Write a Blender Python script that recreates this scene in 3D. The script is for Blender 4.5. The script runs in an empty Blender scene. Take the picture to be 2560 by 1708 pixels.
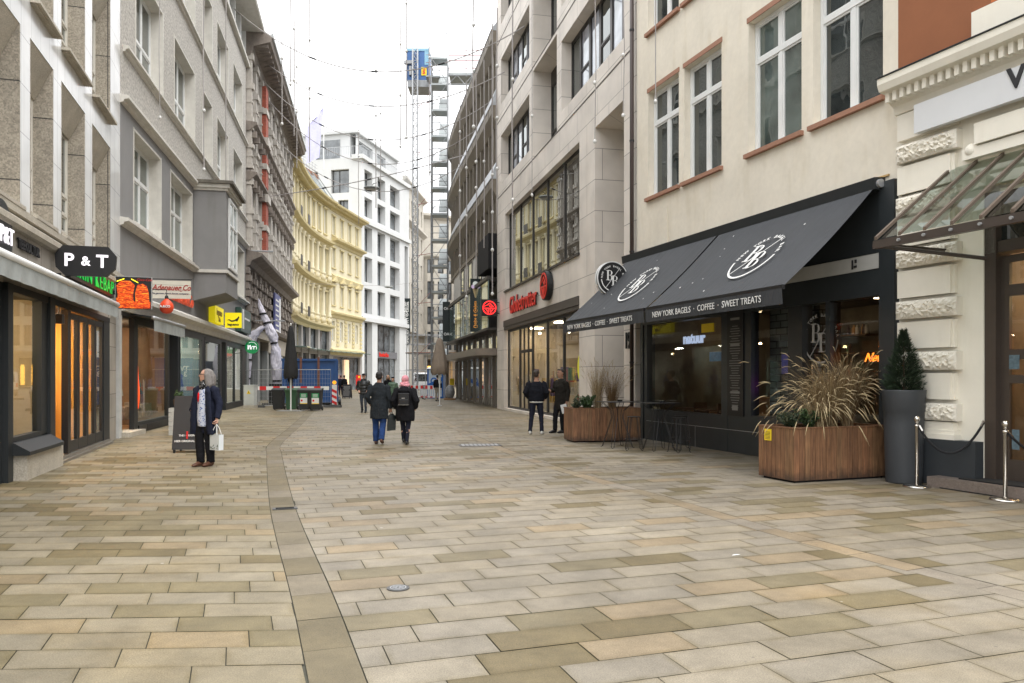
import bpy, math, random
from math import sin, cos, pi, radians, sqrt, atan2, hypot, exp
from mathutils import Vector, Matrix, Euler
R = random.Random(7)
S = bpy.context.scene
COL = S.collection
# ---------------------------------------------------------------- camera
cd = bpy.data.cameras.new("camera"); cam = bpy.data.objects.new("camera", cd); COL.objects.link(cam)
cam.location = (0, 0, 1.65); cam.rotation_euler = (pi/2, 0, 0)
cd.sensor_width = 36.0; cd.lens = 36.0*1930/2560; cd.shift_y = 87/2560
cd.clip_start = .05; cd.clip_end = 2000
S.camera = cam
# ---------------------------------------------------------------- overcast sky
SUN_EL, SUN_AZ = radians(57), radians(130)
w = bpy.data.worlds.new("World"); S.world = w; w.use_nodes = True
nt = w.node_tree; N = nt.nodes; L = nt.links
bg = N["Background"]
sky = N.new("ShaderNodeTexSky"); sky.sky_type = 'NISHITA'; sky.sun_disc = False
sky.sun_elevation = SUN_EL; sky.sun_rotation = SUN_AZ; sky.dust_density = 4
tc = N.new("ShaderNodeTexCoord"); nz = N.new("ShaderNodeTexNoise"); nz.inputs["Scale"].default_value = 2.2; nz.inputs["Detail"].default_value = 5
cr = N.new("ShaderNodeValToRGB"); cr.color_ramp.elements[0].color = (8.9, 8.95, 9.0, 1); cr.color_ramp.elements[1].color = (9.9, 9.9, 9.95, 1)
mx = N.new("ShaderNodeMixRGB"); mx.inputs[0].default_value = .93
L.new(tc.outputs["Generated"], nz.inputs["Vector"]); L.new(nz.outputs["Fac"], cr.inputs[0])
L.new(sky.outputs[0], mx.inputs[1]); L.new(cr.outputs[0], mx.inputs[2]); 
# an overcast sky is darker towards the horizon than overhead
sx_ = N.new("ShaderNodeSeparateXYZ"); L.new(tc.outputs["Generated"], sx_.inputs[0])
gr = N.new("ShaderNodeMapRange"); gr.inputs[1].default_value = 0; gr.inputs[2].default_value = 1; gr.inputs[3].default_value = .42; gr.inputs[4].default_value = 1.28; L.new(sx_.outputs[2], gr.inputs[0])
vm = N.new("ShaderNodeVectorMath"); vm.operation = 'SCALE'; L.new(mx.outputs[0], vm.inputs[0]); L.new(gr.outputs[0], vm.inputs["Scale"]); L.new(vm.outputs[0], bg.inputs[0])
bg.inputs[1].default_value = .1
sd = bpy.data.lights.new("sun", 'SUN'); so = bpy.data.objects.new("sun", sd); COL.objects.link(so)
sd.energy = .55; sd.angle = radians(40); sd.color = (1, .97, .92)
so.rotation_euler = (pi/2-SUN_EL, 0, pi-SUN_AZ)
S.view_settings.view_transform = 'Standard'; S.view_settings.look = 'None'; S.view_settings.gamma = 1
S.view_settings.use_curve_mapping = False; S.view_settings.exposure = 1.72
S.cycles.max_bounces = 8; S.cycles.transparent_max_bounces = 24
# ================================================================ helpers
def lin(r, g=None, b=None):
    if g is None: g = b = r
    f = lambda c: (c/255/12.92) if c/255 <= .04045 else ((c/255+.055)/1.055)**2.4
    return (f(r), f(g), f(b))
MATS = {}
def mat(name, col, rough=.7, var=.12, vs=2.5, bump=0, bs=40, metal=0, spec=.5, emit=0, fine=0, fs=60, coat=0):
    if name in MATS: return MATS[name]
    m = bpy.data.materials.new(name); m.use_nodes = True; MATS[name] = m
    n = m.node_tree.nodes; l = m.node_tree.links; p = n["Principled BSDF"]
    p.inputs["Roughness"].default_value = rough; p.inputs["Metallic"].default_value = metal
    p.inputs["Specular IOR Level"].default_value = spec; p.inputs["Coat Weight"].default_value = coat
    p.inputs["Base Color"].default_value = (*col, 1)
    if emit:
        p.inputs["Emission Color"].default_value = (*col, 1); p.inputs["Emission Strength"].default_value = emit
    t = n.new("ShaderNodeTexCoord")
    src = None
    if var:
        a = n.new("ShaderNodeTexNoise"); a.inputs["Scale"].default_value = vs; a.inputs["Detail"].default_value = 6; a.inputs["Roughness"].default_value = .65
        l.new(t.outputs["Object"], a.inputs["Vector"])
        r = n.new("ShaderNodeMapRange"); r.inputs[1].default_value = .25; r.inputs[2].default_value = .75
        r.inputs[3].default_value = 1-var; r.inputs[4].default_value = 1+var; l.new(a.outputs["Fac"], r.inputs[0])
        src = r.outputs[0]
        if fine:
            b = n.new("ShaderNodeTexNoise"); b.inputs["Scale"].default_value = fs; b.inputs["Detail"].default_value = 2
            l.new(t.outputs["Object"], b.inputs["Vector"])
            q = n.new("ShaderNodeMapRange"); q.inputs[1].default_value = .3; q.inputs[2].default_value = .7
            q.inputs[3].default_value = 1-fine; q.inputs[4].default_value = 1+fine; l.new(b.outputs["Fac"], q.inputs[0])
            k = n.new("ShaderNodeMath"); k.operation = 'MULTIPLY'; l.new(src, k.inputs[0]); l.new(q.outputs[0], k.inputs[1]); src = k.outputs[0]
        v = n.new("ShaderNodeVectorMath"); v.operation = 'SCALE'; v.inputs[0].default_value = col; l.new(src, v.inputs["Scale"])
        l.new(v.outputs[0], p.inputs["Base Color"])
    if bump:
        a = n.new("ShaderNodeTexNoise"); a.inputs["Scale"].default_value = bs; a.inputs["Detail"].default_value = 4
        l.new(t.outputs["Object"], a.inputs["Vector"])
        b = n.new("ShaderNodeBump"); b.inputs["Strength"].default_value = bump; b.inputs["Distance"].default_value = .02
        l.new(a.outputs["Fac"], b.inputs["Height"]); l.new(b.outputs[0], p.inputs["Normal"])
    return m
def nodes(m): return m.node_tree.nodes, m.node_tree.links, m.node_tree.nodes["Principled BSDF"]
def slabs(name, col, bw, bh, joint=.008, jcol=None, var=.1, rough=.6, off=.5, vs=1.5, bump=.15):
    """stone cladding: slabs with thin joints, laid over x+y / z"""
    m = mat(name, col, rough, 0); n, l, p = nodes(m)
    t = n.new("ShaderNodeTexCoord"); s = n.new("ShaderNodeSeparateXYZ"); l.new(t.outputs["Object"], s.inputs[0])
    a = n.new("ShaderNodeMath"); a.operation = 'ADD'; l.new(s.outputs[0], a.inputs[0]); l.new(s.outputs[1], a.inputs[1])
    c = n.new("ShaderNodeCombineXYZ"); l.new(a.outputs[0], c.inputs[0]); l.new(s.outputs[2], c.inputs[1])
    b = n.new("ShaderNodeTexBrick"); b.offset = off; b.inputs["Scale"].default_value = 1
    b.inputs["Brick Width"].default_value = bw; b.inputs["Row Height"].default_value = bh; b.inputs["Mortar Size"].default_value = joint
    b.inputs["Mortar Smooth"].default_value = .1; b.inputs["Bias"].default_value = 0
    b.inputs["Color1"].default_value = (*[x*(1-var) for x in col], 1); b.inputs["Color2"].default_value = (*[min(1, x*(1+var)) for x in col], 1)
    b.inputs["Mortar"].default_value = (*(jcol or [x*.45 for x in col]), 1)
    l.new(c.outputs[0], b.inputs["Vector"])
    z = n.new("ShaderNodeTexNoise"); z.inputs["Scale"].default_value = vs; z.inputs["Detail"].default_value = 7; l.new(t.outputs["Object"], z.inputs["Vector"])
    r = n.new("ShaderNodeMapRange"); r.inputs[1].default_value = .3; r.inputs[2].default_value = .7; r.inputs[3].default_value = .86; r.inputs[4].default_value = 1.12
    l.new(z.outputs["Fac"], r.inputs[0])
    v = n.new("ShaderNodeVectorMath"); v.operation = 'SCALE'; l.new(b.outputs["Color"], v.inputs[0]); l.new(r.outputs[0], v.inputs["Scale"])
    l.new(v.outputs[0], p.inputs["Base Color"])
    if bump:
        q = n.new("ShaderNodeBump"); q.inputs["Strength"].default_value = bump; q.inputs["Distance"].default_value = .01; q.invert = True
        l.new(b.outputs["Fac"], q.inputs["Height"]); l.new(q.outputs[0], p.inputs["Normal"])
    return m
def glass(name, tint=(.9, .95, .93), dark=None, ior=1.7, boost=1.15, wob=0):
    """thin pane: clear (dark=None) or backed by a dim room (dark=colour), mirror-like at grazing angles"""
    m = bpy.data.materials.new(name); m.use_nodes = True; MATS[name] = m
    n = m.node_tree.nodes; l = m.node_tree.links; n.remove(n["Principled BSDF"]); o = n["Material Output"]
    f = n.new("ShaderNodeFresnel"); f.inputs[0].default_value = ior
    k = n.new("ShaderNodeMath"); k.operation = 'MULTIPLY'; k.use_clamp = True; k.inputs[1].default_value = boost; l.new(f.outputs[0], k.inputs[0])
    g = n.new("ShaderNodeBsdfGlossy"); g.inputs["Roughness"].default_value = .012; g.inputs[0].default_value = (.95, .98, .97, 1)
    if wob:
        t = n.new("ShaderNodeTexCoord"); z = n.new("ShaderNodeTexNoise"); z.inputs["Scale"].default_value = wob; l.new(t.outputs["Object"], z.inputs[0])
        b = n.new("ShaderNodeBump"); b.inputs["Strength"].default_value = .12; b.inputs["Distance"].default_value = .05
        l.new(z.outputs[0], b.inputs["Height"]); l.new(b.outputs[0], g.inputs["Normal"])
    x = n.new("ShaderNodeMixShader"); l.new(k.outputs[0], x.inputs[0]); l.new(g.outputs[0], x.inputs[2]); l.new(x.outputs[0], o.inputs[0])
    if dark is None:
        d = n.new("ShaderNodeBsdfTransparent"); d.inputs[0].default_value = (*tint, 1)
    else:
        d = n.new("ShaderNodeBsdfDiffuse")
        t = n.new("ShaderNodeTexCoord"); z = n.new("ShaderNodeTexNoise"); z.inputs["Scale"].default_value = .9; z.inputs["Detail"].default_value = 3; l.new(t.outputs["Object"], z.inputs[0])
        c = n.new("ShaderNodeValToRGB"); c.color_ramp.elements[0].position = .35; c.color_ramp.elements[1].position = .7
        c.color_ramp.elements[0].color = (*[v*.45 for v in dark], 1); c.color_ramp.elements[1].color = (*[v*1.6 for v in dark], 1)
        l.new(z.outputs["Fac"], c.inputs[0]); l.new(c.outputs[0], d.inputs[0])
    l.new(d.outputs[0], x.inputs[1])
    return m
def streak(m, amt=.5, tint=(.72, .69, .62), sc=1.5, lo=.5, hi=.72, zs=.12):
    """rain streaks and grime running down a wall (fixed stains with their own shape)"""
    n, l, p = nodes(m); t = n.new("ShaderNodeTexCoord"); mp = n.new("ShaderNodeMapping"); mp.inputs["Scale"].default_value = (sc*2, sc*2, sc*zs*2); z = n.new("ShaderNodeTexNoise"); z.inputs["Scale"].default_value = 1.3; z.inputs["Detail"].default_value = 8; z.inputs["Roughness"].default_value = .62
    l.new(t.outputs["Object"], mp.inputs[0]); l.new(mp.outputs[0], z.inputs[0])
    z2 = n.new("ShaderNodeTexNoise"); z2.inputs["Scale"].default_value = .45; z2.inputs["Detail"].default_value = 4; l.new(t.outputs["Object"], z2.inputs[0])
    r = n.new("ShaderNodeMapRange"); r.inputs[1].default_value = lo; r.inputs[2].default_value = hi; r.inputs[4].default_value = amt; l.new(z.outputs["Fac"], r.inputs[0])
    r2 = n.new("ShaderNodeMapRange"); r2.inputs[1].default_value = .35; r2.inputs[2].default_value = .65; r2.inputs[3].default_value = .25; l.new(z2.outputs["Fac"], r2.inputs[0])
    k = n.new("ShaderNodeMath"); k.operation = 'MULTIPLY'; l.new(r.outputs[0], k.inputs[0]); l.new(r2.outputs[0], k.inputs[1])
    x = n.new("ShaderNodeMixRGB"); x.blend_type = 'MULTIPLY'; x.inputs[2].default_value = (*tint, 1); l.new(k.outputs[0], x.inputs[0])
    b = p.inputs["Base Color"]; l.new(b.links[0].from_socket, x.inputs[1]); l.new(x.outputs[0], b); return m
def setp(o, label=None, cat=None, group=None, kind=None):
    for k, v in (("label", label), ("category", cat), ("group", group), ("kind", kind)):
        if v: o[k] = v
    return o
def thing(name, label, cat, loc=(0, 0, 0), rz=0, group=None):
    o = bpy.data.objects.new(name, None); COL.objects.link(o); o.empty_display_size = .2
    o.location = loc; o.rotation_euler = (0, 0, rz); return setp(o, label, cat, group)
class B:
    """mesh builder in local coordinates; fn maps points (for curved walls)"""
    def __init__(s, fn=None): s.v = []; s.f = []; s.fn = fn; s.c = []
    def add(s, vs, fs):
        n = len(s.v); s.v += [tuple(v) for v in vs]; s.f += [tuple(i+n for i in f) for f in fs]; return s
    def box(s, x0, x1, y0, y1, z0, z1, nx=1):
        if nx > 1:
            vs = []; fs = []
            for i in range(nx+1):
                x = x0+(x1-x0)*i/nx; vs += [(x, y0, z0), (x, y1, z0), (x, y1, z1), (x, y0, z1)]
            for i in range(nx):
                a = 4*i; b = a+4
                for j in range(4): k = (j+1) % 4; fs.append((a+j, a+k, b+k, b+j))
            fs += [(3, 2, 1, 0), (4*nx, 4*nx+1, 4*nx+2, 4*nx+3)]
            return s.add(vs, fs)
        vs = [(x0, y0, z0), (x1, y0, z0), (x1, y1, z0), (x0, y1, z0), (x0, y0, z1), (x1, y0, z1), (x1, y1, z1), (x0, y1, z1)]
        return s.add(vs, [(3, 2, 1, 0), (4, 5, 6, 7), (0, 1, 5, 4), (1, 2, 6, 5), (2, 3, 7, 6), (3, 0, 4, 7)])
    def sheet(s, x0, x1, y0, y1, z0, z1): return s.add([(x0, y0, z0), (x1, y0, z0), (x1, y0, z1), (x0, y0, z1)], [(0, 1, 2, 3)])
    def quad(s, a, b, c, d): return s.add([a, b, c, d], [(0, 1, 2, 3)])
    def prism(s, pts, x0, x1, nx=1):
        """profile pts (y,z) extruded along x"""
        n = len(pts); vs = []
        for i in range(nx+1):
            x = x0+(x1-x0)*i/nx; vs += [(x, p[0], p[1]) for p in pts]
        fs = [tuple(range(n))[::-1], tuple(range(n*nx, n*nx+n))]
        for k in range(nx):
            for i in range(n): j = (i+1) % n; fs.append((k*n+i, k*n+j, (k+1)*n+j, (k+1)*n+i))
        return s.add(vs, fs)
    def plate(s, pts, y0, y1):
        """outline pts (x,z) extruded along y"""
        n = len(pts); vs = [(p[0], y0, p[1]) for p in pts]+[(p[0], y1, p[1]) for p in pts]
        return s.add(vs, [tuple(range(n)), tuple(range(2*n-1, n-1, -1))]+[(i, i+n, (i+1) % n+n, (i+1) % n) for i in range(n)])
    def slab(s, pts, z0, z1):
        n = len(pts); vs = [(p[0], p[1], z0) for p in pts]+[(p[0], p[1], z1) for p in pts]
        return s.add(vs, [tuple(range(n-1, -1, -1)), tuple(range(n, 2*n))]+[(i, (i+1) % n, (i+1) % n+n, i+n) for i in range(n)])
    def tube(s, pts, r, n=6, cap=True, flat=1.0):
        pts = [Vector(p) for p in pts]; rs = r if isinstance(r, (list, tuple)) else [r]*len(pts)
        base = len(s.v); up = None; vs = []; fs = []
        for i, p in enumerate(pts):
            t = (pts[min(i+1, len(pts)-1)]-pts[max(i-1, 0)])
            t = t.normalized() if t.length > 1e-9 else Vector((0, 0, 1))
            if up is None: up = Vector((0, 1, 0)) if abs(t.y) < .9 else Vector((1, 0, 0))
            a = t.cross(up); a = a.normalized() if a.length > 1e-6 else t.orthogonal().normalized(); up = a.cross(t).normalized()
            rr = rs[i]; ra, rb = rr if isinstance(rr, tuple) else (rr, rr*flat)
            for k in range(n):
                q = 2*pi*k/n; vs.append(p+a*(cos(q)*ra)+up*(sin(q)*rb))
        for i in range(len(pts)-1):
            for k in range(n): j = (k+1) % n; fs.append((i*n+k, i*n+j, (i+1)*n+j, (i+1)*n+k))
        if cap: fs += [tuple(range(n))[::-1], tuple(range((len(pts)-1)*n, len(pts)*n))]
        return s.add(vs, fs)
    def lathe(s, prof, n=16, c=(0, 0, 0), sy=1):
        """prof (r,z) around the vertical axis"""
        vs = []; fs = []
        for r, z in prof:
            for k in range(n): q = 2*pi*k/n; vs.append((c[0]+r*cos(q), c[1]+r*sy*sin(q), c[2]+z))
        for i in range(len(prof)-1):
            for k in range(n): j = (k+1) % n; fs.append((i*n+k, i*n+j, (i+1)*n+j, (i+1)*n+k))
        fs += [tuple(range(n))[::-1], tuple(range((len(prof)-1)*n, len(prof)*n))]
        return s.add(vs, fs)
    def ball(s, c, rx, ry=None, rz=None, n=12, m=8):
        ry = ry or rx; rz = rz or rx; vs = [(c[0], c[1], c[2]-rz)]; fs = []
        for i in range(1, m):
            t = -pi/2+pi*i/m
            for k in range(n): q = 2*pi*k/n; vs.append((c[0]+rx*cos(t)*cos(q), c[1]+ry*cos(t)*sin(q), c[2]+rz*sin(t)))
        vs.append((c[0], c[1], c[2]+rz)); T = len(vs)-1
        for k in range(n):
            j = (k+1) % n; fs.append((0, 1+j, 1+k)); fs.append((T, T-n+k, T-n+j))
            for i in range(m-2): a = 1+i*n; fs.append((a+k, a+j, a+n+j, a+n+k))
        return s.add(vs, fs)
    def disc(s, c, r, y0, y1, n=32, rz=None):
        rz = rz or r
        return s.plate([(c[0]+r*cos(2*pi*k/n), c[1]+rz*sin(2*pi*k/n)) for k in range(n)], y0, y1)
    def ring(s, c, r0, r1, y, y1, a0=0, a1=2*pi, n=32):
        for k in range(n):
            p, q = a0+(a1-a0)*k/n, a0+(a1-a0)*(k+1)/n
            s.plate([(c[0]+r0*cos(p), c[1]+r0*sin(p)), (c[0]+r1*cos(p), c[1]+r1*sin(p)), (c[0]+r1*cos(q), c[1]+r1*sin(q)), (c[0]+r0*cos(q), c[1]+r0*sin(q))], y, y1)
        return s
    def wall(s, u0, u1, z0, z1, ops=(), d=.3, y=0, sill=True, nx=1):
        us = sorted({u0, u1, *[v for o in ops for v in o[:2] if u0 < v < u1]}); zs = sorted({z0, z1, *[v for o in ops for v in o[2:4] if z0 < v < z1]})
        for a, b in zip(us, us[1:]):
            for c, e in zip(zs, zs[1:]):
                mx_, mz = (a+b)/2, (c+e)/2
                if any(o[0] < mx_ < o[1] and o[2] < mz < o[3] for o in ops): continue
                k = max(1, int((b-a)/nx+.5)) if nx != 1 else 1
                for i in range(k):
                    p, q = a+(b-a)*i/k, a+(b-a)*(i+1)/k
                    s.quad((p, y, c), (q, y, c), (q, y, e), (p, y, e))
        for o in ops:
            a, b, c, e = o[:4]; dd = o[4] if len(o) > 4 else d
            s.quad((a, y, c), (a, y+dd, c), (a, y+dd, e), (a, y, e)); s.quad((b, y, c), (b, y, e), (b, y+dd, e), (b, y+dd, c))
            s.quad((a, y, e), (a, y+dd, e), (b, y+dd, e), (b, y, e)); s.quad((a, y, c), (b, y, c), (b, y+dd, c), (a, y+dd, c))
        return s
    def mesh(s, name, m=None, smooth=False):
        me = bpy.data.meshes.new(name); v = [s.fn(*p) for p in s.v] if s.fn else s.v
        me.from_pydata(v, [], s.f)
        if m: me.materials.append(m)
        if smooth: me.polygons.foreach_set("use_smooth", [True]*len(me.polygons))
        me.update(); return me
    def islands(s):
        """groups of faces that touch (bounding boxes within 12 mm)"""
        n = len(s.v); par = list(range(n))
        def find(a):
            while par[a] != a: par[a] = par[par[a]]; a = par[a]
            return a
        for f in s.f:
            r = find(f[0])
            for i in f[1:]: par[find(i)] = r
        comp = {}
        for i, v in enumerate(s.v): comp.setdefault(find(i), []).append(i)
        bx_ = []
        for c in comp.values():
            bx_.append([[min(s.v[i][k] for i in c)-.006 for k in range(3)], [max(s.v[i][k] for i in c)+.006 for k in range(3)], set(c)])
        ch = True
        while ch:
            ch = False; out = []
            for b in bx_:
                for o in out:
                    if all(b[0][k] <= o[1][k] and o[0][k] <= b[1][k] for k in range(3)):
                        o[0] = [min(p, q) for p, q in zip(o[0], b[0])]; o[1] = [max(p, q) for p, q in zip(o[1], b[1])]; o[2] |= b[2]; ch = True; break
                else: out.append(b)
            bx_ = out
        res = []
        for b in bx_:
            q = B(s.fn); m = {}
            for f in s.f:
                if f[0] in b[2]:
                    g = []
                    for i in f:
                        if i not in m: m[i] = len(q.v); q.v.append(s.v[i])
                        g.append(m[i])
                    q.f.append(tuple(g))
            res.append(q)
        return res
    def build(s, name, m, parent=None, loc=(0, 0, 0), rot=(0, 0, 0), smooth=False, bevel=0, fix=False):
        if parent is not None and name in SPLIT and len(s.v) < 9000:
            ps = s.islands()
            if 1 < len(ps) <= 100:
                for p in ps: o = p.build_one(name, m, parent, loc, rot, smooth, bevel, fix)
                return o
        return s.build_one(name, m, parent, loc, rot, smooth, bevel, fix)
    def build_one(s, name, m, parent=None, loc=(0, 0, 0), rot=(0, 0, 0), smooth=False, bevel=0, fix=False):
        me = s.mesh(name, m, smooth)
        if fix:
            import bmesh
            bm = bmesh.new(); bm.from_mesh(me); bmesh.ops.recalc_face_normals(bm, faces=bm.faces); bm.to_mesh(me); bm.free()
        o = bpy.data.objects.new(name, me); COL.objects.link(o); o.parent = parent; o.location = loc; o.rotation_euler = rot
        if bevel:
            k = o.modifiers.new("bevel", 'BEVEL'); k.width = bevel; k.segments = 2; k.limit_method = 'ANGLE'
        return o
def inst(me, name, parent, loc=(0, 0, 0), rot=(0, 0, 0)):
    o = bpy.data.objects.new(name, me); COL.objects.link(o); o.parent = parent; o.location = loc; o.rotation_euler = rot; return o
def copy_tree(o, parent=None):
    c = o.copy(); COL.objects.link(c); c.parent = parent
    for ch in [x for x in bpy.data.objects if x.parent == o]: copy_tree(ch, c)
    return c
def dup(o, loc, rz, label):
    c = copy_tree(o); c.location = loc; c.rotation_euler = (0, 0, rz); c["label"] = label; return c
SPLIT = {'bottle', 'eye', 'eyebrow', 'bay_ledge', 'band_rail', 'guard_rail', 'fascia', 'rack_frame', 'shop_glazing', 'eaves', 'standard', 'seed_head', 'chord', 'rim', 'reveal', 'lintel', 'ledge', 'rough_band', 'tin', 'screen', 'spotlight', 'dummy', 'display_box', 'ceiling_lamp', 'added_light_panel', 'shelf', 'sill', 'cornice', 'bracket', 'capital', 'brick_pier', 'shop_pier', 'rod', 'shop_frame', 'pane', 'bar_counter', 'clothes_rack', 'column', 'rib', 'ledger_', 'folding_arm', 'pilaster', 'moulding', 'door_frame', 'light_strip', 'door_sticker', 'plant_room', 'lit_display', 'balcony_grille', 'band', 'penthouse_glazing', 'strap', 'roller', 'foot', 'wheel', 'handle', 'bulb', 'fixing', 'connector', 'buttons', 'mullion', 'lip', 'tail_light', 'end_hook', 'base', 'glass_joint', 'window_band', 'spandrel', 'trim', 'motor', 'sign_print', 'shadow_joint', 'loggia_post', 'dark_frame', 'end_wall', 'quoin', 'rusticated_pier', 'dentil', 'roof_rib', 'skylight'}
def text(s, size, m, parent, loc, rot=(pi/2, 0, 0), ext=.006, bold=0, shear=0, xs=1, align='CENTER', name='lettering', space=1):
    c = bpy.data.curves.new("t", 'FONT'); c.body = s; c.size = size; c.extrude = ext; c.offset = bold; c.shear = shear
    c.align_x = align; c.align_y = 'CENTER'; c.space_character = space; c.resolution_u = 3
    t = bpy.data.objects.new("t", c); COL.objects.link(t)
    bpy.context.view_layer.update()
    me = bpy.data.meshes.new_from_object(t.evaluated_get(bpy.context.evaluated_depsgraph_get())); me.materials.clear(); me.materials.append(m)
    bpy.data.objects.remove(t); bpy.data.curves.remove(c)
    o = inst(me, name, parent, loc, rot); o.scale = (xs, 1, 1); me.name = name
    return o
WC = {}
def win(parent, u0, u1, z0, z1, y, fm, gm, fr=.06, cols=(), rows=(), dep=.07, name='window', bar=.05, at=None, shortcols=None):
    """window part (frame mesh) with a pane under it; cols/rows = fractions of the opening"""
    W, H = round(u1-u0, 3), round(z1-z0, 3); key = (W, H, fm.name, gm.name, fr, tuple(cols), tuple(rows), dep, bar, shortcols)
    if key not in WC:
        b = B(); b.box(0, fr, 0, dep, 0, H); b.box(W-fr, W, 0, dep, 0, H); b.box(fr, W-fr, 0, dep, 0, fr); b.box(fr, W-fr, 0, dep, H-fr, H)
        for c in cols: b.box(W*c-bar/2, W*c+bar/2, .006, dep-.006, fr, (H-fr) if shortcols is None else H*shortcols)
        for r in rows: b.box(fr, W-fr, -.004, dep-.01, H*r-bar/2, H*r+bar/2)
        xs_ = [fr]+[W*c for c in sorted(cols)]+[W-fr]; zs_ = [fr]+[H*r for r in sorted(rows)]+[H-fr]; sw = min(.045, fr*.55)   # inner sashes
        for i in range(len(xs_)-1):
            for j in range(len(zs_)-1):
                p, q = xs_[i]+(bar/2 if i else 0), xs_[i+1]-(bar/2 if i+2 < len(xs_) else 0); lo, hi = zs_[j]+(bar/2 if j else 0), zs_[j+1]-(bar/2 if j+2 < len(zs_) else 0)
                if q-p < .2 or hi-lo < .2: continue
                b.box(p+.002, p+sw, dep*.2, dep*.75, lo+.002, hi-.002); b.box(q-sw, q-.002, dep*.2, dep*.75, lo+.002, hi-.002); b.box(p+sw, q-sw, dep*.2+.001, dep*.75-.001, lo+.002, lo+sw); b.box(p+sw, q-sw, dep*.2+.001, dep*.75-.001, hi-sw, hi-.002)
        g = B(); (g.sheet if 'shop_glass' in gm.name else g.box)(fr*.5, W-fr*.5, dep*.5, dep*.5+.01, fr*.5, H-fr*.5)
        WC[key] = (b.mesh(name, fm), g.mesh('pane', gm))
    a, p = WC[key]
    if at: o = inst(a, name, parent, at[0], (0, 0, at[1]))
    else: o = inst(a, name, parent, (u0, y, z0))
    inst(p, 'pane', o); return o
def front(name, label, cat, p, d, side):
    """a building standing on facade line p with street direction d; local x to the right seen from the street, y inwards"""
    th = atan2(d[1], d[0])+(0 if side == 'L' else pi)
    return thing(name, label, cat, (p[0], p[1], 0), th)
def along(p, d, s, off=0, side='L', z=0):
    """world point s metres along a facade and off metres out into the street"""
    n = (d[1], -d[0]) if side == 'L' else (-d[1], d[0])
    return (p[0]+d[0]*s+n[0]*off, p[1]+d[1]*s+n[1]*off, z)
A0, AD = (-10.163, 19.537), (-.29234, .95631)
B0, BD = (-10.531, 20.739), (-.19904, .97999)
C0, CDr = (-15.392, 44.671), (-.17844, .98395)
F0, FD = (3.478, 20.545), (-.33013, .94394)
H0, HD = (6.282, 12.526), (-.37882, .92547)
G0, GD = (3.341, 20.936), (-.21747, .97607)
I0, ID = (-.754, 39.315), (-.20051, .97969)
# common materials
M = {}
M['charcoal'] = mat('charcoal_metal', lin(29, 33, 35), .5, .1)
M['black'] = mat('black_metal', lin(22, 23, 25), .45, .1)
M['white'] = mat('white_paint', (.72, .73, .72), .5, .05)
M['steel'] = mat('galvanised_steel', (.42, .43, .44), .45, .15, metal=.6)
M['chrome'] = mat('chrome', (.65, .62, .58), .18, .04, metal=1)
M['clear'] = glass('shop_glass', ior=1.5, boost=1.0)
M['dim'] = glass('room_glass', dark=(.03, .036, .036), ior=1.75, boost=1.2, wob=1.1)
M['curtain'] = glass('curtain_glass', dark=(.085, .11, .10), ior=1.75, boost=1.2, wob=1.1)
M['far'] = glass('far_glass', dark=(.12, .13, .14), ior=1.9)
M['green'] = glass('greenish_glass', dark=(.12, .18, .16), ior=1.8)
M['litwhite'] = mat('lit_white', (.9, .86, .92), .5, 0, emit=.28)
M['lamp'] = mat('warm_lamp', (1, .66, .30), .5, 0, emit=14)
M['panel'] = mat('added_light_panel', (1, .74, .46), .5, 0, emit=36)  # this and the next panel materials: glow added to brighten shop rooms
M['faint'] = mat('faint_added_panel', (1, .70, .42), .5, 0, emit=4)
M['mid'] = mat('mid_added_panel', (1, .80, .55), .5, 0, emit=15)
M['cool'] = mat('cool_added_panel', (1, .90, .76), .5, 0, emit=60)
M['text_white'] = mat('print_white', (.75, .75, .73), .6, .08)
M['text_black'] = mat('print_black', (.02, .02, .022), .6, 0)
# ================================================================ ground
def crom(pts, n=8):
    out = []
    for i in range(len(pts)-1):
        p0 = pts[max(i-1, 0)]; p1 = pts[i]; p2 = pts[i+1]; p3 = pts[min(i+2, len(pts)-1)]
        for k in range(n):
            t = k/n
            out.append(tuple(.5*((2*b)+(-a+c)*t+(2*a-5*b+4*c-d)*t*t+(-a+3*b-3*c+d)*t**3) for a, b, c, d in zip(p0, p1, p2, p3)))
    return out+[pts[-1]]
ST1 = crom([(.55, 0), (-.2, 2), (-.935, 4.15), (-1.5, 5.8), (-2.935, 9.86), (-5.02, 16.3), (-5.8, 18.95), (-7.2, 25.7), (-9.1, 34.6), (-11.3, 45), (-13.5, 58), (-15.2, 72), (-14.5, 90), (-11, 110)])
ST2 = crom([(6.1, 1), (5.2, 3), (3.84, 5.8), (2.9, 7.92), (2.09, 10.3), (0, 16.6), (-2.9, 30), (-5.6, 44.2), (-8.2, 58), (-9.2, 75), (-8.5, 95)])
def bx(path, Y, off=0):
    for a, b in zip(path, path[1:]):
        if a[1] <= Y <= b[1]:
            t = (Y-a[1])/(b[1]-a[1]); sl = (b[0]-a[0])/(b[1]-a[1]); return a[0]+(b[0]-a[0])*t+off*sqrt(1+sl*sl), sl
    a, b = (path[0], path[1]) if Y < path[0][1] else (path[-2], path[-1]); sl = (b[0]-a[0])/(b[1]-a[1])
    return a[0]+(Y-a[1])*sl+off*sqrt(1+sl*sl), sl
def clip(poly, f):
    out = []
    for i, a in enumerate(poly):
        b = poly[(i+1) % len(poly)]; fa, fb = f(a), f(b)
        if fa >= 0: out.append(a)
        if fa*fb < 0: t = fa/(fa-fb); out.append((a[0]+(b[0]-a[0])*t, a[1]+(b[1]-a[1])*t))
    return out
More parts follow.
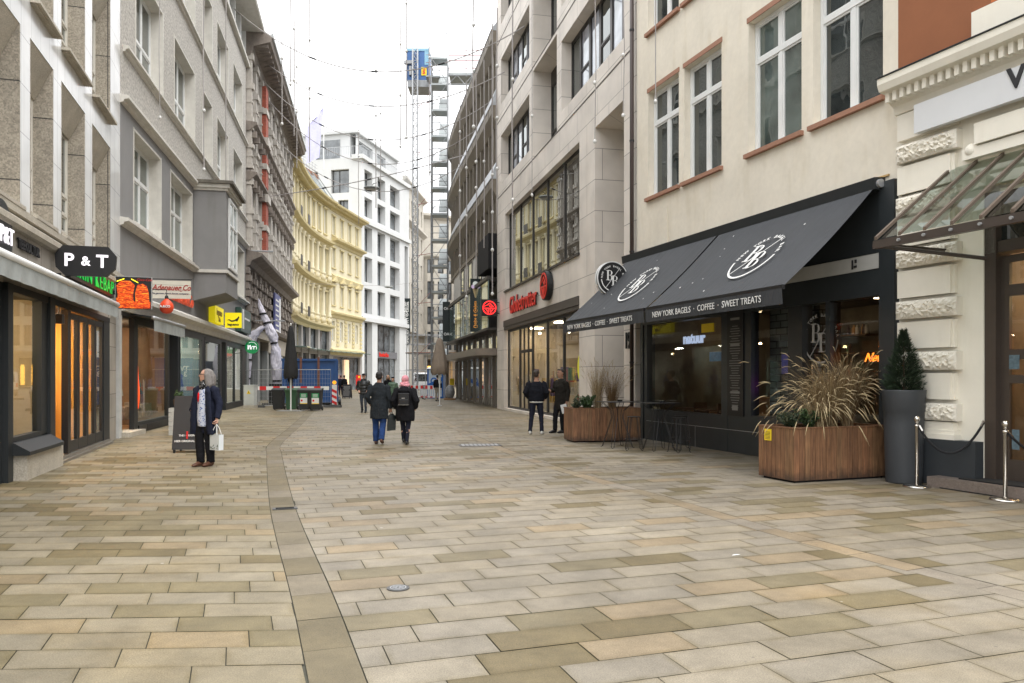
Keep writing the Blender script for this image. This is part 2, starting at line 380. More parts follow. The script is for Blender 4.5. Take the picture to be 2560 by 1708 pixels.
PAL = [((.355, .325, .27), 5), ((.335, .31, .265), 5), ((.265, .235, .16), 2.8), ((.22, .185, .11), 1.5), ((.36, .30, .215), 1.6), ((.34, .318, .28), 3), ((.385, .355, .30), 2.4)]
def pick(region, x, y):
    ws = [w for _, w in PAL]
    if region == 'L': ws = [3, 3, 3.2, 2.6, 2.2, 2, 1.2]
    if region == 'R': ws = [4, 4, 2.6, 1.0, 1.4, 2, 1]
    if region == 'M' and y > 19: ws = [5, 4, 2, .6, 1.6, 2, 2]
    c = R.choices([c for c, _ in PAL], ws)[0]; k = R.uniform(.94, 1.06)
    g = 1+.05*sin(x*1.3+y*.7)+.05*sin(y*.9-x*.5)
    if region == 'L': k *= .97; c = (c[0], c[1]*.98, c[2]*.88)
    return (c[0]*k*g*.635, c[1]*k*g*.60, c[2]*k*g*.53)
class Pav:
    def __init__(s): s.v = []; s.f = []; s.c = []; s.uv = []
    def add(s, poly, col, z=0, uv=None):
        if len(poly) < 3: return
        ar = abs(sum(a[0]*b[1]-b[0]*a[1] for a, b in zip(poly, poly[1:]+poly[:1])))/2
        if ar < .002: return
        n = len(s.v); k = R.uniform(-.0012, .0012); s.v += [(p[0], p[1], z+k) for p in poly]; s.f.append(tuple(range(n, n+len(poly)))); s.c.append(col); s.uv.append([uv(p) for p in poly] if uv else [(.5, .5)]*len(poly))
    def build(s, name, m):
        me = bpy.data.meshes.new(name); me.from_pydata(s.v, [], s.f); me.materials.append(m)
        a = me.color_attributes.new("tint", 'FLOAT_COLOR', 'CORNER'); buf = []
        for f, c in zip(s.f, s.c): buf += [c[0], c[1], c[2], 1]*len(f)
        a.data.foreach_set("color", buf); u = me.uv_layers.new(name='stone'); u.data.foreach_set('uv', [c for f in s.uv for p in f for c in p]); me.update()
        o = bpy.data.objects.new(name, me); COL.objects.link(o); setp(o, kind="structure"); return o
pm = mat('paving_stone', (.3, .28, .25), .58, 0, spec=.45); n_, l_, p_ = nodes(pm)
at_ = n_.new("ShaderNodeAttribute"); at_.attribute_name = "tint"
tc_ = n_.new("ShaderNodeTexCoord"); prev = at_.outputs["Color"]
for sc, lo, hi, a_, b_, det in ((2.4, .3, .72, .78, 1.14, 8), (.35, .3, .7, .9, 1.08, 3), (120, .3, .7, .74, 1.24, 2), (14, .35, .75, .93, 1.06, 4)):
    z_ = n_.new("ShaderNodeTexNoise"); z_.inputs["Scale"].default_value = sc; z_.inputs["Detail"].default_value = det; l_.new(tc_.outputs["Object"], z_.inputs[0])
    r_ = n_.new("ShaderNodeMapRange"); r_.inputs[1].default_value = lo; r_.inputs[2].default_value = hi; r_.inputs[3].default_value = a_; r_.inputs[4].default_value = b_; l_.new(z_.outputs["Fac"], r_.inputs[0])
    v_ = n_.new("ShaderNodeVectorMath"); v_.operation = 'SCALE'; l_.new(prev, v_.inputs[0]); l_.new(r_.outputs[0], v_.inputs["Scale"]); prev = v_.outputs[0]
# ochre algae patches and dark stains (own shapes)
z_ = n_.new("ShaderNodeTexNoise"); z_.inputs["Scale"].default_value = .55; z_.inputs["Detail"].default_value = 6; l_.new(tc_.outputs["Object"], z_.inputs[0])
r_ = n_.new("ShaderNodeMapRange"); r_.inputs[1].default_value = .56; r_.inputs[2].default_value = .74; r_.inputs[4].default_value = .55; l_.new(z_.outputs["Fac"], r_.inputs[0])
x_ = n_.new("ShaderNodeMixRGB"); x_.blend_type = 'MULTIPLY'; x_.inputs[2].default_value = (.93, .80, .50, 1); l_.new(r_.outputs[0], x_.inputs[0]); l_.new(prev, x_.inputs[1])
v3 = n_.new("ShaderNodeTexNoise"); v3.inputs["Scale"].default_value = 1.7; v3.inputs["Detail"].default_value = 4; l_.new(tc_.outputs["Object"], v3.inputs[0])
r3 = n_.new("ShaderNodeMapRange"); r3.inputs[1].default_value = .66; r3.inputs[2].default_value = .78; r3.inputs[4].default_value = .5; l_.new(v3.outputs["Fac"], r3.inputs[0])
x3 = n_.new("ShaderNodeMixRGB"); x3.blend_type = 'MULTIPLY'; x3.inputs[2].default_value = (.55, .53, .5, 1); l_.new(r3.outputs[0], x3.inputs[0]); l_.new(x_.outputs[0], x3.inputs[1])
# worn, dirtier stone edges
um = n_.new("ShaderNodeUVMap"); um.uv_map = 'stone'; us = n_.new("ShaderNodeSeparateXYZ"); l_.new(um.outputs[0], us.inputs[0])
def edge(o, w_):
    a = n_.new("ShaderNodeMath"); a.operation = 'SUBTRACT'; a.inputs[1].default_value = .5; l_.new(o, a.inputs[0])
    b = n_.new("ShaderNodeMath"); b.operation = 'ABSOLUTE'; l_.new(a.outputs[0], b.inputs[0])
    c = n_.new("ShaderNodeMapRange"); c.interpolation_type = 'SMOOTHSTEP'; c.inputs[1].default_value = .5-w_; c.inputs[2].default_value = .5; l_.new(b.outputs[0], c.inputs[0]); return c.outputs[0]
mxn = n_.new("ShaderNodeMath"); mxn.operation = 'MAXIMUM'; l_.new(edge(us.outputs[0], .09), mxn.inputs[0]); l_.new(edge(us.outputs[1], .2), mxn.inputs[1])
en = n_.new("ShaderNodeTexNoise"); en.inputs["Scale"].default_value = 5; en.inputs["Detail"].default_value = 5; l_.new(tc_.outputs["Object"], en.inputs[0])
em = n_.new("ShaderNodeMapRange"); em.inputs[1].default_value = .35; em.inputs[2].default_value = .65; em.inputs[3].default_value = .15; em.inputs[4].default_value = 1; l_.new(en.outputs["Fac"], em.inputs[0])
ex = n_.new("ShaderNodeMath"); ex.operation = 'MULTIPLY'; l_.new(mxn.outputs[0], ex.inputs[0]); l_.new(em.outputs[0], ex.inputs[1])
x4 = n_.new("ShaderNodeMixRGB"); x4.blend_type = 'MULTIPLY'; x4.inputs[2].default_value = (.80, .77, .66, 1); l_.new(ex.outputs[0], x4.inputs[0]); l_.new(x3.outputs[0], x4.inputs[1])
prev = x4.outputs[0]   # trodden gum and small spots
for sc, rad, cc, off in ((1.1, .022, (.40, .385, .36), 0), (1.9, .03, (.10, .09, .075), 7.3), (4.5, .035, (.13, .12, .10), 3.1)):
    mpv = n_.new("ShaderNodeMapping"); mpv.inputs["Location"].default_value = (off, off*.7, 0); l_.new(tc_.outputs["Object"], mpv.inputs[0])
    vo = n_.new("ShaderNodeTexVoronoi"); vo.inputs["Scale"].default_value = sc; l_.new(mpv.outputs[0], vo.inputs["Vector"]); rr_ = n_.new("ShaderNodeMapRange"); rr_.inputs[1].default_value = rad*.7; rr_.inputs[2].default_value = rad; rr_.inputs[3].default_value = .75; rr_.inputs[4].default_value = 0; l_.new(vo.outputs["Distance"], rr_.inputs[0])
    mm = n_.new("ShaderNodeMixRGB"); mm.inputs[2].default_value = (*cc, 1); l_.new(rr_.outputs[0], mm.inputs[0]); l_.new(prev, mm.inputs[1]); prev = mm.outputs[0]
l_.new(prev, p_.inputs["Base Color"])
zb = n_.new("ShaderNodeTexNoise"); zb.inputs["Scale"].default_value = 170; l_.new(tc_.outputs["Object"], zb.inputs[0])
bb = n_.new("ShaderNodeBump"); bb.inputs["Strength"].default_value = .35; bb.inputs["Distance"].default_value = .004; l_.new(zb.outputs["Fac"], bb.inputs["Height"]); l_.new(bb.outputs[0], p_.inputs["Normal"])
joint = mat('joint_sand', (.06, .058, .042), .9, .3, 6)
g = B(); g.add([(-400, -200, -.012), (400, -200, -.012), (400, 700, -.012), (-400, 700, -.012)], [(0, 1, 2, 3)])
setp(g.build('ground', joint), kind='structure')
def lattice(pav, region, e1, e2, rowp, ln, Y0, Y1, X0, X1, clips, step):
    """courses along e1 (unit), stacked along e2; stones ln long, rowp between courses"""
    d1 = Vector(e1).normalized(); d2 = Vector(e2).normalized()
    sn = abs(d1.x*d2.y-d1.y*d2.x); h = rowp/sn
    org = Vector((0, Y0)); rows = int((Y1-Y0)/(rowp*.9))+60; j = .0034
    for r in range(-40, rows):
        ph = (r*step % 1)*ln+R.uniform(-.03, .03)
        o = org+d2*(h*r)+d1*ph
        if o.y > Y1+12: break
        k0 = int((X0-o.x)/ln)-3; k1 = int((X1-o.x)/ln)+3
        for k in range(k0, k1):
            a = o+d1*(k*ln)
            if a.y < Y0-1 or a.y > Y1+1: continue
            c = a+d1*(ln/2)+d2*(h/2)
            if c.x < X0-1 or c.x > X1+1: continue
            ja, jb = d1*j, d2*(j/sn)
            poly = [a+ja+jb, a+d1*ln-ja+jb, a+d1*ln+d2*h-ja-jb, a+d2*h+ja-jb]; poly = [(p.x, p.y) for p in poly]
            for f in clips:
                poly = clip(poly, f(c))
                if len(poly) < 3: break
            else:
                det = d1.x*d2.y-d1.y*d2.x
                pav.add(poly, pick(region, c.x, c.y), 0, lambda p: (((p[0]-a.x)*d2.y-(p[1]-a.y)*d2.x)/det/ln, (d1.x*(p[1]-a.y)-d1.y*(p[0]-a.x))/det/h))
def left_of(path, off):
    def F_(c):
        x, s = bx(path, c.y, off); return lambda p: (x+(p[1]-c.y)*s)-p[0]
    return F_
def right_of(path, off):
    def F_(c):
        x, s = bx(path, c.y, off); return lambda p: p[0]-(x+(p[1]-c.y)*s)
    return F_
below = lambda Y: (lambda c: (lambda p: Y-p[1])); above = lambda Y: (lambda c: (lambda p: p[1]-Y))
e_mid = (-.33, 1.0); e_mid1 = (1.0, .33)
pl = Pav(); pmid = Pav(); pr = Pav()
YS = 18.9
lattice(pl, 'L', (1, .045), (-.36, 1), .305, .62, .2, YS, -13, 1, [left_of(ST1, -.155), below(YS)], .27)
lattice(pl, 'L', (1, .17), (-.17, 1), .30, .75, YS, 112, -30, -5, [left_of(ST1, -.155), above(YS)], .38)
lattice(pmid, 'M', e_mid1, e_mid, .325, .66, .2, YS, -8, 7, [right_of(ST1, .155), left_of(ST2, -.13), below(YS)], .31)
lattice(pmid, 'M', (1, .19), (-.19, 1), .31, .62, YS, 112, -18, 2, [right_of(ST1, .155), left_of(ST2, -.13), above(YS)], .36)
lattice(pr, 'R', e_mid1, e_mid, .325, .66, 0, YS+1, -2, 13, [right_of(ST2, .13), below(YS)], .42)
lattice(pr, 'R', (1, .22), (-.22, 1), .31, .75, YS, 112, -14, 8, [right_of(ST2, .13), above(YS)], .4)
pl.build('pavement', pm); pmid.build('road', pm); pr.build('pavement', pm)
def strip(path, w, ln, name, cols):
    pv = Pav(); d = 0; segs = []
    L_ = [0]
    for a, b in zip(path, path[1:]): L_.append(L_[-1]+hypot(b[0]-a[0], b[1]-a[1]))
    def at(s):
        for i in range(len(path)-1):
            if L_[i+1] >= s: break
        t = (s-L_[i])/(L_[i+1]-L_[i]); a, b = path[i], path[i+1]; l = L_[i+1]-L_[i]
        return a[0]+(b[0]-a[0])*t, a[1]+(b[1]-a[1])*t, (b[1]-a[1])/l, -(b[0]-a[0])/l
    s = 0
    while s < L_[-1]-ln:
        p = at(s+.004); q = at(s+ln-.004); h = w/2-.008
        c = R.choice(cols); k = R.uniform(.93, 1.06)
        pv.add([(p[0]-p[2]*h, p[1]-p[3]*h), (p[0]+p[2]*h, p[1]+p[3]*h), (q[0]+q[2]*h, q[1]+q[3]*h), (q[0]-q[2]*h, q[1]-q[3]*h)], (c[0]*k*.57, c[1]*k*.54, c[2]*k*.49), -.001)
        s += ln
    pv.build(name, pm)
strip(ST1, .31, .62, 'drainage_channel', [(.245, .21, .13), (.26, .225, .145), (.28, .245, .17), (.23, .195, .115), (.31, .275, .21)])
strip(ST2, .26, .62, 'drainage_channel', [(.42, .345, .24), (.39, .36, .31), (.40, .335, .24), (.36, .31, .22)])
# iron covers
STC = 1
iron = mat('cast_iron', (.10, .10, .10), .5, .3, 30, metal=.5)
slot = mat('slot_black', (.01, .01, .01), .9, 0)
t = thing('drain_grate', 'small slotted iron drain grate set in the curved channel', 'drain grate', (-2.83, 9.62, .003), radians(19))
b = B(); b.box(-.15, .15, -.075, .075, 0, .006); b.build('frame', iron, t)
b = B()
for k in range(5): b.box(-.11, .11, -.058+k*.025, -.046+k*.025, .0065, .0078)
b.build('slot', slot, t)
t = thing('manhole_cover', 'round iron valve cover set in a tan paving stone', 'manhole cover', (-.885, 6.0, .003))
b = B(); b.lathe([(.088, 0), (.088, .006), (.074, .007)], 28); b.build('rim', iron, t)
b = B(); b.ring((0, 0), .056, .064, 0, .002, n=24)
for k in range(6):
    q = pi/6+k*pi/3; b.box(cos(q)*.03-.018, cos(q)*.03+.018, .0, .002, sin(q)*.03-.005, sin(q)*.03+.005)
b.build('relief', M['steel'], t, (0, 0, .0072), (pi/2, 0, 0))
t = thing('manhole_cover', 'large rectangular iron cover in the paving ahead of the planter', 'manhole cover', (-.77, 18.5, .003), radians(8))
b = B(); b.box(-.5, .5, -.3, .3, 0, .006); b.build('rim', iron, t)
b = B()
for i in range(9):
    for k in range(5): b.box(-.44+i*.1, -.37+i*.1, -.25+k*.1, -.18+k*.1, .0065, .009)
b.build('relief', M['steel'], t)
# ================================================================ A: granite building, left foreground
gran = slabs('brown_granite', (.33, .295, .24), 3, 1.62, .012, (.06, .055, .05), .08, .75, 0, 3)
n_, l_, p_ = nodes(gran)   # coarse crystals
v_ = n_.new("ShaderNodeTexVoronoi"); v_.inputs["Scale"].default_value = 38; t_ = n_.new("ShaderNodeTexCoord"); l_.new(t_.outputs["Object"], v_.inputs[0])
r_ = n_.new("ShaderNodeMapRange"); r_.inputs[1].default_value = 0; r_.inputs[2].default_value = 1; r_.inputs[3].default_value = .72; r_.inputs[4].default_value = 1.25; s_ = n_.new("ShaderNodeSeparateColor"); l_.new(v_.outputs["Color"], s_.inputs[0]); l_.new(s_.outputs[0], r_.inputs[0])
q_ = n_.new("ShaderNodeVectorMath"); q_.operation = 'SCALE'; l_.new(p_.inputs["Base Color"].links[0].from_socket, q_.inputs[0]); l_.new(r_.outputs[0], q_.inputs["Scale"]); l_.new(q_.outputs[0], p_.inputs["Base Color"])
wclad = slabs('polished_white_cladding', (.62, .625, .62), .55, .81, .006, (.3, .3, .3), .03, .16, 0, .8, .1)
gbase = mat('weathered_granite', (.42, .385, .32), .7, .2, 2, .2, 80, fine=.2, fs=45)
streak(wclad, .35); streak(gbase, .6)
T = front('granite_building', 'brown granite building with white polished piers and a charcoal glazed shop front, far left', 'building', A0, AD, 'L')
ops = []; piers = [(-9.75, -9.15), (-7.19, -6.68), (-5.22, -4.68), (-2.70, -2.04), (0, 1.37)]
floors = [(4.42, 7.42), (8.06, 11.2), (11.85, 14.9)]
bays = [(-13.2, -12.1), (-11.6, -9.75), (-9.15, -7.19), (-6.68, -5.22), (-4.68, -2.70), (-2.04, 0)]
for a, b_ in bays:
    for z0, z1 in floors: ops.append((a, b_, z0, z1))
b = B(); b.wall(-16, 1.37, 3.98, 16.5, ops, .42); b.box(-16, 1.36, .6, 11, 3.98, 16.4); b.build('wall', wclad, T)
b = B()
for a, c, z0, z1 in ops:   # rough granite linings standing just inside each opening
    b.box(a+.003, a+.05, .0, .415, z0+.01, z1-.01); b.box(c-.05, c-.003, .004, .415, z0+.01, z1-.01)
b.build('reveal', gran, T)
b = B()
for a, c, z0, z1 in ops:   # sloping lintel hood and sloping sill of each opening
    b.prism([(.01, z1-.005), (.40, z1-.005), (.40, z1-.62), (.30, z1-.62)], a+.055, c-.055)
    b.prism([(-.10, z0-.06), (-.10, z0), (.40, z0+.28), (.40, z0-.06)], a+.055, c-.055)
b.build('lintel', gbase, T)
wfr = mat('cream_window_frame', (.62, .60, .54), .45, .05)
for a, c, z0, z1 in ops:
    if a < -10: continue
    win(T, a+.05, c-.05, z0+.24, z1-.55, .33, wfr, M['dim'], .07, (.55,), (.2, .38), .07)
b = B()
for a, c, z0, z1 in ops: b.box(a-.02, c+.02, -.16, -.003, z1+.60, z1+.655)
b.build('ledge', gbase, T)
b = B(); b.prism([(0, 3.98), (-.10, 3.98), (-.16, 4.03), (-.16, 4.12), (-.05, 4.2), (0, 4.2)], -16, 1.37); b.prism([(-.002, 4.22), (-.09, 4.24), (-.09, 4.36), (-.002, 4.40)], -16, 1.36); b.build('cornice', gbase, T)
fas = slabs('fascia_stone', (.34, .31, .265), .8, .6, .01, None, .08, .6)
b = B(); b.wall(-16, -.3, 3.1, 3.98, [], 0, .0); b.box(-16, -.3, .02, .3, 3.1, 3.97); b.build('fascia', fas, T)
b = B(); b.box(-.28, .58, -.02, .35, 0, 3.97); b.build('stone_column', fas, T)
b = B(); b.box(.60, .98, .05, .3, 0, 3.97); b.build('recess_panel', M['charcoal'], T)
b = B(); b.box(1.0, 1.36, -.03, .3, 0, 3.5); b.build('white_column', mat('grey_white_render', (.5, .5, .48), .7, .15, 3), T)
# shop front
b = B()
b.box(-16, -8.0, .02, .12, 0, 3.1); b.box(-8.0, -7.76, -.06, .12, 0, 3.1); b.box(-6.12, -5.75, -.03, .12, .62, 3.1); b.box(-5.75, -5.42, -.08, .10, 0, 3.1)
b.box(-7.76, -6.12, -.03, .10, .50, .68); b.box(-8.0, -.3, -.05, .12, 2.98, 3.1); b.box(-.97, -.3, -.04, .12, 0, 2.98)
b.prism([(-.30, .46), (-.30, .40), (.1, .40), (.1, .60), (-.08, .60)], -7.8, -5.75)
b.build('shop_frame', M['charcoal'], T)
b = B(); b.box(-7.72, -5.55, -.24, .1, 0, .40); b.build('plinth', gbase, T)
b = B(); b.sheet(-7.77, -6.11, .04, .05, .66, 3.0); b.build('pane', M['clear'], T)
b = B(); b.box(-5.42, -.48, -.16, .3, 0, .05); b.box(-5.42, -.48, -.10, .3, .05, .10); b.build('threshold', mat('worn_metal', (.25, .23, .2), .4, .2, 6, metal=.6), T)
for k in range(4):   # folding glazed leaves
    u = -4.18+k*.80
    d = B(); d.box(0, .10, -.02, .05, 0, 2.82); d.box(.68, .78, -.02, .05, 0, 2.82); d.box(.1, .68, -.02, .05, 0, .22); d.box(.1, .68, -.02, .05, 2.70, 2.82)
    f = d.build('door', M['black'], T, (u, .0, .12)); p = B(); p.sheet(.09, .69, .01, .018, .21, 2.71); p.build('pane', M['clear'], f)
f = B().box(0, .22, -.06, .06, 0, 2.85).build('door', M['black'], T, (-4.42, 0, .12))
# interior of the tea shop and snack bar
warm = mat('orange_wall', (.62, .31, .06), .8, .08); dark = mat('dark_interior', (.06, .05, .045), .8, .2); wood = mat('warm_wood', (.30, .17, .08), .5, .3, 5)
def room(T, u0, u1, z1, dep, wallm, floorm, y0=.14, name='interior'):
    b = B(); b.quad((u0, y0+dep, 0), (u1, y0+dep, 0), (u1, y0+dep, z1), (u0, y0+dep, z1)); b.quad((u0, y0, 0), (u0, y0+dep, 0), (u0, y0+dep, z1), (u0, y0, z1)); b.quad((u1, y0, 0), (u1, y0, z1), (u1, y0+dep, z1), (u1, y0+dep, 0))
    b.build(name, wallm, T); b = B(); b.quad((u0, y0, .02), (u1, y0, .02), (u1, y0+dep, .02), (u0, y0+dep, .02)); b.build('floor', floorm, T)
    b = B(); b.quad((u0, y0, z1), (u1, y0, z1), (u1, y0+dep, z1), (u0, y0+dep, z1)); b.build('ceiling', dark, T)
def panels(T, lst, z, m='panel', s=.34):  # unseen glowing panels added under the ceiling to lift a dark room
    b = B()
    for u, y in lst: b.box(u-s/2, u+s/2, y-s/2, y+s/2, z-.05, z-.01)
    b.build('added_light_panel', M[m], T)
def lamps(T, lst, r=.05, m=None, name='ceiling_lamp'):
    b = B()
    for u, y, z in lst: b.ball((u, y, z), r, r, r*.8, 8, 6)
    b.build(name, m or M['lamp'], T)
room(T, -7.95, -5.5, 3.05, 3, mat('beige_wall', (.42, .35, .24), .8, .1), wood)
room(T, -5.44, -.3, 3.05, 4, warm, wood)
b = B()
for k in range(4): b.box(-7.8, -5.6, 2.6, 2.95, .6+k*.55, .63+k*.55)
b.box(-7.5, -6.2, .5, 1.1, 0, .85); b.box(-5.2, -4.4, .4, 1.2, .1, 1.05); b.box(-3.2, -.6, 1.3, 1.9, 0, 1.15); b.box(-5.3, -3.9, 3.6, 4.0, 1.4, 1.45); b.box(-5.3, -3.9, 3.6, 4.0, .9, .95)
b.build('shelf', mat('dark_wood', (.09, .05, .03), .5, .2), T)
tins = [mat('tin_%s' % n, c, .4, .1) for n, c in (('amber', (.5, .25, .04)), ('red', (.5, .05, .03)), ('teal', (.05, .2, .2)), ('cream', (.5, .45, .35)), ('black', (.03, .03, .03)))]
for i, m in enumerate(tins):
    b = B()
    for k in range(7):
        z = .63+R.randrange(4)*.55; u = R.uniform(-7.7, -5.7); b.lathe([(.06, 0), (.06, .2), (.03, .24)], 8, (u, 2.78, z))
        b.lathe([(.05, 0), (.05, .16), (.02, .2)], 8, (R.uniform(-3, -.8), R.uniform(1.4, 1.8), 1.15))
    b.lathe([(.07, 0), (.07, .2), (.02, .26)], 8, (-5.1+i*.16, .7, 1.05)); b.build('tin', m, T)
lamps(T, [(-7.2, 1.2, 2.9), (-6.3, 1.2, 2.9), (-4.9, 2.2, 2.7), (-4.3, 1.5, 2.8), (-3, 1.6, 2.8), (-1.8, 1.6, 2.8), (-.9, 1.6, 2.8), (-4.6, 3.2, 2.3)], .07)
panels(T, [(-7.1, 1.0), (-6.3, 2.2), (-5, 1.0), (-4.6, 2.6), (-3.6, 1.2), (-2.4, 2.4), (-1.4, 1.1)], 3.03)
b = B(); b.box(-2.9, -2.5, 1.95, 1.98, 1.7, 2.15); b.box(-2.4, -2.0, 1.95, 1.98, 1.7, 2.15); b.build('screen', mat('menu_screen', (.7, .68, 1), .5, .2, 12, emit=1.6), T)
b = B(); b.tube([(-4.95, -.02, 2.98), (-4.95, -.02, 2.82)], .012); b.box(-5.05, -4.86, -.10, .05, 2.66, 2.84); b.build('spotlight', M['black'], T)
# signs flat on this building
txt = text("TEEKULTUR", .22, M['text_black'], T, (-6.85, -.03, 3.80), bold=.006, ext=.015)
b = B(); b.disc((-8.42, 3.80), .50, -.10, -.02); sg = b.build('round_sign_panel', M['charcoal'], T); text("P&T", .36, M['litwhite'], sg, (-8.30, -.13, 3.76), bold=.002, ext=.01)
# awning along the shop
cloth = mat('grey_awning_cloth', (.30, .32, .31), .85, .15, 3, .1, 30)
t = thing('awning', 'long grey retracted cloth awning with a white roller tube over the left shop front', 'awning', (A0[0], A0[1], 0), atan2(AD[1], AD[0]))
b = B(); b.tube([(-12, -.42, 3.34), (-1.45, -.42, 3.34)], .06, 10); b.build('roller', M['white'], t, smooth=True)
b = B(); n = 60
for i in range(n):
    x0 = -12+10.55*i/n; x1 = -12+10.55*(i+1)/n; w0 = .012*sin(i*1.7); w1 = .012*sin(i*1.7+1.7)
    b.quad((x0, -.45+w0, 3.02), (x1, -.45+w1, 3.02), (x1, -.44, 3.31), (x0, -.44, 3.31))
b.build('valance', cloth, t)
b = B(); b.prism([(-.40, 3.36), (-.02, 3.42), (-.02, 3.28), (-.40, 3.30)], -12, -1.45); b.build('cassette', M['charcoal'], t)

# ================================================================ B: grey roughcast building
rough_ = mat('grey_roughcast', (.43, .41, .375), .95, .14, 5, 1, 22, fine=.34, fs=13)
smooth_ = mat('grey_render', (.225, .222, .22), .8, .08, 1.2, .05, 40)
trim = mat('cream_trim', (.60, .58, .53), .65, .12, 3)
streak(rough_, .5, sc=.7); streak(smooth_, .5, sc=.8); streak(trim, .6)
T = front('grey_office_building', 'grey roughcast building with cream window reveals and a boxed bay, second on the left', 'building', B0, BD, 'L')
us = [(1.45, 4.75), (6.3, 9.9), (11.35, 13.7), (14.8, 18.1), (19.6, 23.0)]
ops = [(a, b_, 10.72, 13.6) for a, b_ in us]+[(a, b_, 15.15, 18.0) for a, b_ in us]
b = B(); b.wall(.0, 24.4, 9.15, 19.55, ops, .5); b.build('wall', rough_, T)
b = B(); b.box(.02, 24.38, 1.5, 12, 3.45, 21.3); b.build('core', smooth_, T)
o1 = [(1.25, 4.5, 6.05, 8.75), (5.75, 9.4, 6.05, 8.75), (13.9, 16.6, 6.05, 8.75), (17.5, 20.2, 6.05, 8.75), (21, 23.7, 6.05, 8.75)]
b = B(); b.wall(0, 24.4, 3.95, 9.15, o1, .5); b.build('lower_wall', smooth_, T)
b = B()
for a, c, z0, z1 in ops+o1:
    b.box(a+.003, a+.07, -.015, .495, z0+.004, z1-.004); b.box(c-.07, c-.003, -.015, .495, z0+.004, z1-.004); b.box(a+.07, c-.07, .0, .495, z1-.07, z1-.004); b.box(a-.06, c+.06, -.09, .495, z0-.07, z0+.003)
b.build('reveal', trim, T)
for a, c, z0, z1 in ops+o1:
    k = 2 if (c-a) > 2.5 else 1
    win(T, a+.07, c-.07, z0+.01, z1-.07, .36, M['white'], M['dim'] if z0 > 7 else M['curtain'], .08, (.5,) if k == 1 else (.34, .66), (.42,) if z0 > 9 else (.6,), .08, bar=.09)
def course(b, u0, u1, z, h, out):
    b.prism([(-.001, z), (-out*.4, z+h*.15), (-out*.5, z+h*.45), (-out, z+h*.6), (-out, z+h), (-.001, z+h*1.15)], u0, u1)
b = B(); course(b, .25, 24.4, 10.48, .17, .16); course(b, .25, 24.4, 14.92, .17, .16); course(b, .0, 24.4, 9.02, .2, .22); course(b, 0, 9.62, 5.72, .2, .22); course(b, 12.75, 24.4, 5.72, .2, .22)
b.prism([(-.001, 3.42), (-.12, 3.42), (-.16, 3.6), (-.34, 3.72), (-.34, 3.84), (-.1, 3.97), (-.001, 3.97)], 0, 24.4)
b.build('cornice', trim, T)
b = B(); b.box(0, 24.4, .0, .5, 3.3, 3.44); b.build('lintel', smooth_, T)
# boxed bay
b = B(); b.box(9.64, 12.7, -1.2, -.002, 5.85, 9.0); b.prism([(-1.2, 4.95), (-1.2, 5.85), (-.002, 5.85), (-.002, 4.62)], 9.64, 12.7); b.build('bay', smooth_, T)
b = B(); b.box(9.5, 12.84, -1.36, -.002, 9.05, 9.2); b.box(9.58, 12.76, -1.28, -.002, 8.95, 9.05); b.box(9.56, 12.78, -1.28, -.002, 5.72, 5.84); b.build('bay_ledge', trim, T)
b = B(); b.box(9.4, 13.0, -1.5, -.002, 9.2, 9.32); b.build('bay_roof', mat('mossy_roof', (.12, .11, .09), .9, .4, 4), T)
for k in range(1):
    a = 10.2
    win(T, a, a+2.0, 6.0, 8.8, -1.27, M['white'], M['curtain'], .10, (.5,), (.62,), .08)
# loggia and eaves
b = B(); b.box(0, 24.6, -.22, .9, 19.55, 19.72); b.prism([(-1.0, 21.62), (-1.05, 21.7), (-1.0, 21.95), (2.2, 22.6), (2.2, 21.6)], -.3, 24.7); b.build('eaves', trim, T)
b = B()
for k in range(13): b.box(.1+k*2.02, .3+k*2.02, .0, .25, 19.72, 21.6)
b.box(0, 24.4, .25, .5, 19.72, 20.1); b.build('loggia_post', M['white'], T)
b = B(); b.box(0, 24.4, .55, .6, 20.1, 21.6); b.build('loggia_glazing', M['dim'], T)
# shop fronts of B
fr = B(); cl = B()
for a, c in ((1.67, 5.43), (7.25, 11.3), (12.0, 15.65), (17.5, 22.8)):
    fr.box(a-.10, a, -.02, .12, .0, 3.3); fr.box(c, c+.10, -.02, .12, .0, 3.3); fr.box(a, c, -.02, .12, .0, .32); fr.box(a, c, -.02, .12, 3.15, 3.3)
    if c-a > 4.5: fr.box((a+c)/2-.04, (a+c)/2+.04, -.02, .12, .3, 3.15)
    cl.sheet(a-.01, c+.01, .04, .05, .3, 3.17)
fr.box(0, 24.4, -.03, .12, 3.3, 3.40); fr.box(1.3, 1.57, -.02, .12, 0, 3.3); fr.box(11.4, 11.9, .0, .1, 0, 3.3); fr.box(22.9, 24.4, .0, .1, 0, 3.3)
fr.box(5.55, 5.8, .6, .7, 0, 3.3); fr.box(6.95, 7.14, .0, .7, 0, 3.3); fr.box(5.8, 6.95, .6, .7, 2.5, 3.3); fr.box(15.76, 15.95, -.02, .8, 0, 3.3); fr.box(17.2, 17.4, -.02, .8, 0, 3.3)
fr.build('shop_frame', M['charcoal'], T); cl.build('pane', M['clear'], T)
b = B(); b.box(1.7, 5.4, -.05, -.02, .05, .22)
for k in range(6): b.box(2.6, 4.2, -.06, -.05, .06+k*.025, .07+k*.025)
b.build('vent_grille', M['black'], T)
b = B(); b.box(.05, 1.6, -.25, .3, 0, .13); b.build('doorstep', gbase, T)
room(T, .05, 5.5, 3.28, 4, mat('brown_wall', (.34, .2, .12), .8, .2), wood)
room(T, 5.5, 11.4, 3.28, 4, mat('teal_wall', (.14, .24, .25), .8, .2), mat('grey_floor', (.2, .2, .2), .5, .2))
room(T, 11.4, 24.35, 3.28, 5, mat('grey_wall', (.28, .28, .26), .8, .2), mat('grey_floor', (.2, .2, .2), .5, .2))
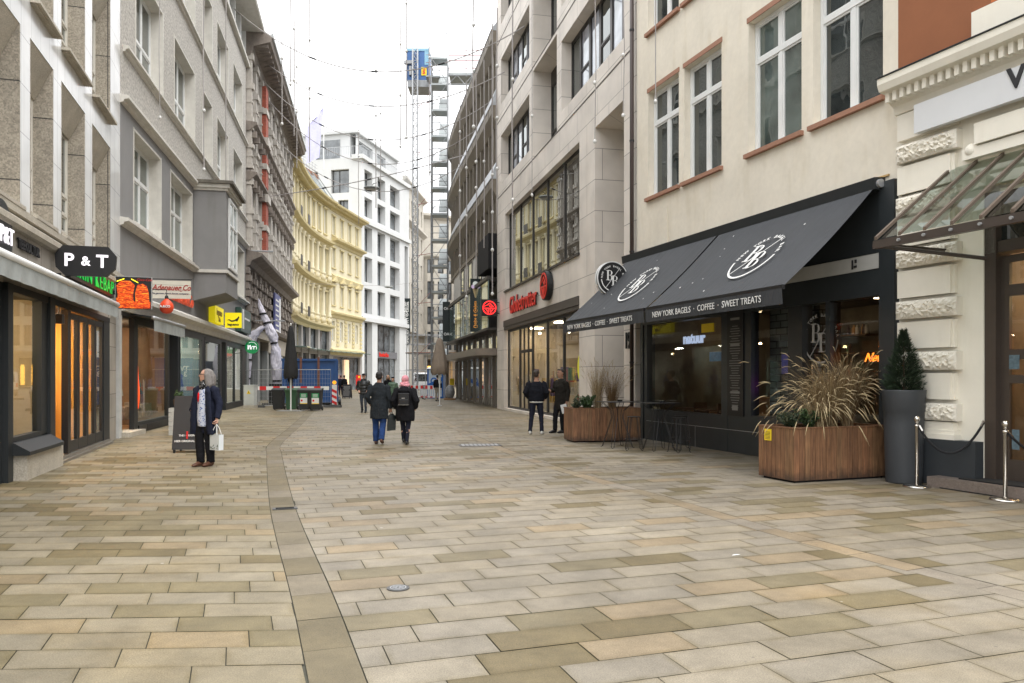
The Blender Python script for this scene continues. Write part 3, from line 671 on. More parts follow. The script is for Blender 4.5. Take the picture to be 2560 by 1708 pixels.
lamps(T, [(.6, 1.6, 2.35), (1.2, 2.5, 2.9), (3, 1.2, 2.9), (4.4, 2, 2.9), (8, 1.5, 2.9), (9.5, 1.5, 2.9), (13, 1.5, 2.9), (14.8, 1.5, 2.9), (19, 1.5, 2.9), (21, 2, 2.9)], .08)
panels(T, [(1.2, 1.6), (2.6, 1.0), (4.2, 2.2)], 3.26); panels(T, [(7.2, 1.2), (9, 2), (10.6, 1.2), (13, 1.4), (15, 2.2), (18.5, 1.4), (20.5, 2.4), (22.5, 1.4)], 3.26, 'cool')
def mannequin(b, u, y, h=1.75, z=.12):
    k = h/1.75
    b.lathe([(.10*k, 0), (.08*k, .8*k), (.17*k, .85*k), (.13*k, 1.1*k), (.20*k, 1.42*k), (.05*k, 1.5*k), (.05*k, 1.55*k), (.09*k, 1.62*k), (.085*k, 1.7*k), (.03*k, 1.76*k)], 12, (u, y, z), .65)
    b.tube([(u-.22*k, y, z+1.38*k), (u-.27*k, y-.05, z+1.05*k), (u-.25*k, y-.1, z+.78*k)], .045*k); b.tube([(u+.22*k, y, z+1.38*k), (u+.27*k, y-.05, z+1.05*k), (u+.25*k, y-.1, z+.78*k)], .045*k)
for nm, cc, lst in (('dummy', (.035, .035, .045), [(.75, .9), (8.6, .8), (19.2, .9)]), ('dummy', (.45, .45, .43), [(2.1, .7), (13.3, .8), (20.6, .8)]), ('dummy', (.05, .25, .27), [(4.6, .8), (9.4, .9)]), ('dummy', (.08, .12, .3), [(3.4, 1.2), (14.6, 1.0), (10.5, .7)])):
    b = B(); [mannequin(b, u, y, 1.72, .3) for u, y in lst]; b.build(nm, mat('dummy_%d' % int(cc[2]*100), cc, .8, .2, 8), T, smooth=True)
b = B()
for k in range(22): u = R.choice([R.uniform(1.9, 5.2), R.uniform(7.4, 11), R.uniform(12.2, 15.4), R.uniform(17.8, 22.5)]); h = R.uniform(.15, .5); b.box(u, u+R.uniform(.15, .45), .5, .8, .35, .35+h)
b.build('display_box', mat('display_goods', (.35, .3, .25), .7, .6, 6), T)
b = B(); b.plate([(1.74, 1.55), (1.84, 1.95), (1.92, 1.55)], .02, .035); b.ball((1.84, .02, 1.15), .13, .03, .46, 14, 10); b.build('window_sticker', mat('orange_buoy_sticker', (.95, .09, .01), .5, .03, emit=.25), T)
text("Adenauer&Co", .62, mat('orange_script', (.75, .09, .03), .5, .08), T, (6.9, -.10, 4.45), bold=.008, ext=.03, shear=.35, xs=1.15)
# grey cloth awning over the second shop
t = thing('awning', 'short sloping grey cloth awning over the shop with the orange round buoy sign', 'awning', (B0[0], B0[1], 0), atan2(BD[1], BD[0]))
b = B(); b.tube([(.9, -.62, 3.30), (4.9, -.62, 3.30)], .055, 10); b.build('roller', M['steel'], t, smooth=True)
b = B()
for i in range(30):
    x0 = .9+4.0*i/30; x1 = .9+4.0*(i+1)/30; w0 = .01*sin(i*2.1); w1 = .01*sin(i*2.1+2.1); b.quad((x0, -.64+w0, 2.93), (x1, -.64+w1, 2.93), (x1, -.64, 3.27), (x0, -.64, 3.27))
b.build('valance', cloth, t)
b = B(); b.prism([(-.6, 3.34), (-.02, 3.42), (-.02, 3.38), (-.6, 3.30)], .9, 4.9); b.build('cover', M['charcoal'], t)

# ================================================================ C: ornate brown-grey building
orn = mat('sooty_sandstone', (.215, .185, .16), .85, .3, 1.6, .3, 20, fine=.15, fs=25)
lstone = mat('pale_sandstone', (.46, .43, .39), .8, .25, 3, .2, 20)
streak(orn, .8, (.5, .47, .44)); streak(lstone, .6)
brick_ = slabs('red_brick_pier', (.36, .075, .04), .25, .08, .012, (.2, .08, .06), .2, .8, .5, 3, .2)
T = front('ornate_sandstone_building', 'sooty ornate sandstone building with close window pilasters and dark eaves, third on the left', 'building', C0, CDr, 'L')
LEN = 23.3; pit = 2.33; nb = 10
ops = []
for k in range(nb):
    a = .45+k*pit
    ops += [(a+.15, a+1.3, 9.6, 12.9), (a+.15, a+1.3, 14.2, 16.0), (a+.15, a+1.3, 17.0, 20.2), (a+.2, a+1.25, 5.3, 7.6)]
b = B(); b.wall(0, LEN, 4.6, 21, ops, .45); b.box(.01, LEN-.01, 1, 12, 0, 20.9); b.build('wall', orn, T)
for a, c, z0, z1 in ops: win(T, a, c, z0, z1, .3, mat('brown_frame', (.12, .05, .03), .6, .1), M['dim'], .07, (.5,), (.65,), .08)
pil = B(); pil.box(0, .3, -.30, -.001, 0, 3.9); pil.box(-.06, .36, -.38, -.001, 0, .3); pil.box(-.06, .36, -.40, -.001, 3.6, 3.95); pil.box(-.05, .35, -.42, -.001, 1.9, 2.25); pil.box(-.03, .33, -.36, -.001, 1.1, 1.2)
pm_ = pil.mesh('pilaster', lstone)
for k in range(nb+1):
    for z, sc in ((9.2, 1), (13.75, .62), (16.45, 1)):
        if k == 2: continue
        o = inst(pm_, 'pilaster', T, (.12+k*pit-.0, 0, z)); o.scale = (1, 1, sc)
        o = inst(pm_, 'pilaster', T, (.12+k*pit+1.85-.05, 0, z)) if k < nb else o; o.scale = (1, 1, sc)
b = B()
for z in (13.25, 16.15): b.prism([(0, z-.25), (-.25, z-.2), (-.45, z), (-.62, z+.12), (-.62, z+.25), (0, z+.32)], 0, LEN)
b.prism([(0, 8.05), (-.2, 8.1), (-.35, 8.4), (-.85, 8.62), (-.9, 8.8), (0, 9.0)], 0, LEN); b.prism([(0, 4.5), (-.5, 4.6), (-.6, 4.8), (0, 4.95)], 2.5, LEN)
b.prism([(0, 20.2), (-.25, 20.3), (-.4, 20.8), (-1.35, 21.1), (-1.45, 21.45), (0, 22.3)], 0, LEN); b.build('cornice', orn, T)
b = B(); b.box(0, LEN, -1.52, -1.40, 21.4, 21.62); b.build('gutter', mat('zinc', (.4, .42, .42), .5, .2), T)
b = B()
for k in range(int(LEN/.75)): b.box(.2+k*.75, .45+k*.75, -1.2, -.3, 20.85, 21.05)
for k in range(int(LEN/1.16)): b.box(.3+k*1.165, .5+k*1.165, -.55, -.02, 12.65, 13.05); b.box(.3+k*1.165, .5+k*1.165, -.55, -.02, 15.6, 15.95)
b.build('bracket', orn, T)
b = B()
for z0, z1 in ((9.2, 12.7), (13.7, 15.7), (16.6, 20.1)): b.box(4.35, 5.45, -.55, -.002, z0, z1)
b.build('brick_pier', brick_, T)
b = B()
for z in (10.9, 14.8, 18.3): b.box(4.25, 5.55, -.62, -.003, z, z+.35)
for z in (9.0, 12.7, 16.3): b.box(4.2, 5.6, -.7, -.003, z, z+.5)
b.build('capital', lstone, T)
for k in range(nb+1):   # rusticated piers of the mezzanine
    b = B(); b.box(k*pit-.2, k*pit+.3, -.10, -.002, 4.96, 7.99)
    for q in range(7):
        z = 4.95+q*.44; b.box(k*pit-.28, k*pit+.42, -.20-.1*(q % 2), -.002, z, z+.36)
    b.build('rusticated_pier', orn, T); b = B(); b.box(k*pit+1.66, k*pit+1.94, -.08, -.002, 4.96, 7.99)
    for q in range(6): z = 5.0+q*.44; b.box(k*pit+1.62, k*pit+1.98, -.12-.12*(q % 2), -.002, z, z+.3)
    b.build('rusticated_pier', orn, T)
b = B(); b.box(2.2, 9.0, -.35, .4, 4.0, 4.55); b.box(9.0, LEN, -.12, .4, 3.3, 4.45); b.build('fascia', mat('tan_fascia', (.36, .32, .26), .7, .1), T)
b = B()
for k in range(6): b.box(k*4.4, k*4.4+.9, -.05, .5, 0, 3.4 if k > 1 else 4.5)
b.build('shop_pier', mat('grey_pier', (.22, .23, .23), .6, .1), T)
b = B(); b.box(0, LEN, .3, .32, 0, 4.2); b.build('shop_glazing', M['dim'], T)
text("C Thrcat", .8, M['steel'], T, (13, -.15, 3.9), bold=.02, name='lettering') if False else None
b = B(); b.box(10.2, 13.6, -.42, -.30, 4.6, 7.6); o = b.build('banner', mat('violet_banner', (.10, .11, .26), .6, .1), T)
b = B(); b.box(12.6, 13.4, -.435, -.421, 4.8, 7.4)
for k in range(7): b.box(10.5, 12.2, -.435, -.421, 4.9+k*.36, 5.02+k*.36)
b.build('banner_print', M['text_white'], T)
b = B(); b.tube([(.2, -.1, 8.95), (.2, -1.5, 8.95)], .05); b.tube([(2.4, -.1, 5.05), (2.4, -1.9, 5.05)], .035); b.tube([(2.4, -.9, 5.2), (2.4, -.9, 4.95)], .12); b.build('rod', M['steel'], T)
# ================================================================ F: cream building with the bagel shop
cream = mat('cream_plaster', (.73, .675, .57), .85, .1, .8, .08, 30, fine=.03, fs=8)
n_, l_, p_ = nodes(cream)   # rain marks and patched spots
t_ = n_.new("ShaderNodeTexCoord"); mp = n_.new("ShaderNodeMapping"); mp.inputs["Scale"].default_value = (2.2, 2.2, .5); z_ = n_.new("ShaderNodeTexNoise"); z_.inputs["Scale"].default_value = 1.2; z_.inputs["Detail"].default_value = 7
l_.new(t_.outputs["Object"], mp.inputs[0]); l_.new(mp.outputs[0], z_.inputs[0]); r_ = n_.new("ShaderNodeMapRange"); r_.inputs[1].default_value = .56; r_.inputs[2].default_value = .74; r_.inputs[4].default_value = .5; l_.new(z_.outputs["Fac"], r_.inputs[0])
x_ = n_.new("ShaderNodeMixRGB"); x_.blend_type = 'MULTIPLY'; x_.inputs[2].default_value = (.80, .76, .66, 1); l_.new(r_.outputs[0], x_.inputs[0]); l_.new(p_.inputs["Base Color"].links[0].from_socket, x_.inputs[1]); l_.new(x_.outputs[0], p_.inputs["Base Color"])
streak(cream, .28, (.80, .75, .64), .6, .48, .68, .3)
terra = mat('terracotta_sill', (.33, .17, .11), .8, .12, 5)
T = front('cream_plaster_building', 'cream plaster building with white framed windows and terracotta sills over the dark bagel shop', 'building', F0, FD, 'R')
bays = [(.30, 1.80), (2.05, 3.58), (4.55, 6.18), (6.50, 8.16)]
ops = [(a, c, 6.32, 9.08) for a, c in bays]+[(a, c, 10.64, 13.2) for a, c in bays]+[(a, c, 14.5, 17) for a, c in bays]
b = B(); b.wall(-.32, 8.50, 4.9, 18, ops, .26); b.box(-.31, 8.49, 1.3, 10, 3.45, 17.9); b.build('wall', cream, T)
b = B(); b.box(-.32, 8.5, .0, .28, 3.1, 4.9); b.build('lower_wall', cream, T)
for a, c, z0, z1 in ops:
    b = B(); b.box(a-.07, c+.06, -.09, .2, z0-.09, z0-.002); b.build('sill', terra, T)
    b = B(); b.box(a-.04, c+.03, -.02, .02, z1+.002, z1+.11); b.build('lintel', terra, T)
    win(T, a+.006, c-.006, z0+.005, z1-.005, .16, M['white'], M['curtain'] if abs(a-4.55) < .1 else M['dim'], .075, (.5,), (.70,), .09, bar=.10)
b = B(); b.box(.35, 1.3, -.03, -.003, 4.92, 5.9); b.build('corner_strip', cream, T)
# dark shop front
sf = mat('anthracite_panel', (.028, .033, .036), .35, .12, 3)
b = B(); b.box(-.02, .12, -.06, .2, 0, 3.2); b.box(.16, .3, -.04, .2, 0, 3.2); b.box(3.64, 3.86, -.05, .15, 0, 3.2); b.box(4.50, 4.70, -.05, .15, 0, 3.2); b.box(5.84, 6.24, -.04, .2, 0, 3.2)
b.box(6.86, 6.98, -.04, .2, 0, 3.2); b.box(8.16, 8.48, -.09, .25, 0, 4.86); b.box(.3, 3.64, -.05, .15, .0, .80); b.box(3.86, 4.5, -.04, .15, 0, 3.2); b.box(4.7, 5.84, -.05, .15, 0, .83); b.box(6.98, 8.16, -.05, .15, 0, .7)
b.box(-.02, 8.16, -.06, .2, 3.0, 3.45); b.box(.0, 8.16, -.02, .1, 3.72, 4.86); b.build('shop_frame', sf, T)
b = B(); b.box(5.0, 8.16, -.075, .0, 3.452, 3.70); b.build('fascia_strip', mat('pale_strip', (.42, .42, .40), .6, .1), T)
b = B(); b.box(7.55, 7.58, -.09, -.076, 3.5, 3.66); b.box(7.6, 7.66, -.09, -.076, 3.52, 3.56); b.box(7.62, 7.66, -.09, -.076, 3.6, 3.66); b.build('fascia_mark', M['text_black'], T)
b = B(); b.box(.3, 5.84, -.056, -.051, .485, .495); b.box(2.6, 2.606, -.056, -.051, 0, .48); b.build('steel_trim', M['steel'], T)
b = B(); b.sheet(.3, 3.64, .04, .05, .79, 3.02); b.sheet(4.7, 5.84, .04, .05, .82, 3.02); b.sheet(6.98, 8.16, .04, .05, .69, 3.02); b.sheet(6.24, 6.86, .10, .11, .2, 3.02); b.build('pane', M['clear'], T)
b = B(); b.box(5.9, 8.0, -.45, -.05, 0, .16); b.build('doorstep', gbase, T)
room(T, .05, 8.4, 3.4, 4.5, mat('dark_brick_wall', (.13, .115, .095), .85, .3), mat('dark_floor', (.09, .075, .06), .5, .2))
stn = slabs('grey_rubble_wall', (.17, .185, .18), .34, .14, .012, (.06, .06, .06), .3, .8, .4, 4, .5)
b = B(); b.box(4.6, 6.1, .5, .7, .2, 3.2); b.build('stone_wall', stn, T)
b = B(); b.box(1.2, 1.9, 2.2, 3.0, 0, 1.1); b.box(2.3, 2.9, 2.6, 3.3, 0, 1.1); b.box(.6, 3.6, 1.1, 1.5, .72, .76); b.box(3.0, 3.2, .9, 1.1, 0, 3.3); b.build('bar_counter', wood, T)
panels(T, [(1.2, 2.6), (2.8, 3.4), (5.2, 3.0), (7.4, 2.8)], 3.38, 'faint', .3)
lamps(T, [(.9, 2.2, 2.55), (1.5, 2.6, 2.5), (2.2, 3.0, 2.5), (3.1, 2.4, 2.45), (7.2, 2.0, 2.6), (7.6, 2.6, 2.5)], .035)
b = B(); dkw = mat('dark_wood', (.09, .05, .03), .5, .2)
for z in (1.3, 1.75, 2.2, 2.65): b.box(.5, 3.4, 4.2, 4.6, z, z+.04); b.box(6.6, 8.2, 4.2, 4.6, z, z+.04)
b.build('shelf', dkw, T); rr = random.Random(21)
for nm, cc in (('jar_amber', (.35, .18, .05)), ('jar_white', (.45, .43, .4)), ('jar_green', (.06, .14, .07)), ('jar_dark', (.05, .03, .03))):
    b = B()
    for k in range(16): u = rr.uniform(.6, 3.3) if k % 3 else rr.uniform(6.7, 8.1); z = rr.choice((1.34, 1.79, 2.24, 2.69)); b.lathe([(.05, 0), (.05, .16), (.025, .2), (.025, .24)], 8, (u, 4.35, z))
    b.build('bottle', mat(nm, cc, .4, .2), T)
for u in (.9, 1.9, 2.9):
    b = B(); b.lathe([(0, .70), (.3, .70), (.3, .74), (0, .74)], 20, (u, .75, .1)); b.tube([(u, .75, .1), (u, .75, .8)], .03); b.build('cafe_table', dkw, T)
    b = B(); b.box(u+.3, u+.66, .6, .96, .5, .55); b.box(u+.62, u+.66, .6, .96, .55, 1.0); [b.tube([(u+x, y, .03), (u+x, y, .5)], .015) for x in (.33, .63) for y in (.63, .93)]; b.build('cafe_chair', dkw, T)
b = B(); b.box(.4, 1.0, 1.8, 1.82, 2.05, 2.3); b.build('screen', mat('blue_screen', (.08, .14, .22), .5, .4, 12, emit=.08), T)
b = B(); b.box(5.0, 5.7, .48, .5, 1.7, 2.1); b.build('screen', mat('violet_screen', (.06, .06, .18), .5, .4, 12, emit=.12), T)
b = B(); b.ball((5.35, .48, 1.45), .13, .01, .17); b.build('glow_sign', mat('magenta_glow', (.4, .03, .5), .5, .1, emit=1), T)
b = B(); b.box(2.78, 3.25, .0, .03, 2.66, 2.86); b.build('notice', mat('yellow_notice', (.85, .62, .02), .6, .03), T)
text("natuur", .38, mat('cool_glow', (.5, .58, .8), .5, 0, emit=.25), T, (1.05, .9, 2.62), rot=(pi/2, 0, 0), bold=.012, ext=.01)
tx = text("it in", .26, mat('orange_neon', (1, .22, .02), .5, 0, emit=.9), T, (7.75, .5, 2.25), shear=.5, bold=.003); tx = text("New York.", .22, MATS['orange_neon'], T, (7.72, .5, 1.98), shear=.5, bold=.003)
b = B(); b.box(6.45, 6.48, -.0, .09, 1.6, 1.9); b.build('door_handle', M['chrome'], T)
# menu board with small print
b = B(); b.box(3.90, 4.46, -.075, -.041, .80, 3.1); mb = b.build('menu_board', mat('menu_black', (.015, .015, .016), .4, .1), T)
b = B()
for k in range(34):
    w_ = R.uniform(.10, .2); z = 2.72-k*.053; b.box(4.18-w_, 4.18+w_, -.079, -.0755, z, z+.012)
for z in (2.86, 2.3, 1.28): b.box(4.02, 4.34, -.080, -.0755, z, z+.05)
b.box(4.08, 4.28, -.080, -.0755, .92, 1.02); b.build('menu_print', mat('dim_print', (.22, .22, .21), .6, .1), mb)
# ---- monogram used on sign, awning and door
def letterB(b, x, z, s, y0, y1):
    st = .17*s
    b.plate([(x, z), (x+st, z), (x+st, z+s), (x, z+s)], y0, y1); b.plate([(x-.10*s, z), (x+.26*s, z), (x+.26*s, z+.05*s), (x-.10*s, z+.05*s)], y0-.001, y1)
    b.plate([(x-.10*s, z+.95*s), (x+.26*s, z+.95*s), (x+.26*s, z+s), (x-.10*s, z+s)], y0-.001, y1)
    for cz, r in ((z+.75*s, .25*s), (z+.26*s, .26*s)):
        n = 12
        for k in range(n):
            p, q = -pi/2+pi*k/n, -pi/2+pi*(k+1)/n; w0 = .03*s+.12*s*cos(p); w1 = .03*s+.12*s*cos(q)
            cx = x+st+.1*s
            b.plate([(cx+(r*1.25-w0)*cos(p), cz+(r-.03*s)*sin(p)), (cx+r*1.25*cos(p), cz+r*sin(p)), (cx+r*1.25*cos(q), cz+r*sin(q)), (cx+(r*1.25-w1)*cos(q), cz+(r-.03*s)*sin(q))], y0, y1)
        for e in (r, -r): b.plate([(x+st*.5, cz+e-.02*s), (x+st+.12*s, cz+e-.02*s), (x+st+.12*s, cz+e+.02*s), (x+st*.5, cz+e+.02*s)], y0, y1)
def monogram(parent, m, r, loc, rot, y0=-.004, y1=0, full=False, name='monogram'):
    b = B(); letterB(b, -.48*r, -.14*r, .76*r, y0, y1); letterB(b, -.04*r, -.54*r, .76*r, y0, y1)
    b.plate([(-.62*r, -.72*r), (-.60*r, -.74*r), (.56*r, .74*r), (.54*r, .76*r)], y0-.002, y1)
    b.ring((0, 0), r*.93, r*1.0, y0, y1, -pi*.97, -pi*.03, 40)
    if full: b.ring((0, 0), r*1.10, r*1.14, y0, y1)
    o = b.build(name, m, parent, loc, rot)
    s = "NEW YORK BAGEL BAR"
    for i, ch in enumerate(s):
        if ch == ' ': continue
        q = pi*.97-(pi*.94)*i/(len(s)-1); tx = text(ch, r*.19, m, o, (cos(q)*r*.94, y0-.001, sin(q)*r*.94), rot=(pi/2, q-pi/2 if False else -(q-pi/2), 0), bold=r*.004, ext=.002)
    return o
monogram(T, mat('door_print', (.42, .42, .41), .6, .05), .46, (6.6, .08, 2.35), (0, 0, 0))
# ---- awning: two cloth fields on one long cassette
aw = thing('awning', 'large black awning in two sloping fields with round white monograms over the bagel shop', 'awning', (F0[0], F0[1], 0), atan2(FD[1], FD[0])+pi)
acl = mat('black_awning_cloth', (.038, .041, .046), .8, .12, 1.5, .1, 20)
n_, l_, p_ = nodes(acl); t_ = n_.new("ShaderNodeTexCoord"); mp = n_.new("ShaderNodeMapping"); mp.inputs["Scale"].default_value = (7, .6, .6); z_ = n_.new("ShaderNodeTexNoise"); z_.inputs["Scale"].default_value = 1; z_.inputs["Detail"].default_value = 4
l_.new(t_.outputs["Object"], mp.inputs[0]); l_.new(mp.outputs[0], z_.inputs[0]); bb = n_.new("ShaderNodeBump"); bb.inputs["Strength"].default_value = .5; bb.inputs["Distance"].default_value = .07; l_.new(z_.outputs["Fac"], bb.inputs["Height"]); l_.new(bb.outputs[0], p_.inputs["Normal"]); streak(acl, .5, (1.5, 1.5, 1.5), 1.2, .5, .8, .6)
b = B(); b.prism([(-.02, 4.72), (-.22, 4.74), (-.24, 4.93), (-.02, 4.95)], -.75, 8.22); b.build('cassette', M['charcoal'], aw)
b = B(); b.prism([(-.0, 4.951), (-.03, 4.951), (-.02, 4.985), (.0, 4.985)], .2, 8.3); b.build('old_paint_edge', mat('old_paint', (.42, .27, .10), .8, .5, 5), aw)
b = B(); b.tube([(8.2, -.14, 4.83), (8.27, -.14, 4.83)], .07, 14); b.build('end_cap', M['steel'], aw)
ZT, ZF, YF = 4.76, 3.08, -2.0
sl = atan2(ZT-ZF, -YF-.2); Ls = hypot(ZT-ZF, -YF-.2)
for a, c in ((-.62, 3.72), (3.80, 8.16)):
    b = B(); n = 30; m_ = 10
    for i in range(n+1):
        for j in range(m_+1):
            t_ = j/m_; x = a+(c-a)*i/n; sag = -.055*sin(pi*t_)-.012*sin(pi*t_)*sin(pi*i/n*5)
            b.v.append((x, -.2+(YF+.2)*t_, ZT+(ZF-ZT)*t_+sag+.004*sin(i*2.3)*t_))
    for i in range(n):
        for j in range(m_): q = i*(m_+1)+j; b.f.append((q, q+1, q+m_+2, q+m_+1))
    o = b.build('cloth', acl, aw, smooth=True)
    b = B(); b.box(a, c, YF-.03, YF+.03, ZF-.05, ZF+.02); b.build('front_bar', M['black'], aw)
    b = B()
    for i in range(24):
        x0 = a+(c-a)*i/24; x1 = a+(c-a)*(i+1)/24; b.quad((x0, YF-.02+.006*sin(i*1.9), ZF-.29), (x1, YF-.02+.006*sin(i*1.9+1.9), ZF-.29), (x1, YF-.032, ZF-.04), (x0, YF-.032, ZF-.04))
    v = b.build('valance', acl, aw)
    text("NEW YORK BAGELS  ·  COFFEE  ·  SWEET TREATS", .165, M['text_white'], v, ((a+c)/2-.1, YF-.042, ZF-.165), bold=0, ext=.002, xs=.98)
    b = B(); rs_ = random.Random(int(a*10)+40)
    for q_ in range(9):
        tt = rs_.uniform(.08, .9); x_ = rs_.uniform(a+.2, c-.2); y_, z_ = -.2+(YF+.2)*tt, ZT+(ZF-ZT)*tt+.012-.05*sin(pi*tt); r_ = rs_.uniform(.010, .022); b.add([(x_-r_, y_-.7*r_, z_-.65*r_), (x_+r_, y_-.7*r_, z_-.65*r_), (x_+r_*.6, y_+.7*r_, z_+.65*r_), (x_-r_, y_+.5*r_, z_+.5*r_)], [(0, 1, 2, 3)])
    b.build('dropping', M['text_white'], o)
    cx = (a+c)/2+.42; t_ = .5
    rot = (-(pi/2-sl), 0, 0)
    mg = monogram(o, M['text_white'], .60, (cx, -.2+(YF+.2)*.56, ZT+(ZF-ZT)*.56+.012), rot)
b = B()
for u in (-.4, 3.5, 4.0, 7.9): b.tube([(u, -.15, 4.6), (u+.0, -1.1, 3.75), (u, YF+.03, ZF-.02)], .022)
b.build('folding_arm', M['black'], aw)
# ================================================================ downpipe between F and G
t = thing('downpipe', 'dark brown rain downpipe running up the seam of the cream plaster wall', 'downpipe', (F0[0], F0[1], 0), atan2(FD[1], FD[0])+pi)
b = B(); b.tube([(-.42, -.10, 0), (-.42, -.10, 17)], .055, 10); b.build('pipe', mat('brown_pipe', (.045, .028, .024), .45, .1), t, smooth=True)
b = B(); [b.tube([(-.42, -.10, z), (-.42, -.10, z+.05)], .066, 10) for z in (2, 5, 8, 11, 14)]; b.build('bracket', M['black'], t)

# ================================================================ H: rusticated building, right edge
hp = mat('cream_stucco', (.80, .76, .66), .7, .05, 2, .04, 30)
T = front('rusticated_corner_building', 'white and terracotta building with rough banded pilaster and dentil cornice at the right edge', 'building', H0, HD, 'R')
streak(hp, .3)
rk = mat('vermiculated_stone', (.74, .70, .61), .8, .06, 3, 0)
def rockblock(b, u0, u1, z0, z1, out):
    nx, nz = max(2, int((u1-u0)/.028)), max(2, int((z1-z0)/.028)); base = len(b.v)
    for i in range(nx+1):
        for j in range(nz+1):
            x = u0+(u1-u0)*i/nx; z = z0+(z1-z0)*j/nz; e = min(i, nx-i, 2)*min(j, nz-j, 2)/4
            d = R.choice((0, .3, 1))*.045*e; b.v.append((x+R.uniform(-.006, .006)*e, -out-.02*min(1, e)-d, z+R.uniform(-.006, .006)*e))
    for i in range(nx):
        for j in range(nz): q = base+i*(nz+1)+j; b.f.append((q, q+nz+1, q+nz+2, q+1))
    b.box(u0, u1, -out+.001, -.001, z0, z1)
ub, uc = .05, 1.08
b = B(); b.wall(0, 6, .0, 5.35, [(1.45, 5.6, 0, 4.4)], .35); b.box(0, 6, 1.6, 9, 4.45, 6.3); b.wall(0, 6, 5.35, 6.3, [], 0); b.build('wall', hp, T)
b = B(); b.wall(-.02, 6, 6.45, 14, [(3.2, 4.2, 9, 12)], .3); b.build('upper_wall', mat('terracotta_render', (.27, .10, .042), .85, .1, 1.5, .06, 30), T)
b = B(); b.wall(1.6, 6, 6.9, 14, [], .0, -.05); b.build('brick_face', slabs('orange_brick', (.42, .12, .035), .26, .085, .012, (.10, .05, .03), .15, .8, .5, 4, .3), T)
b = B(); b.box(1.38, 6, -.16, -.052, 6.46, 6.92); b.build('sill_course', hp, T)
b = B(); b.prism([(0, 5.85), (-.08, 5.87), (-.12, 6.0), (-.20, 6.04), (-.22, 6.16), (-.42, 6.2), (-.46, 6.30), (-.46, 6.40), (0, 6.46)], -.02, 6); b.build('cornice', hp, T)
b = B(); b.prism([(0, 6.462), (-.48, 6.405), (-.48, 6.42), (0, 6.485)], -.04, 6); b.build('cornice_flashing', M['charcoal'], T)
b = B()
for k in range(44): b.box(.02+k*.135, .09+k*.135, -.33, -.10, 6.03, 6.19)
b.build('dentil', hp, T)
b = B()
b.box(ub, uc, -.10, -.001, 5.42, 5.84); z = 5.36
pil_rows = [(5.05, 5.33), (4.22, 4.50), (3.38, 3.66), (2.56, 2.84), (1.75, 2.03), (.98, 1.24)]
for z0, z1 in pil_rows: rockblock(b, ub, uc+.04, z0, z1, .13)
b.build('rough_band', rk, T)
b = B(); zs = [5.36]+[z for r in pil_rows for z in (r[1], r[0])]+[.72]
for a, c in ((4.56, 5.0), (3.72, 4.17), (2.90, 3.33), (2.09, 2.51), (1.30, 1.70)):
    b.box(ub, uc-.09, -.10, -.001, a, c); b.plate([(ub, a-.0), (uc-.04, a), (uc-.04, c), (ub, c)], -.06, -.001)
b.box(ub, uc+.02, -.16, -.001, .70, .78); b.box(ub, uc, -.13, -.001, .78, .84); b.box(ub, uc-.04, -.10, -.001, .84, .96)
b.build('pilaster', hp, T)
b = B(); b.box(.0, 1.45, -.17, -.002, 0, .70); b.build('plinth', mat('blue_black_plinth', (.03, .035, .04), .6, .1), T)
b = B(); b.ball((1.32, -.06, 4.95), .10, .10, .10, 14, 10); b.box(1.2, 6, -.12, -.001, 4.82, 4.98); b.box(1.42, 6, -.16, -.001, 5.0, 5.3); b.build('moulding', hp, T)
b = B(); b.box(.48, 6, -.24, -.14, 5.42, 5.86); sb = b.build('sign_board', mat('sign_white', (.66, .67, .68), .5, .03), T)
text("V", .40, M['text_black'], sb, (2.10, -.25, 5.70), bold=.01, ext=.01); text("HAARE", .12, M['text_black'], sb, (2.42, -.25, 5.47), bold=.003, ext=.01)
b = B(); b.box(.52, .60, -.16, -.10, 2.68, 2.78); b.build('wall_fitting', hp, T)
b = B(); b.box(1.25, 1.6, .02, .30, 3.42, 3.80)
for k in range(9): b.box(1.235, 1.249, .06, .26, 3.46+k*.033, 3.475+k*.033)
b.build('vent_box', hp, T)
dk = mat('bronze_door', (.055, .042, .034), .4, .12)
b = B(); b.box(1.45, 1.62, .02, .34, 0.15, 4.3); b.box(1.62, 5.6, .05, .34, 3.42, 3.58); b.box(2.62, 2.85, .1, .2, .15, 3.4); b.box(1.62, 5.6, .12, .2, 3.58, 3.6); b.build('door_frame', dk, T)
for k in range(2):
    u = 1.62+k*1.23; W_ = 1.0
    d = B(); d.box(0, .13, 0, .06, 0, 3.2); d.box(W_-.13, W_, 0, .06, 0, 3.2)
    for z0, z1 in ((0, .30), (1.38, 1.50), (1.72, 1.86), (2.62, 2.78), (3.1, 3.2)): d.box(.13, W_-.13, 0, .06, z0, z1)
    o = d.build('door', dk, T, (u, .12, .17)); g = B(); g.sheet(.12, W_-.12, .03, .036, .28, 3.12); g.build('pane', M['clear'], o)
b = B(); b.box(1.62, 5.6, .14, .16, 3.6, 4.3); b.build('transom_light', M['dim'], T)
room(T, 1.5, 5.9, 4.2, 3.5, mat('brown_hall', (.13, .09, .06), .8, .3), wood, .36)
panels(T, [(2.2, 1.6), (3.6, 1.6)], 4.18, 'panel', .3)
lamps(T, [(2.0, 1.2, 3.0), (2.4, 1.8, 2.6), (1.9, 2.2, 3.6), (2.6, 1.0, 2.0)], .05); b = B(); b.box(1.8, 2.8, 1.5, 1.52, 2.88, 2.92); b.box(1.8, 2.6, 2.1, 2.12, 2.1, 2.14); b.build('light_strip', M['lamp'], T)
b = B(); b.box(1.95, 2.25, .6, .8, 1.9, 2.3); b.build('red_panel', mat('red_panel', (.6, .05, .02), .6, .05, emit=.3), T)
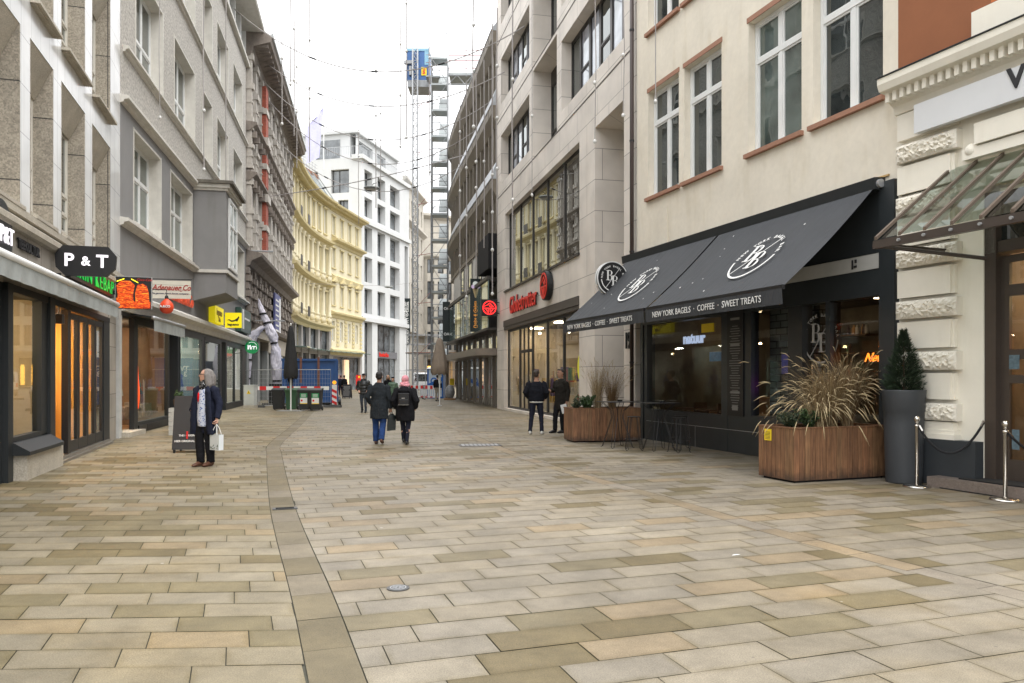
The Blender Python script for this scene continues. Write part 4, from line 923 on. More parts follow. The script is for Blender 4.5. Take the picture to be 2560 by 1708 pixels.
b = B(); b.box(1.76, 1.9, .100, .116, 1.75, 1.95); b.box(1.80, 1.90, .100, .116, .62, .9); b.build('door_sticker', mat('pale_sticker', (.10, .15, .18), .6, .4, 25), T)
b = B(); b.box(.86, 6, -.42, .3, 0, .155); b.build('doorstep', mat('brown_granite_step', (.16, .13, .11), .6, .2, 20, fine=.2), T)
b = B(); b.box(1.3, 3, -.32, .1, .157, .175); b.build('door_mat', slot, T)
# glass canopy
cn = thing('glass_canopy', 'sloping glass door canopy on bronze ribs over the right entrance', 'canopy', (H0[0], H0[1], 0), atan2(HD[1], HD[0])+pi)
brz = mat('bronze_metal', (.14, .105, .08), .4, .12, metal=.3); YT, YB, Z1, Z0 = -.02, -1.5, 4.76, 3.60
rb = [1.06-.13+k*.40 for k in range(11)]; rb[0] = .93
b = B()
for u in rb: b.prism([(YT, Z1), (YT, Z1+.05), (YB-.05, Z0+.05), (YB-.05, Z0-.0)], u, u+.045)
b.build('rib', brz, cn)
b = B(); b.quad((.96, YT, Z1+.02), (.96, YB, Z0+.02), (5.0, YB, Z0+.02), (5.0, YT, Z1+.02)); b.build('glass_pane', glass('canopy_glass', (.50, .60, .57), ior=1.9, wob=.8), cn)
b = B(); b.box(.90, 5.1, YB-.05, YB+.03, Z0-.12, Z0-.005); b.box(.92, .98, YB, .0, Z0-.10, Z0-.04); b.tube([(.95, YB, Z0-.08), (1.5, -.02, 3.35)], .03, 6); b.build('gutter_beam', dk, cn)
b = B(); [b.tube([(u+.02, YB-.08, Z0-.06), (u+.02, YB-.0, Z0-.06)], .022, 8) for u in rb[1:]]; b.build('fixing', M['steel'], cn)

# ================================================================ G: pale limestone shop building
lime = slabs('limestone', (.66, .61, .55), 2.1, .98, .009, (.22, .2, .18), .045, .6, .5, .9, .12)
T = front('limestone_shop_building', 'pale limestone building with tall deep windows and a two storey shop window, middle right', 'building', G0, GD, 'R')
ops = [(-16.9, -5.0, 5.78, 9.5, .35), (-17.2, -5.02, .12, 4.36, .3), (-3.4, -.85, 0, 9.45, 1.1)]
dz = 0
for z in (11.2, 15.0, 19.0):
    ops += [(-17.9, -12.0, z-.06+.2 if z > 12 else 11.2, z+2.4), (-11.35, -7.75, z-.55, z+3.1, .9), (-7.15, -.86, z, z+2.55)]
b = B(); b.wall(-18.85, .05, 0, 23.5, ops, .5); b.box(-18.84, .04, 1.7, 14, 4.1, 23.4); b.build('wall', lime, T)
b = B(); b.box(-18.84, -18.7, .01, 1.7, 0, 23.4); b.box(-.3, .05, .01, 1.7, 0, 23.4); b.build('end_wall', lime, T)
b = B()
for z in (10.64, 14.45, 18.45): b.box(-18.86, -.1, -.012, -.001, z-.02, z+.02)
b.build('shadow_joint', mat('joint_dark', (.10, .09, .08), .9, 0), T)
streak(lime, .35, (.80, .76, .70), .5)
bk = mat('black_brown_frame', (.022, .02, .018), .4, .1)
tintg = glass('blind_glass', dark=(.34, .36, .42), ior=1.7)
for a, c, z0, z1, *r in ops[3:]:
    d = (r[0] if r else .5)-.12; W_ = c-a
    if W_ > 3.7:
        n = 6
        for k in range(n): x0 = a+W_*k/n; win(T, x0, x0+W_/n, z0, z1, d, bk, tintg if k in (1, 2, 4, 5) else M['dim'], .09, (), (.42,) if k % 2 else (), .08)
    else:
        win(T, a, a+W_*.5, z0, z1-.5, d, bk, M['dim'], .12, (.55,), (.35,), .08); win(T, a+W_*.5, c, z0, z1-.5, d, bk, M['dim'], .12, (.6,), (.35,), .08)
        b = B(); b.box(a, c, d, d+.1, z1-.5, z1); b.build('lintel_panel', bk, T)
mg_ = glass('mirror_shop_glass', dark=(.06, .055, .045), ior=2.6, boost=1.3)
us_ = [-16.9, -14.6, -12.3, -9.9, -7.5, -5.0]
for a, c in zip(us_, us_[1:]): win(T, a, c, 5.78, 9.5, .22, bk, mg_, .055, (), (), .08)
b = B(); b.box(-17.2, -5.02, -.03, .3, 4.05, 4.34); b.box(-17.2, -5.02, -.0, .3, 3.9, 4.04); b.build('shutter_box', mat('bronze_box', (.07, .06, .05), .5, .1), T)
b = B(); b.box(-16.95, -4.95, -.07, -.0, 5.70, 5.78); b.build('sill', bk, T)
us_ = [-17.1, -14.6, -12.2, -9.8, -7.5, -5.05]
mg2 = glass('shop_glass_half', (.88, .9, .88), ior=1.75)
for k, (a, c) in enumerate(zip(us_, us_[1:])): win(T, a, c, .12, 3.9, .18, bk, mg2, .07, (.33, .66) if k == 1 else (), (.70,) if k == 1 else (), .08, name='shop_window')
room(T, -17.2, -5.0, 4.0, 6, mat('cream_shop_wall', (.48, .40, .28), .8, .15), mat('grey_shop_floor', (.3, .28, .26), .4, .1), .35)
panels(T, [(-16.2+k*2.1, 1.4+(k % 2)*1.8) for k in range(6)], 3.98, 'mid', .5)
lamps(T, [(-16+k*1.5, 1.5+(k % 3), 3.7) for k in range(8)], .07, mat('shop_spot', (1, .85, .6), .5, 0, emit=9))
for m, c in (('rack_red', (.35, .05, .05)), ('rack_yellow', (.5, .33, .08)), ('rack_violet', (.12, .08, .2)), ('rack_green', (.06, .14, .08)), ('rack_white', (.5, .48, .45))):
    b = B()
    for k in range(15): u = R.uniform(-16.8, -5.6); y = R.uniform(.8, 5.2); z = R.uniform(.2, 1.6); b.box(u, u+R.uniform(.08, .5), y, y+R.uniform(.1, .4), z, z+R.uniform(.2, .9))
    b.build('clothes_rack', mat(m, c, .8, .4, 9), T)
b = B(); [b.box(u, u+2.6, 5.9, 6.2, .3, 2.6) for u in (-16.5, -13, -9.4)]; [b.box(u, u+.06, 2, 2.06, .1, 1.9) for u in (-15.5, -12.9, -11, -8.6, -6.4)]; b.build('rack_frame', brd if False else wood, T)
b = B(); [b.box(u, u+.4, 3.4, 3.8, 0, 4) for u in (-14, -10.4, -6.9)]; b.build('column', M['white'], T)
b = B(); b.disc((-5.3, 1.95), .24, .10, .12, 24, .42); b.build('round_sticker', mat('acid_yellow', (.75, .75, .02), .6, .03), T)
b = B(); b.box(-3.38, -1.9, 1.05, 1.09, .02, 2.45); b.build('service_door', mat('cream_door', (.45, .42, .34), .6, .06), T)
b = B(); b.box(-3.2, -3.1, .9, 1.0, .02, 3.0); b.box(-1.1, -.86, .75, 1.05, .0, 9.4); b.build('dark_frame', bk, T)
text("19", .62, M['charcoal'], T, (-.47, -.03, 2.62), bold=.012, ext=.02, xs=.75)
rd = mat('red_enamel', (.62, .03, .02), .4, .05); rdl = mat('red_glow', (.50, .022, .014), .4, 0, emit=.08)
tx = text("Globetrotter", 1.12, M['black'], T, (-12.85, -.08, 4.88), bold=0, ext=.03, xs=.80, space=1.06); tx2 = text("Globetrotter", 1.12, rdl, T, (-12.85, -.125, 4.88), bold=0, ext=.012, xs=.80, space=1.06)
def globe_logo(parent, r, m, y0, y1, loc=(0, 0, 0)):
    b = B(); b.ring((0, 0), r*.86, r, y0, y1, n=40); b.plate([(-r*.88, -r*.12), (r*.88, -r*.12), (r*.88, -r*.02), (-r*.88, -r*.02)], y0, y1)
    z = lambda *p: b.plate([(x*r, q*r) for x, q in p], y0, y1)
    z((-.86, .10), (-.30, .38), (-.24, .46), (-.80, .22)); z((-.34, .44), (.06, .72), (.12, .62), (-.24, .34)); z((.06, .72), (.62, .16), (.50, .08), (.0, .62)); z((.0, .36), (.36, .06), (.26, .0), (-.08, .28))
    z((-.62, -.12), (-.48, -.12), (-.16, -.60), (-.26, -.66)); z((.62, -.12), (.48, -.12), (.16, -.60), (.26, -.66)); z((-.16, -.12), (-.05, -.12), (-.12, -.85), (-.24, -.82)); z((.16, -.12), (.05, -.12), (.12, -.85), (.24, -.82))
    return b.build('emblem', m, parent, loc)
b = B(); b.disc((-8.72, 5.10), .56, -.24, -.03); dd = b.build('logo_disc', M['black'], T); globe_logo(dd, .5, rdl, -.02, 0, (-8.72, -.25, 5.10))
# ================================================================ I: brown ribbed building
br = mat('brown_concrete', (.17, .145, .11), .6, .15, 1.2, .1, 20); brl = mat('zinc_ledge', (.38, .40, .42), .35, .15, 2, metal=.4); brd = mat('bronze_glass_frame', (.045, .04, .035), .5, .1)
T = front('ribbed_brown_building', 'brown ribbed building with projecting zinc topped bands above glass shops, right of the scaffold', 'building', I0, ID, 'R')
def icur(x, y, z):   # gentle curve of the frontage: far end swings inward
    u = -x; q = max(0, (u-13)); off = .004*q*q; return (x, y+off, z)
LI = 21.5
b = B(icur); b.box(-LI, 0, .75, 9, 0, 19.5, nx=20); b.box(-LI, 0, .47, .76, 9.1, 19.4, nx=20); b.build('wall', brd, T)
b = B(icur)
ZI = (18.3, 14.5, 10.75)
for z in ZI: b.prism([(.4, z-.3), (0, z), (-.30, z+.5), (-.30, z+.95), (.4, z+.97)], -LI, 0, 24)
b.box(-LI, 0, -.02, .74, 8.9, 9.15, nx=20); b.box(-.35, 0, -.02, .7, 8.9, 19.5); b.build('spandrel', br, T)
b = B(icur)
for z in ZI: b.prism([(-.33, z+.96), (-.33, z+1.0), (-.03, z+(1.4 if z > 18 else 1.85)), (.3, z+(1.4 if z > 18 else 1.85)), (.3, z+.98)], -LI, 0, 24)
b.build('ledge', brl, T)
rib = B(); rib.box(-.11, .11, -.04, .44, 0, 1); rb_ = rib.mesh('rib', br)
for k in range(15):
    u = .9+k*1.4; off = .004*max(0, u-13)**2
    for z0, z1 in ((9.15, 10.8), (12.6, 14.5), (16.35, 18.3)): o = inst(rb_, 'rib', T, (-u, off, z0)); o.scale = (1, 1, z1-z0)
b = B(icur)
for k in range(30):
    u = .9+k*1.4
    if u > LI: break
    for z in ZI: b.box(-u-.02, -u+.02, -.312, -.299, z+.5, z+.95)
b.build('panel_joint', brd, T)
gl = B(icur)
for z0, z1 in ((9.15, 10.8), (12.6, 14.5), (16.35, 18.3)): gl.box(-LI, 0, .42, .46, z0, z1, nx=20)
gl.build('window_band', glass('bronze_window', dark=(.05, .045, .035), ior=1.35), T)
b = B(); b.box(-3.4, -.05, -.45, .6, 7.15, 8.94); b.build('black_box', mat('black_panel', (.012, .012, .013), .75, .05, spec=.2), T)
wp = mat('pale_panel', (.50, .49, .46), .6, .1)
b = B(icur); b.box(-19, -3.45, .05, .7, 6.9, 8.94, nx=16); b.build('pale_wall', wp, T)
for u in (-6.6, -10.2, -13.8): win(T, u, u+1.5, 7.2, 8.8, .0, brd, M['far'], .06, (), (), .05)
b = B(icur); b.box(-19.6, -.3, -.42, -.38, 4.15, 6.6, nx=16); b.build('glass_band', M['green'], T)
b = B(icur); b.box(-19.7, -.2, -.5, -.3, 6.6, 6.78, nx=16); b.box(-19.7, -.2, -.5, .6, 4.02, 4.14, nx=16); b.build('band_rail', brd, T)
b = B(icur); [b.box(-.3-k*2.1-.02, -.3-k*2.1+.02, -.44, -.425, 4.15, 6.6) for k in range(10)]; b.build('glass_joint', M['black'], T)
b = B(icur); b.box(-19.5, -.2, .3, .34, 0, 4.0, nx=16); b.build('shop_glazing', glass('bronze_glass', dark=(.20, .185, .16), ior=1.9), T)
stl = mat('brushed_bronze', (.22, .19, .16), .35, .15, metal=.5)
b = B(icur); b.box(-17.4, -.1, -1.1, .5, 2.72, 3.08, nx=16); b.build('canopy', stl, T)
b = B(icur)
for k in range(9): b.box(-.25-k*2.3-.05, -.25-k*2.3+.05, .2, .34, 0, 4.0)
for k in range(4): b.box(-2-k*1.7-.02, -2-k*1.7+.02, .26, .29, 0, 2.7)
b.build('mullion', stl, T)
b = B(); b.tube([(-18.2, -.4, 0), (-18.2, -.4, 2.8)], .12, 8); b.build('post', stl, T)
# ================================================================ D: yellow curved building
yel = mat('yellow_stucco', (.55, .47, .26), .75, .08, 1.2, .05, 20); yel2 = mat('pale_yellow_stucco', (.59, .535, .38), .75, .08, 1.5, .05, 20)
streak(yel, .5, (.75, .68, .5), 1); streak(yel2, .5, (.78, .72, .56), 1)
P0, P1, PC, P2 = (-19.56, 67.65), (-20.4, 85.8), (-21.48, 78.33), (-18.85, 96.7)
bz = [((1-t)**2*P0[0]+2*t*(1-t)*PC[0]+t*t*P1[0], (1-t)**2*P0[1]+2*t*(1-t)*PC[1]+t*t*P1[1]) for t in [i/40 for i in range(41)]]+[P2]
cum = [0]
for a, b_ in zip(bz, bz[1:]): cum.append(cum[-1]+hypot(b_[0]-a[0], b_[1]-a[1]))
LC, LD = cum[40], cum[41]
def dpos(u):
    u = min(max(u, 0), LD)
    for i in range(41):
        if cum[i+1] >= u: break
    t = (u-cum[i])/(cum[i+1]-cum[i]); a, b_ = bz[i], bz[i+1]
    if i < 39: c = bz[i+2]
    else: c = b_
    dx, dy = b_[0]-a[0], b_[1]-a[1]; l = hypot(dx, dy)
    return a[0]+dx*t, a[1]+dy*t, dx/l, dy/l
def dmap(x, y, z):
    px, py, dx, dy = dpos(x); return (px-P0[0]-dy*y, py-P0[1]+dx*y, z)
T = thing('yellow_curved_building', 'yellow stucco building curving round the bend with engaged columns and a glazed mansard roof', 'building', (P0[0], P0[1], 0))
nb = 9; pit = LC/nb; ops = []
for k in range(nb):
    c = (k+.5)*pit; ops += [(c-.42, c+.42, 17.3, 20.0), (c-.42, c+.42, 12.7, 15.6), (c-.42, c+.42, 7.9, 10.9)]
sc = [LC+.9+k*(LD-LC-.7)/4+.6 for k in range(4)]
for c in sc: ops += [(c-.42, c+.42, 17.6, 19.7), (c-.42, c+.42, 13.9, 16.1), (c-.42, c+.42, 9.7, 11.9), (c-.42, c+.42, 5.6, 7.9)]
b = B(dmap); b.wall(0, LC+.4, 7.0, 20.9, [o for o in ops if o[0] < LC], .3, 0, nx=1.0); b.wall(LC+.4, LD, 4.4, 20.9, [o for o in ops if o[0] > LC], .3, 0); b.box(0, LD, 1.0, 10, 0, 20.8, nx=30); b.build('wall', yel2, T)
for a, c, z0, z1 in ops:
    px, py, dx, dy = dpos((a+c)/2); n_ = (-dy, dx); h = (c-a)/2
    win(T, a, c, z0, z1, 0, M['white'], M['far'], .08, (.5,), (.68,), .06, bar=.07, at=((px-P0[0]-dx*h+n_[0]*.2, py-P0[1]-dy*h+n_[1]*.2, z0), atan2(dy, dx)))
b = B(dmap)
def dco(b, z, u0, u1, o=.7): n = max(1, int((u1-u0)/.8)); b.prism([(0, z-.55), (-.12, z-.5), (-.2, z-.25), (-o, z-.1), (-o-.05, z+.08), (0, z+.28)], u0, u1, n)
for z in (16.4, 11.75, 7.15): dco(b, z, 0, LC+.3)
dco(b, 20.9, 0, LC+.3, 1.0); dco(b, 20.8, LC+.35, LD+.0, 1.0); dco(b, 17.1, LC+.9, LD, .7); dco(b, 8.8, LC+.4, LD, .55); dco(b, 4.6, LC+.2, LD, .45); dco(b, 12.95, LC+.9, LD, .25)
b.build('cornice', yel, T)
b = B(dmap)
for k in range(int(LD/.42)): b.box(.1+k*.42, .28+k*.42, -.72, -.1, 20.45, 20.78)
b.build('bracket', yel, T)
def inst_at(me, name, u, z, sc=1, out=0):
    px, py, dx, dy = dpos(u); o = inst(me, name, T, (px-P0[0]+dy*out, py-P0[1]-dx*out, z), (0, 0, atan2(dy, dx))); o.scale = (1, 1, sc); return o
b = B(); b.lathe([(.30, 0), (.30, .25), (.22, .35), (.20, 3.0), (.22, 3.05), (.30, 3.3), (.32, 3.45)], 10); b.box(-.30, .30, -.2, .3, -.7, 0); col_ = b.mesh('column', yel2, True)
for k in range(nb+1):
    for z in (12.7, 7.9+.2): inst_at(col_, 'column', min(max(k*pit, .3), LC-.1), z, .92, .12)
b = B(); b.box(-.62, .62, -.14, 0, -.14, 0); b.box(-.62, .62, -.10, 0, 3.05, 3.2) if False else None
b.box(-.55, -.43, -.06, 0, 0, 2.9); b.box(.43, .55, -.06, 0, 0, 2.9); b.box(-.62, .62, -.16, 0, 2.9, 3.1); su = b.mesh('window_surround', yel)
for a, c, z0, z1 in ops:
    if z0 > 7: inst_at(su, 'window_surround', (a+c)/2, z0, (z1-z0+.12)/3.0, 0)
b = B(); b.plate([(-.75, 0), (.75, 0), (0, .75)], -.35, 0); b.plate([(-.5, .1), (.5, .1), (0, .6)], -.38, -.351); pe = b.mesh('pediment', yel)
for c in sc: inst_at(pe, 'pediment', c, 12.3)
b = B(dmap)
for k in range(7):
    for c in [LC+.5]+[(p+q)/2 for p, q in zip(sc, sc[1:])]+[LD-.3]: b.box(c-.35, c+.35, -.10, 0, 5.1+k*.46, 5.4+k*.46)
b.build('quoin', yel, T)
b = B(dmap)
for k in (2, 4):
    c = (k+.5)*pit
    for z in (16.6, 12.0, 7.5): b.box(c-.5, c+.5, -.55, -.5, z+.1, z+1.1)
b.build('balcony_grille', brd, T)
gp = mat('grey_stone_pier', (.30, .28, .26), .6, .1)
b = B(dmap)
for k in range(6): b.box(.2+k*3.6, .8+k*3.6, -.12, .2, 0, 6.7)
b.box(0, LC, -.05, .3, 4.0, 4.3, nx=20); b.box(LC+.3, LD, -.02, .3, 3.9, 4.4); b.box(LD-.8, LD, -.05, .2, 0, 4.2); b.box(LC+.4, LC+1.3, -.05, .2, 0, 4.2); b.build('shop_pier', gp, T)
b = B(dmap); b.box(0, LD, .3, .34, 0, 6.75, nx=30); b.build('shop_glazing', M['far'], T)
b = B(dmap); b.box(2.5, LD-.4, -1.3, .0, 4.32, 4.42, nx=20); b.build('shop_canopy', M['green'], T)
b = B(dmap); b.box(LD-5.4, LD-4.2, .1, .28, .2, 3.6); b.build('lit_display', mat('peach_display', (.75, .5, .3), .6, .2, 3, emit=.35), T)
# glazed mansard
zc = mat('zinc_roof', (.33, .35, .35), .45, .2, 2, metal=.3)
b = B(dmap); b.prism([(-.3, 20.95), (.3, 20.95), (2.6, 24.6), (2.6, 20.9)], 0, LC+3.4, 34); b.build('mansard', zc, T)
b = B(dmap)
for k in range(14):
    u = .5+k*2.05
    if u > LC+2: break
    for j in range(2):
        t0, t1 = .10+j*.45, .10+j*.45+.38; y0, y1 = -.3+.6+2.3*t0-.08, .3+2.3*t1-.08; b.add([(u, y0, 20.95+3.65*t0+.05), (u+.95, y0, 20.95+3.65*t0+.05), (u+.95, y1, 20.95+3.65*t1+.05), (u, y1, 20.95+3.65*t1+.05)], [(0, 1, 2, 3)])
b.build('skylight', glass('sky_glass', dark=(.2, .22, .23), ior=2.2), T)
b = B(dmap)
for k in range(18):
    u = .35+k*1.6
    if u > LC+3.2: break
    b.prism([(-.2, 21.0), (-.08, 20.95), (2.5, 24.7), (2.4, 24.75)], u, u+.1)
b.build('roof_rib', zc, T)
b = B(dmap); b.box(0, LC+3.4, 2.5, 2.8, 24.4, 24.9, nx=30); b.build('roof_edge', mat('rusty_edge', (.25, .12, .07), .7, .2), T)
b = B(dmap)
for z in (25.3, 25.65, 26.0): b.box(0, LC+3.2, 2.6, 2.64, z, z+.04, nx=30)
for k in range(27): b.box(k*.8, k*.8+.05, 2.6, 2.65, 24.8, 26.05)
b.build('roof_railing', M['steel'], T)

# ================================================================ E: white corner building
wh = mat('white_concrete', (.56, .57, .57), .6, .06, .5)
streak(wh, .35, (.8, .79, .76), .6)
E0 = (-18.95, 97.2); E1 = (-15.1, 113.2); EL = hypot(E1[0]-E0[0], E1[1]-E0[1]); ED = ((E1[0]-E0[0])/EL, (E1[1]-E0[1])/EL)
T = front('white_grid_building', 'bright white corner building with deep window grid and penthouse, beyond the yellow one', 'building', E0, ED, 'L')
cols_ = [(.9, 3.3), (5.0, 7.6), (9.3, 12.8)]; rows_ = [(25.2, 28.0), (22.0, 24.5), (17.6, 20.8), (13.7, 16.9), (9.7, 12.9)]
ops = [(a, c, z0, z1) for a, c in cols_ for z0, z1 in rows_]+[(.9, 3.3, .1, 8.6), (5.0, 12.8, .1, 8.6), (14.7, 16.0, 10, 20.5)]
b = B(); b.wall(0, EL, 0, 29.3, ops, .9); b.box(.65, EL, 1.6, 14, 0, 29.2)
lo = [(1.7, 4.2, 24.9, 27.9), (1.8, 3.2, 22.0, 24.0), (6.0, 9.5, 25.0, 27.8)]
b.build('wall', wh, T)
bs = B(); bs.wall(-14, 0, 0, 29.3, [(-o[1], -o[0], o[2], o[3]) for o in lo], .6)
sd_ = bs.build('side_wall', wh, T, (0, 0, 0), (0, 0, -pi/2))
for o in lo: win(sd_, -o[1], -o[0], o[2], o[3], .45, bk, M['far'], .08, (.4,), (), .06)
for a, c, z0, z1 in ops:
    big = z0 < 1
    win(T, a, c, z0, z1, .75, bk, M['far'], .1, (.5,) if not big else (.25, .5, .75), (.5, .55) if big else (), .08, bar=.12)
b = B()
for z in (29.3, 21.3, 8.9): b.box(-.35, EL+.1, -.35, 1.2, z-.25, z+.28)
b.build('band', wh, T)
b = B(); b.wall(2.2, EL, 29.6, 33.2, [(3.2, 7.5, 30, 32.4), (9, 12, 30, 32.4)], .5, 1.8); b.box(2.2, EL, 2.6, 13, 29.6, 33.1); b.plate([(1.9, 33.1), (EL, 33.1), (EL, 33.45), (1.9, 33.45)], 1.4, 13); b.build('penthouse', wh, T)
b = B(); b.box(3.2, 7.5, 2.2, 2.24, 30, 32.4); b.box(9, 12, 2.2, 2.24, 30, 32.4); b.box(2.14, 2.19, 4.0, 7.4, 30, 32.4); b.build('penthouse_glazing', M['far'], T)
b = B(); b.box(-.3, EL, -.3, -.26, 30.6, 30.66); b.box(-.3, -.26, -.3, 8, 30.6, 30.66)
for k in range(70): b.box(-.29+k*.24, -.26+k*.24, -.29, -.27, 29.6, 30.6)
for k in range(34): b.box(-.29, -.27, -.29+k*.24, -.26+k*.24, 29.6, 30.6)
b.build('terrace_railing', M['steel'], T)
b = B(); b.box(5.0, 12.8, .4, .9, 4.1, 5.0); fb = b.build('shop_fascia', mat('mid_grey', (.14, .14, .15), .6, .1), T)
text("Sandwiche", .75, rdl, T, (8.0, .36, 4.55), bold=.03, ext=.03)
b = B(); [b.box(x, x+w_, 3.3, 6.3, 33.2, 33.2+h) for x, w_, h in ((8, 3, 1.6), (12.5, 2.2, 1.2))]; b.build('plant_room', mat('grey_copper', (.22, .23, .22), .6, .2), T)
t = thing('flagpole_with_flag', 'thin white flagpole with a hanging pale violet flag above the white roof', 'flag', (-20.85, 85.5, 24.6))
b = B(); b.tube([(0, 0, 0), (0, 0, 7.4)], .05); b.build('pole', M['white'], t)
b = B()
n = 14; W5 = (0, .25, .5, .75, 1)
for i in range(n+1):
    t_ = i/n; z = 7.1-.1*i-3.3*t_*t_; w_ = .35+1.5*sin(min(1, t_*1.6)*pi/2)-.95*max(0, t_-.55)
    for q in W5: b.v.append((-.06-w_*q-.45*t_*t_, .12*sin(q*9+i*.5), z-2.6*q*(1-.35*t_)*.42-1.1*t_))
for i in range(n):
    for j in range(4): a_ = i*5+j; b.f.append((a_, a_+1, a_+6, a_+5))
b.build('flag', mat('pale_violet_flag', (.55, .55, .78), .9, .1, 4), t, smooth=True)

# ================================================================ J: old stone buildings closing the street
st = mat('grey_beige_stone', (.5, .47, .41), .8, .15, .8); J0 = (-16.2, 114.5); J1 = (-15.0, 131.0)
JL = hypot(J1[0]-J0[0], J1[1]-J0[1]); JD = ((J1[0]-J0[0])/JL, (J1[1]-J0[1])/JL)
T = front('grey_stone_building', 'tall narrow-seen grey beige stone building behind the hoist mast', 'building', J0, JD, 'L')
ops = [(1+k*2.6, 2.3+k*2.6, z, z+2.6) for k in range(6) for z in (9.5, 13.5, 17.5, 21.8, 26.5)]
b = B(); b.wall(0, JL, 0, 31, ops, .4); b.box(0, JL, .8, 9, 0, 30.9); b.build('wall', st, T)
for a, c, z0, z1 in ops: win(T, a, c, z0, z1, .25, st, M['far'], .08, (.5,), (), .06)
b = B(); [b.prism([(0, z-.5), (-.7, z), (-.7, z+.3), (0, z+.4)], -.3, JL) for z in (31, 25.2, 8.4)]; b.build('cornice', st, T)
K0 = (-15.6, 131.6); K1 = (-5.5, 137.5); KL = hypot(K1[0]-K0[0], K1[1]-K0[1]); KD = ((K1[0]-K0[0])/KL, (K1[1]-K0[1])/KL)
def kmap(x, y, z): q = (x-3.2)/3.2; return (x, y-(1.6*sqrt(max(0, 1-q*q)) if abs(q) < 1 else 0), z)
T = front('round_fronted_building', 'beige stone building with a rounded bay and roof cornice at the end of the street', 'building', K0, KD, 'L')
ops = [(.8+k*1.7, 1.9+k*1.7, z, z+3) for k in range(6) for z in (6.2, 10.5, 14.8, 19.2)]+[(7.8, 9.6, 23, 27)]
b = B(kmap); b.wall(0, KL, 5.2, 21.8, ops, .4, nx=.7); b.wall(0, KL, 0, 5.2, [(.8, 5.5, .1, 4.6), (6.3, 10.5, .1, 4.6)], .5, nx=.7)
b.build('wall', st, T); b = B(); b.box(0, 6.2, .6, 9, 0, 29.2); b.box(6.2, KL, 1.2, 9, 0, 23.5); b.build('core', st, T)
for a, c, z0, z1 in ops[:24]:
    p = kmap((a+c)/2, .3, 0); win(T, a, c, z0, z1, p[1], M['charcoal'], M['far'], .1, (.5,), (), .06)
b = B(kmap); [b.prism([(0, z-.5), (-.6, z), (-.6, z+.3), (0, z+.4)], 0, KL, 12) for z in (22, 5.3)]; b.build('cornice', st, T)
b = B(); b.prism([(.6, 28.7), (-.2, 29.2), (-.2, 29.6), (.6, 29.7)], -.2, 6.4); b.build('roof_cornice', st, T)
b = B(); b.box(.9, 5.4, .5, .55, .2, 4.4); b.box(6.4, 10.4, .5, .55, .2, 4.4); b.build('shop_glazing', M['far'], T)
b = B(); [b.box(x, x+.5, .3, .45, .4, 3.4) for x in (1.5, 3.0, 4.6, 7.4, 9.0)]; b.build('lit_display', mat('amber_display', (.9, .45, .06), .6, .2, 2, emit=1.4), T)
# shop at the far right behind the scaffold
T = front('red_brick_house', 'low brownish house front half hidden behind the scaffold tower', 'building', (-5.3, 118), (-.09, .996), 'R')
ops = [(-16+k*2.6, -14.8+k*2.6, z, z+2.2) for k in range(6) for z in (5.5, 9.2, 13, 16.8)]
b = B(); b.wall(-17, 0, 0, 20.5, ops, .3); b.box(-17, 0, .6, 8, 0, 20.4); b.build('wall', mat('brownish_wall', (.26, .2, .17), .8, .2), T)
for a, c, z0, z1 in ops: win(T, a, c, z0, z1, .2, M['white'], M['far'], .08, (.5,), (), .06)
# end wall of the ribbed building beyond the scaffold is closed by its own body; rear ground is open street
# ================================================================ street furniture and works
def at(px, Z, z=0):   # helper for laying things out: photo column px at depth Z
    return ((px-1280)/1930*Z, Z, z)
# --- planters
wd = mat('planter_wood', (.185, .092, .044), .65, .25, 2.2, .25, 60); n_, l_, p_ = nodes(wd)
t_ = n_.new("ShaderNodeTexCoord"); mp = n_.new("ShaderNodeMapping"); mp.inputs["Scale"].default_value = (14, 14, 1.1); z_ = n_.new("ShaderNodeTexNoise"); z_.inputs["Scale"].default_value = 2.5; z_.inputs["Detail"].default_value = 8; l_.new(t_.outputs["Object"], mp.inputs[0]); l_.new(mp.outputs[0], z_.inputs[0])
r_ = n_.new("ShaderNodeMapRange"); r_.inputs[1].default_value = .3; r_.inputs[2].default_value = .7; r_.inputs[3].default_value = .6; r_.inputs[4].default_value = 1.45; l_.new(z_.outputs["Fac"], r_.inputs[0])
v_ = n_.new("ShaderNodeVectorMath"); v_.operation = 'SCALE'; l_.new(p_.inputs["Base Color"].links[0].from_socket, v_.inputs[0]); l_.new(r_.outputs[0], v_.inputs["Scale"])
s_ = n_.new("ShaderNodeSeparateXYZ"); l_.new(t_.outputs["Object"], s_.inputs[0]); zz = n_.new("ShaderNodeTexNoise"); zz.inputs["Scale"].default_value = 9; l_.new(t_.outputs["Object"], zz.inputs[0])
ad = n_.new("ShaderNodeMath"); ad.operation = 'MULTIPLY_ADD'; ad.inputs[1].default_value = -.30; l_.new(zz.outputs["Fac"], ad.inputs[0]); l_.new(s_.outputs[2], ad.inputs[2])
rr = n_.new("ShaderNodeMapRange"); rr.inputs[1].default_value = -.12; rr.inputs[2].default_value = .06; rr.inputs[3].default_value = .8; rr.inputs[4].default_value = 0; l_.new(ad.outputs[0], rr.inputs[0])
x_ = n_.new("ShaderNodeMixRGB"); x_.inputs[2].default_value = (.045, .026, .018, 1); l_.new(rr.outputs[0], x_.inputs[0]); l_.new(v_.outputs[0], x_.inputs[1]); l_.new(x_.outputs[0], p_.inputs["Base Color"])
wtint = [wd]
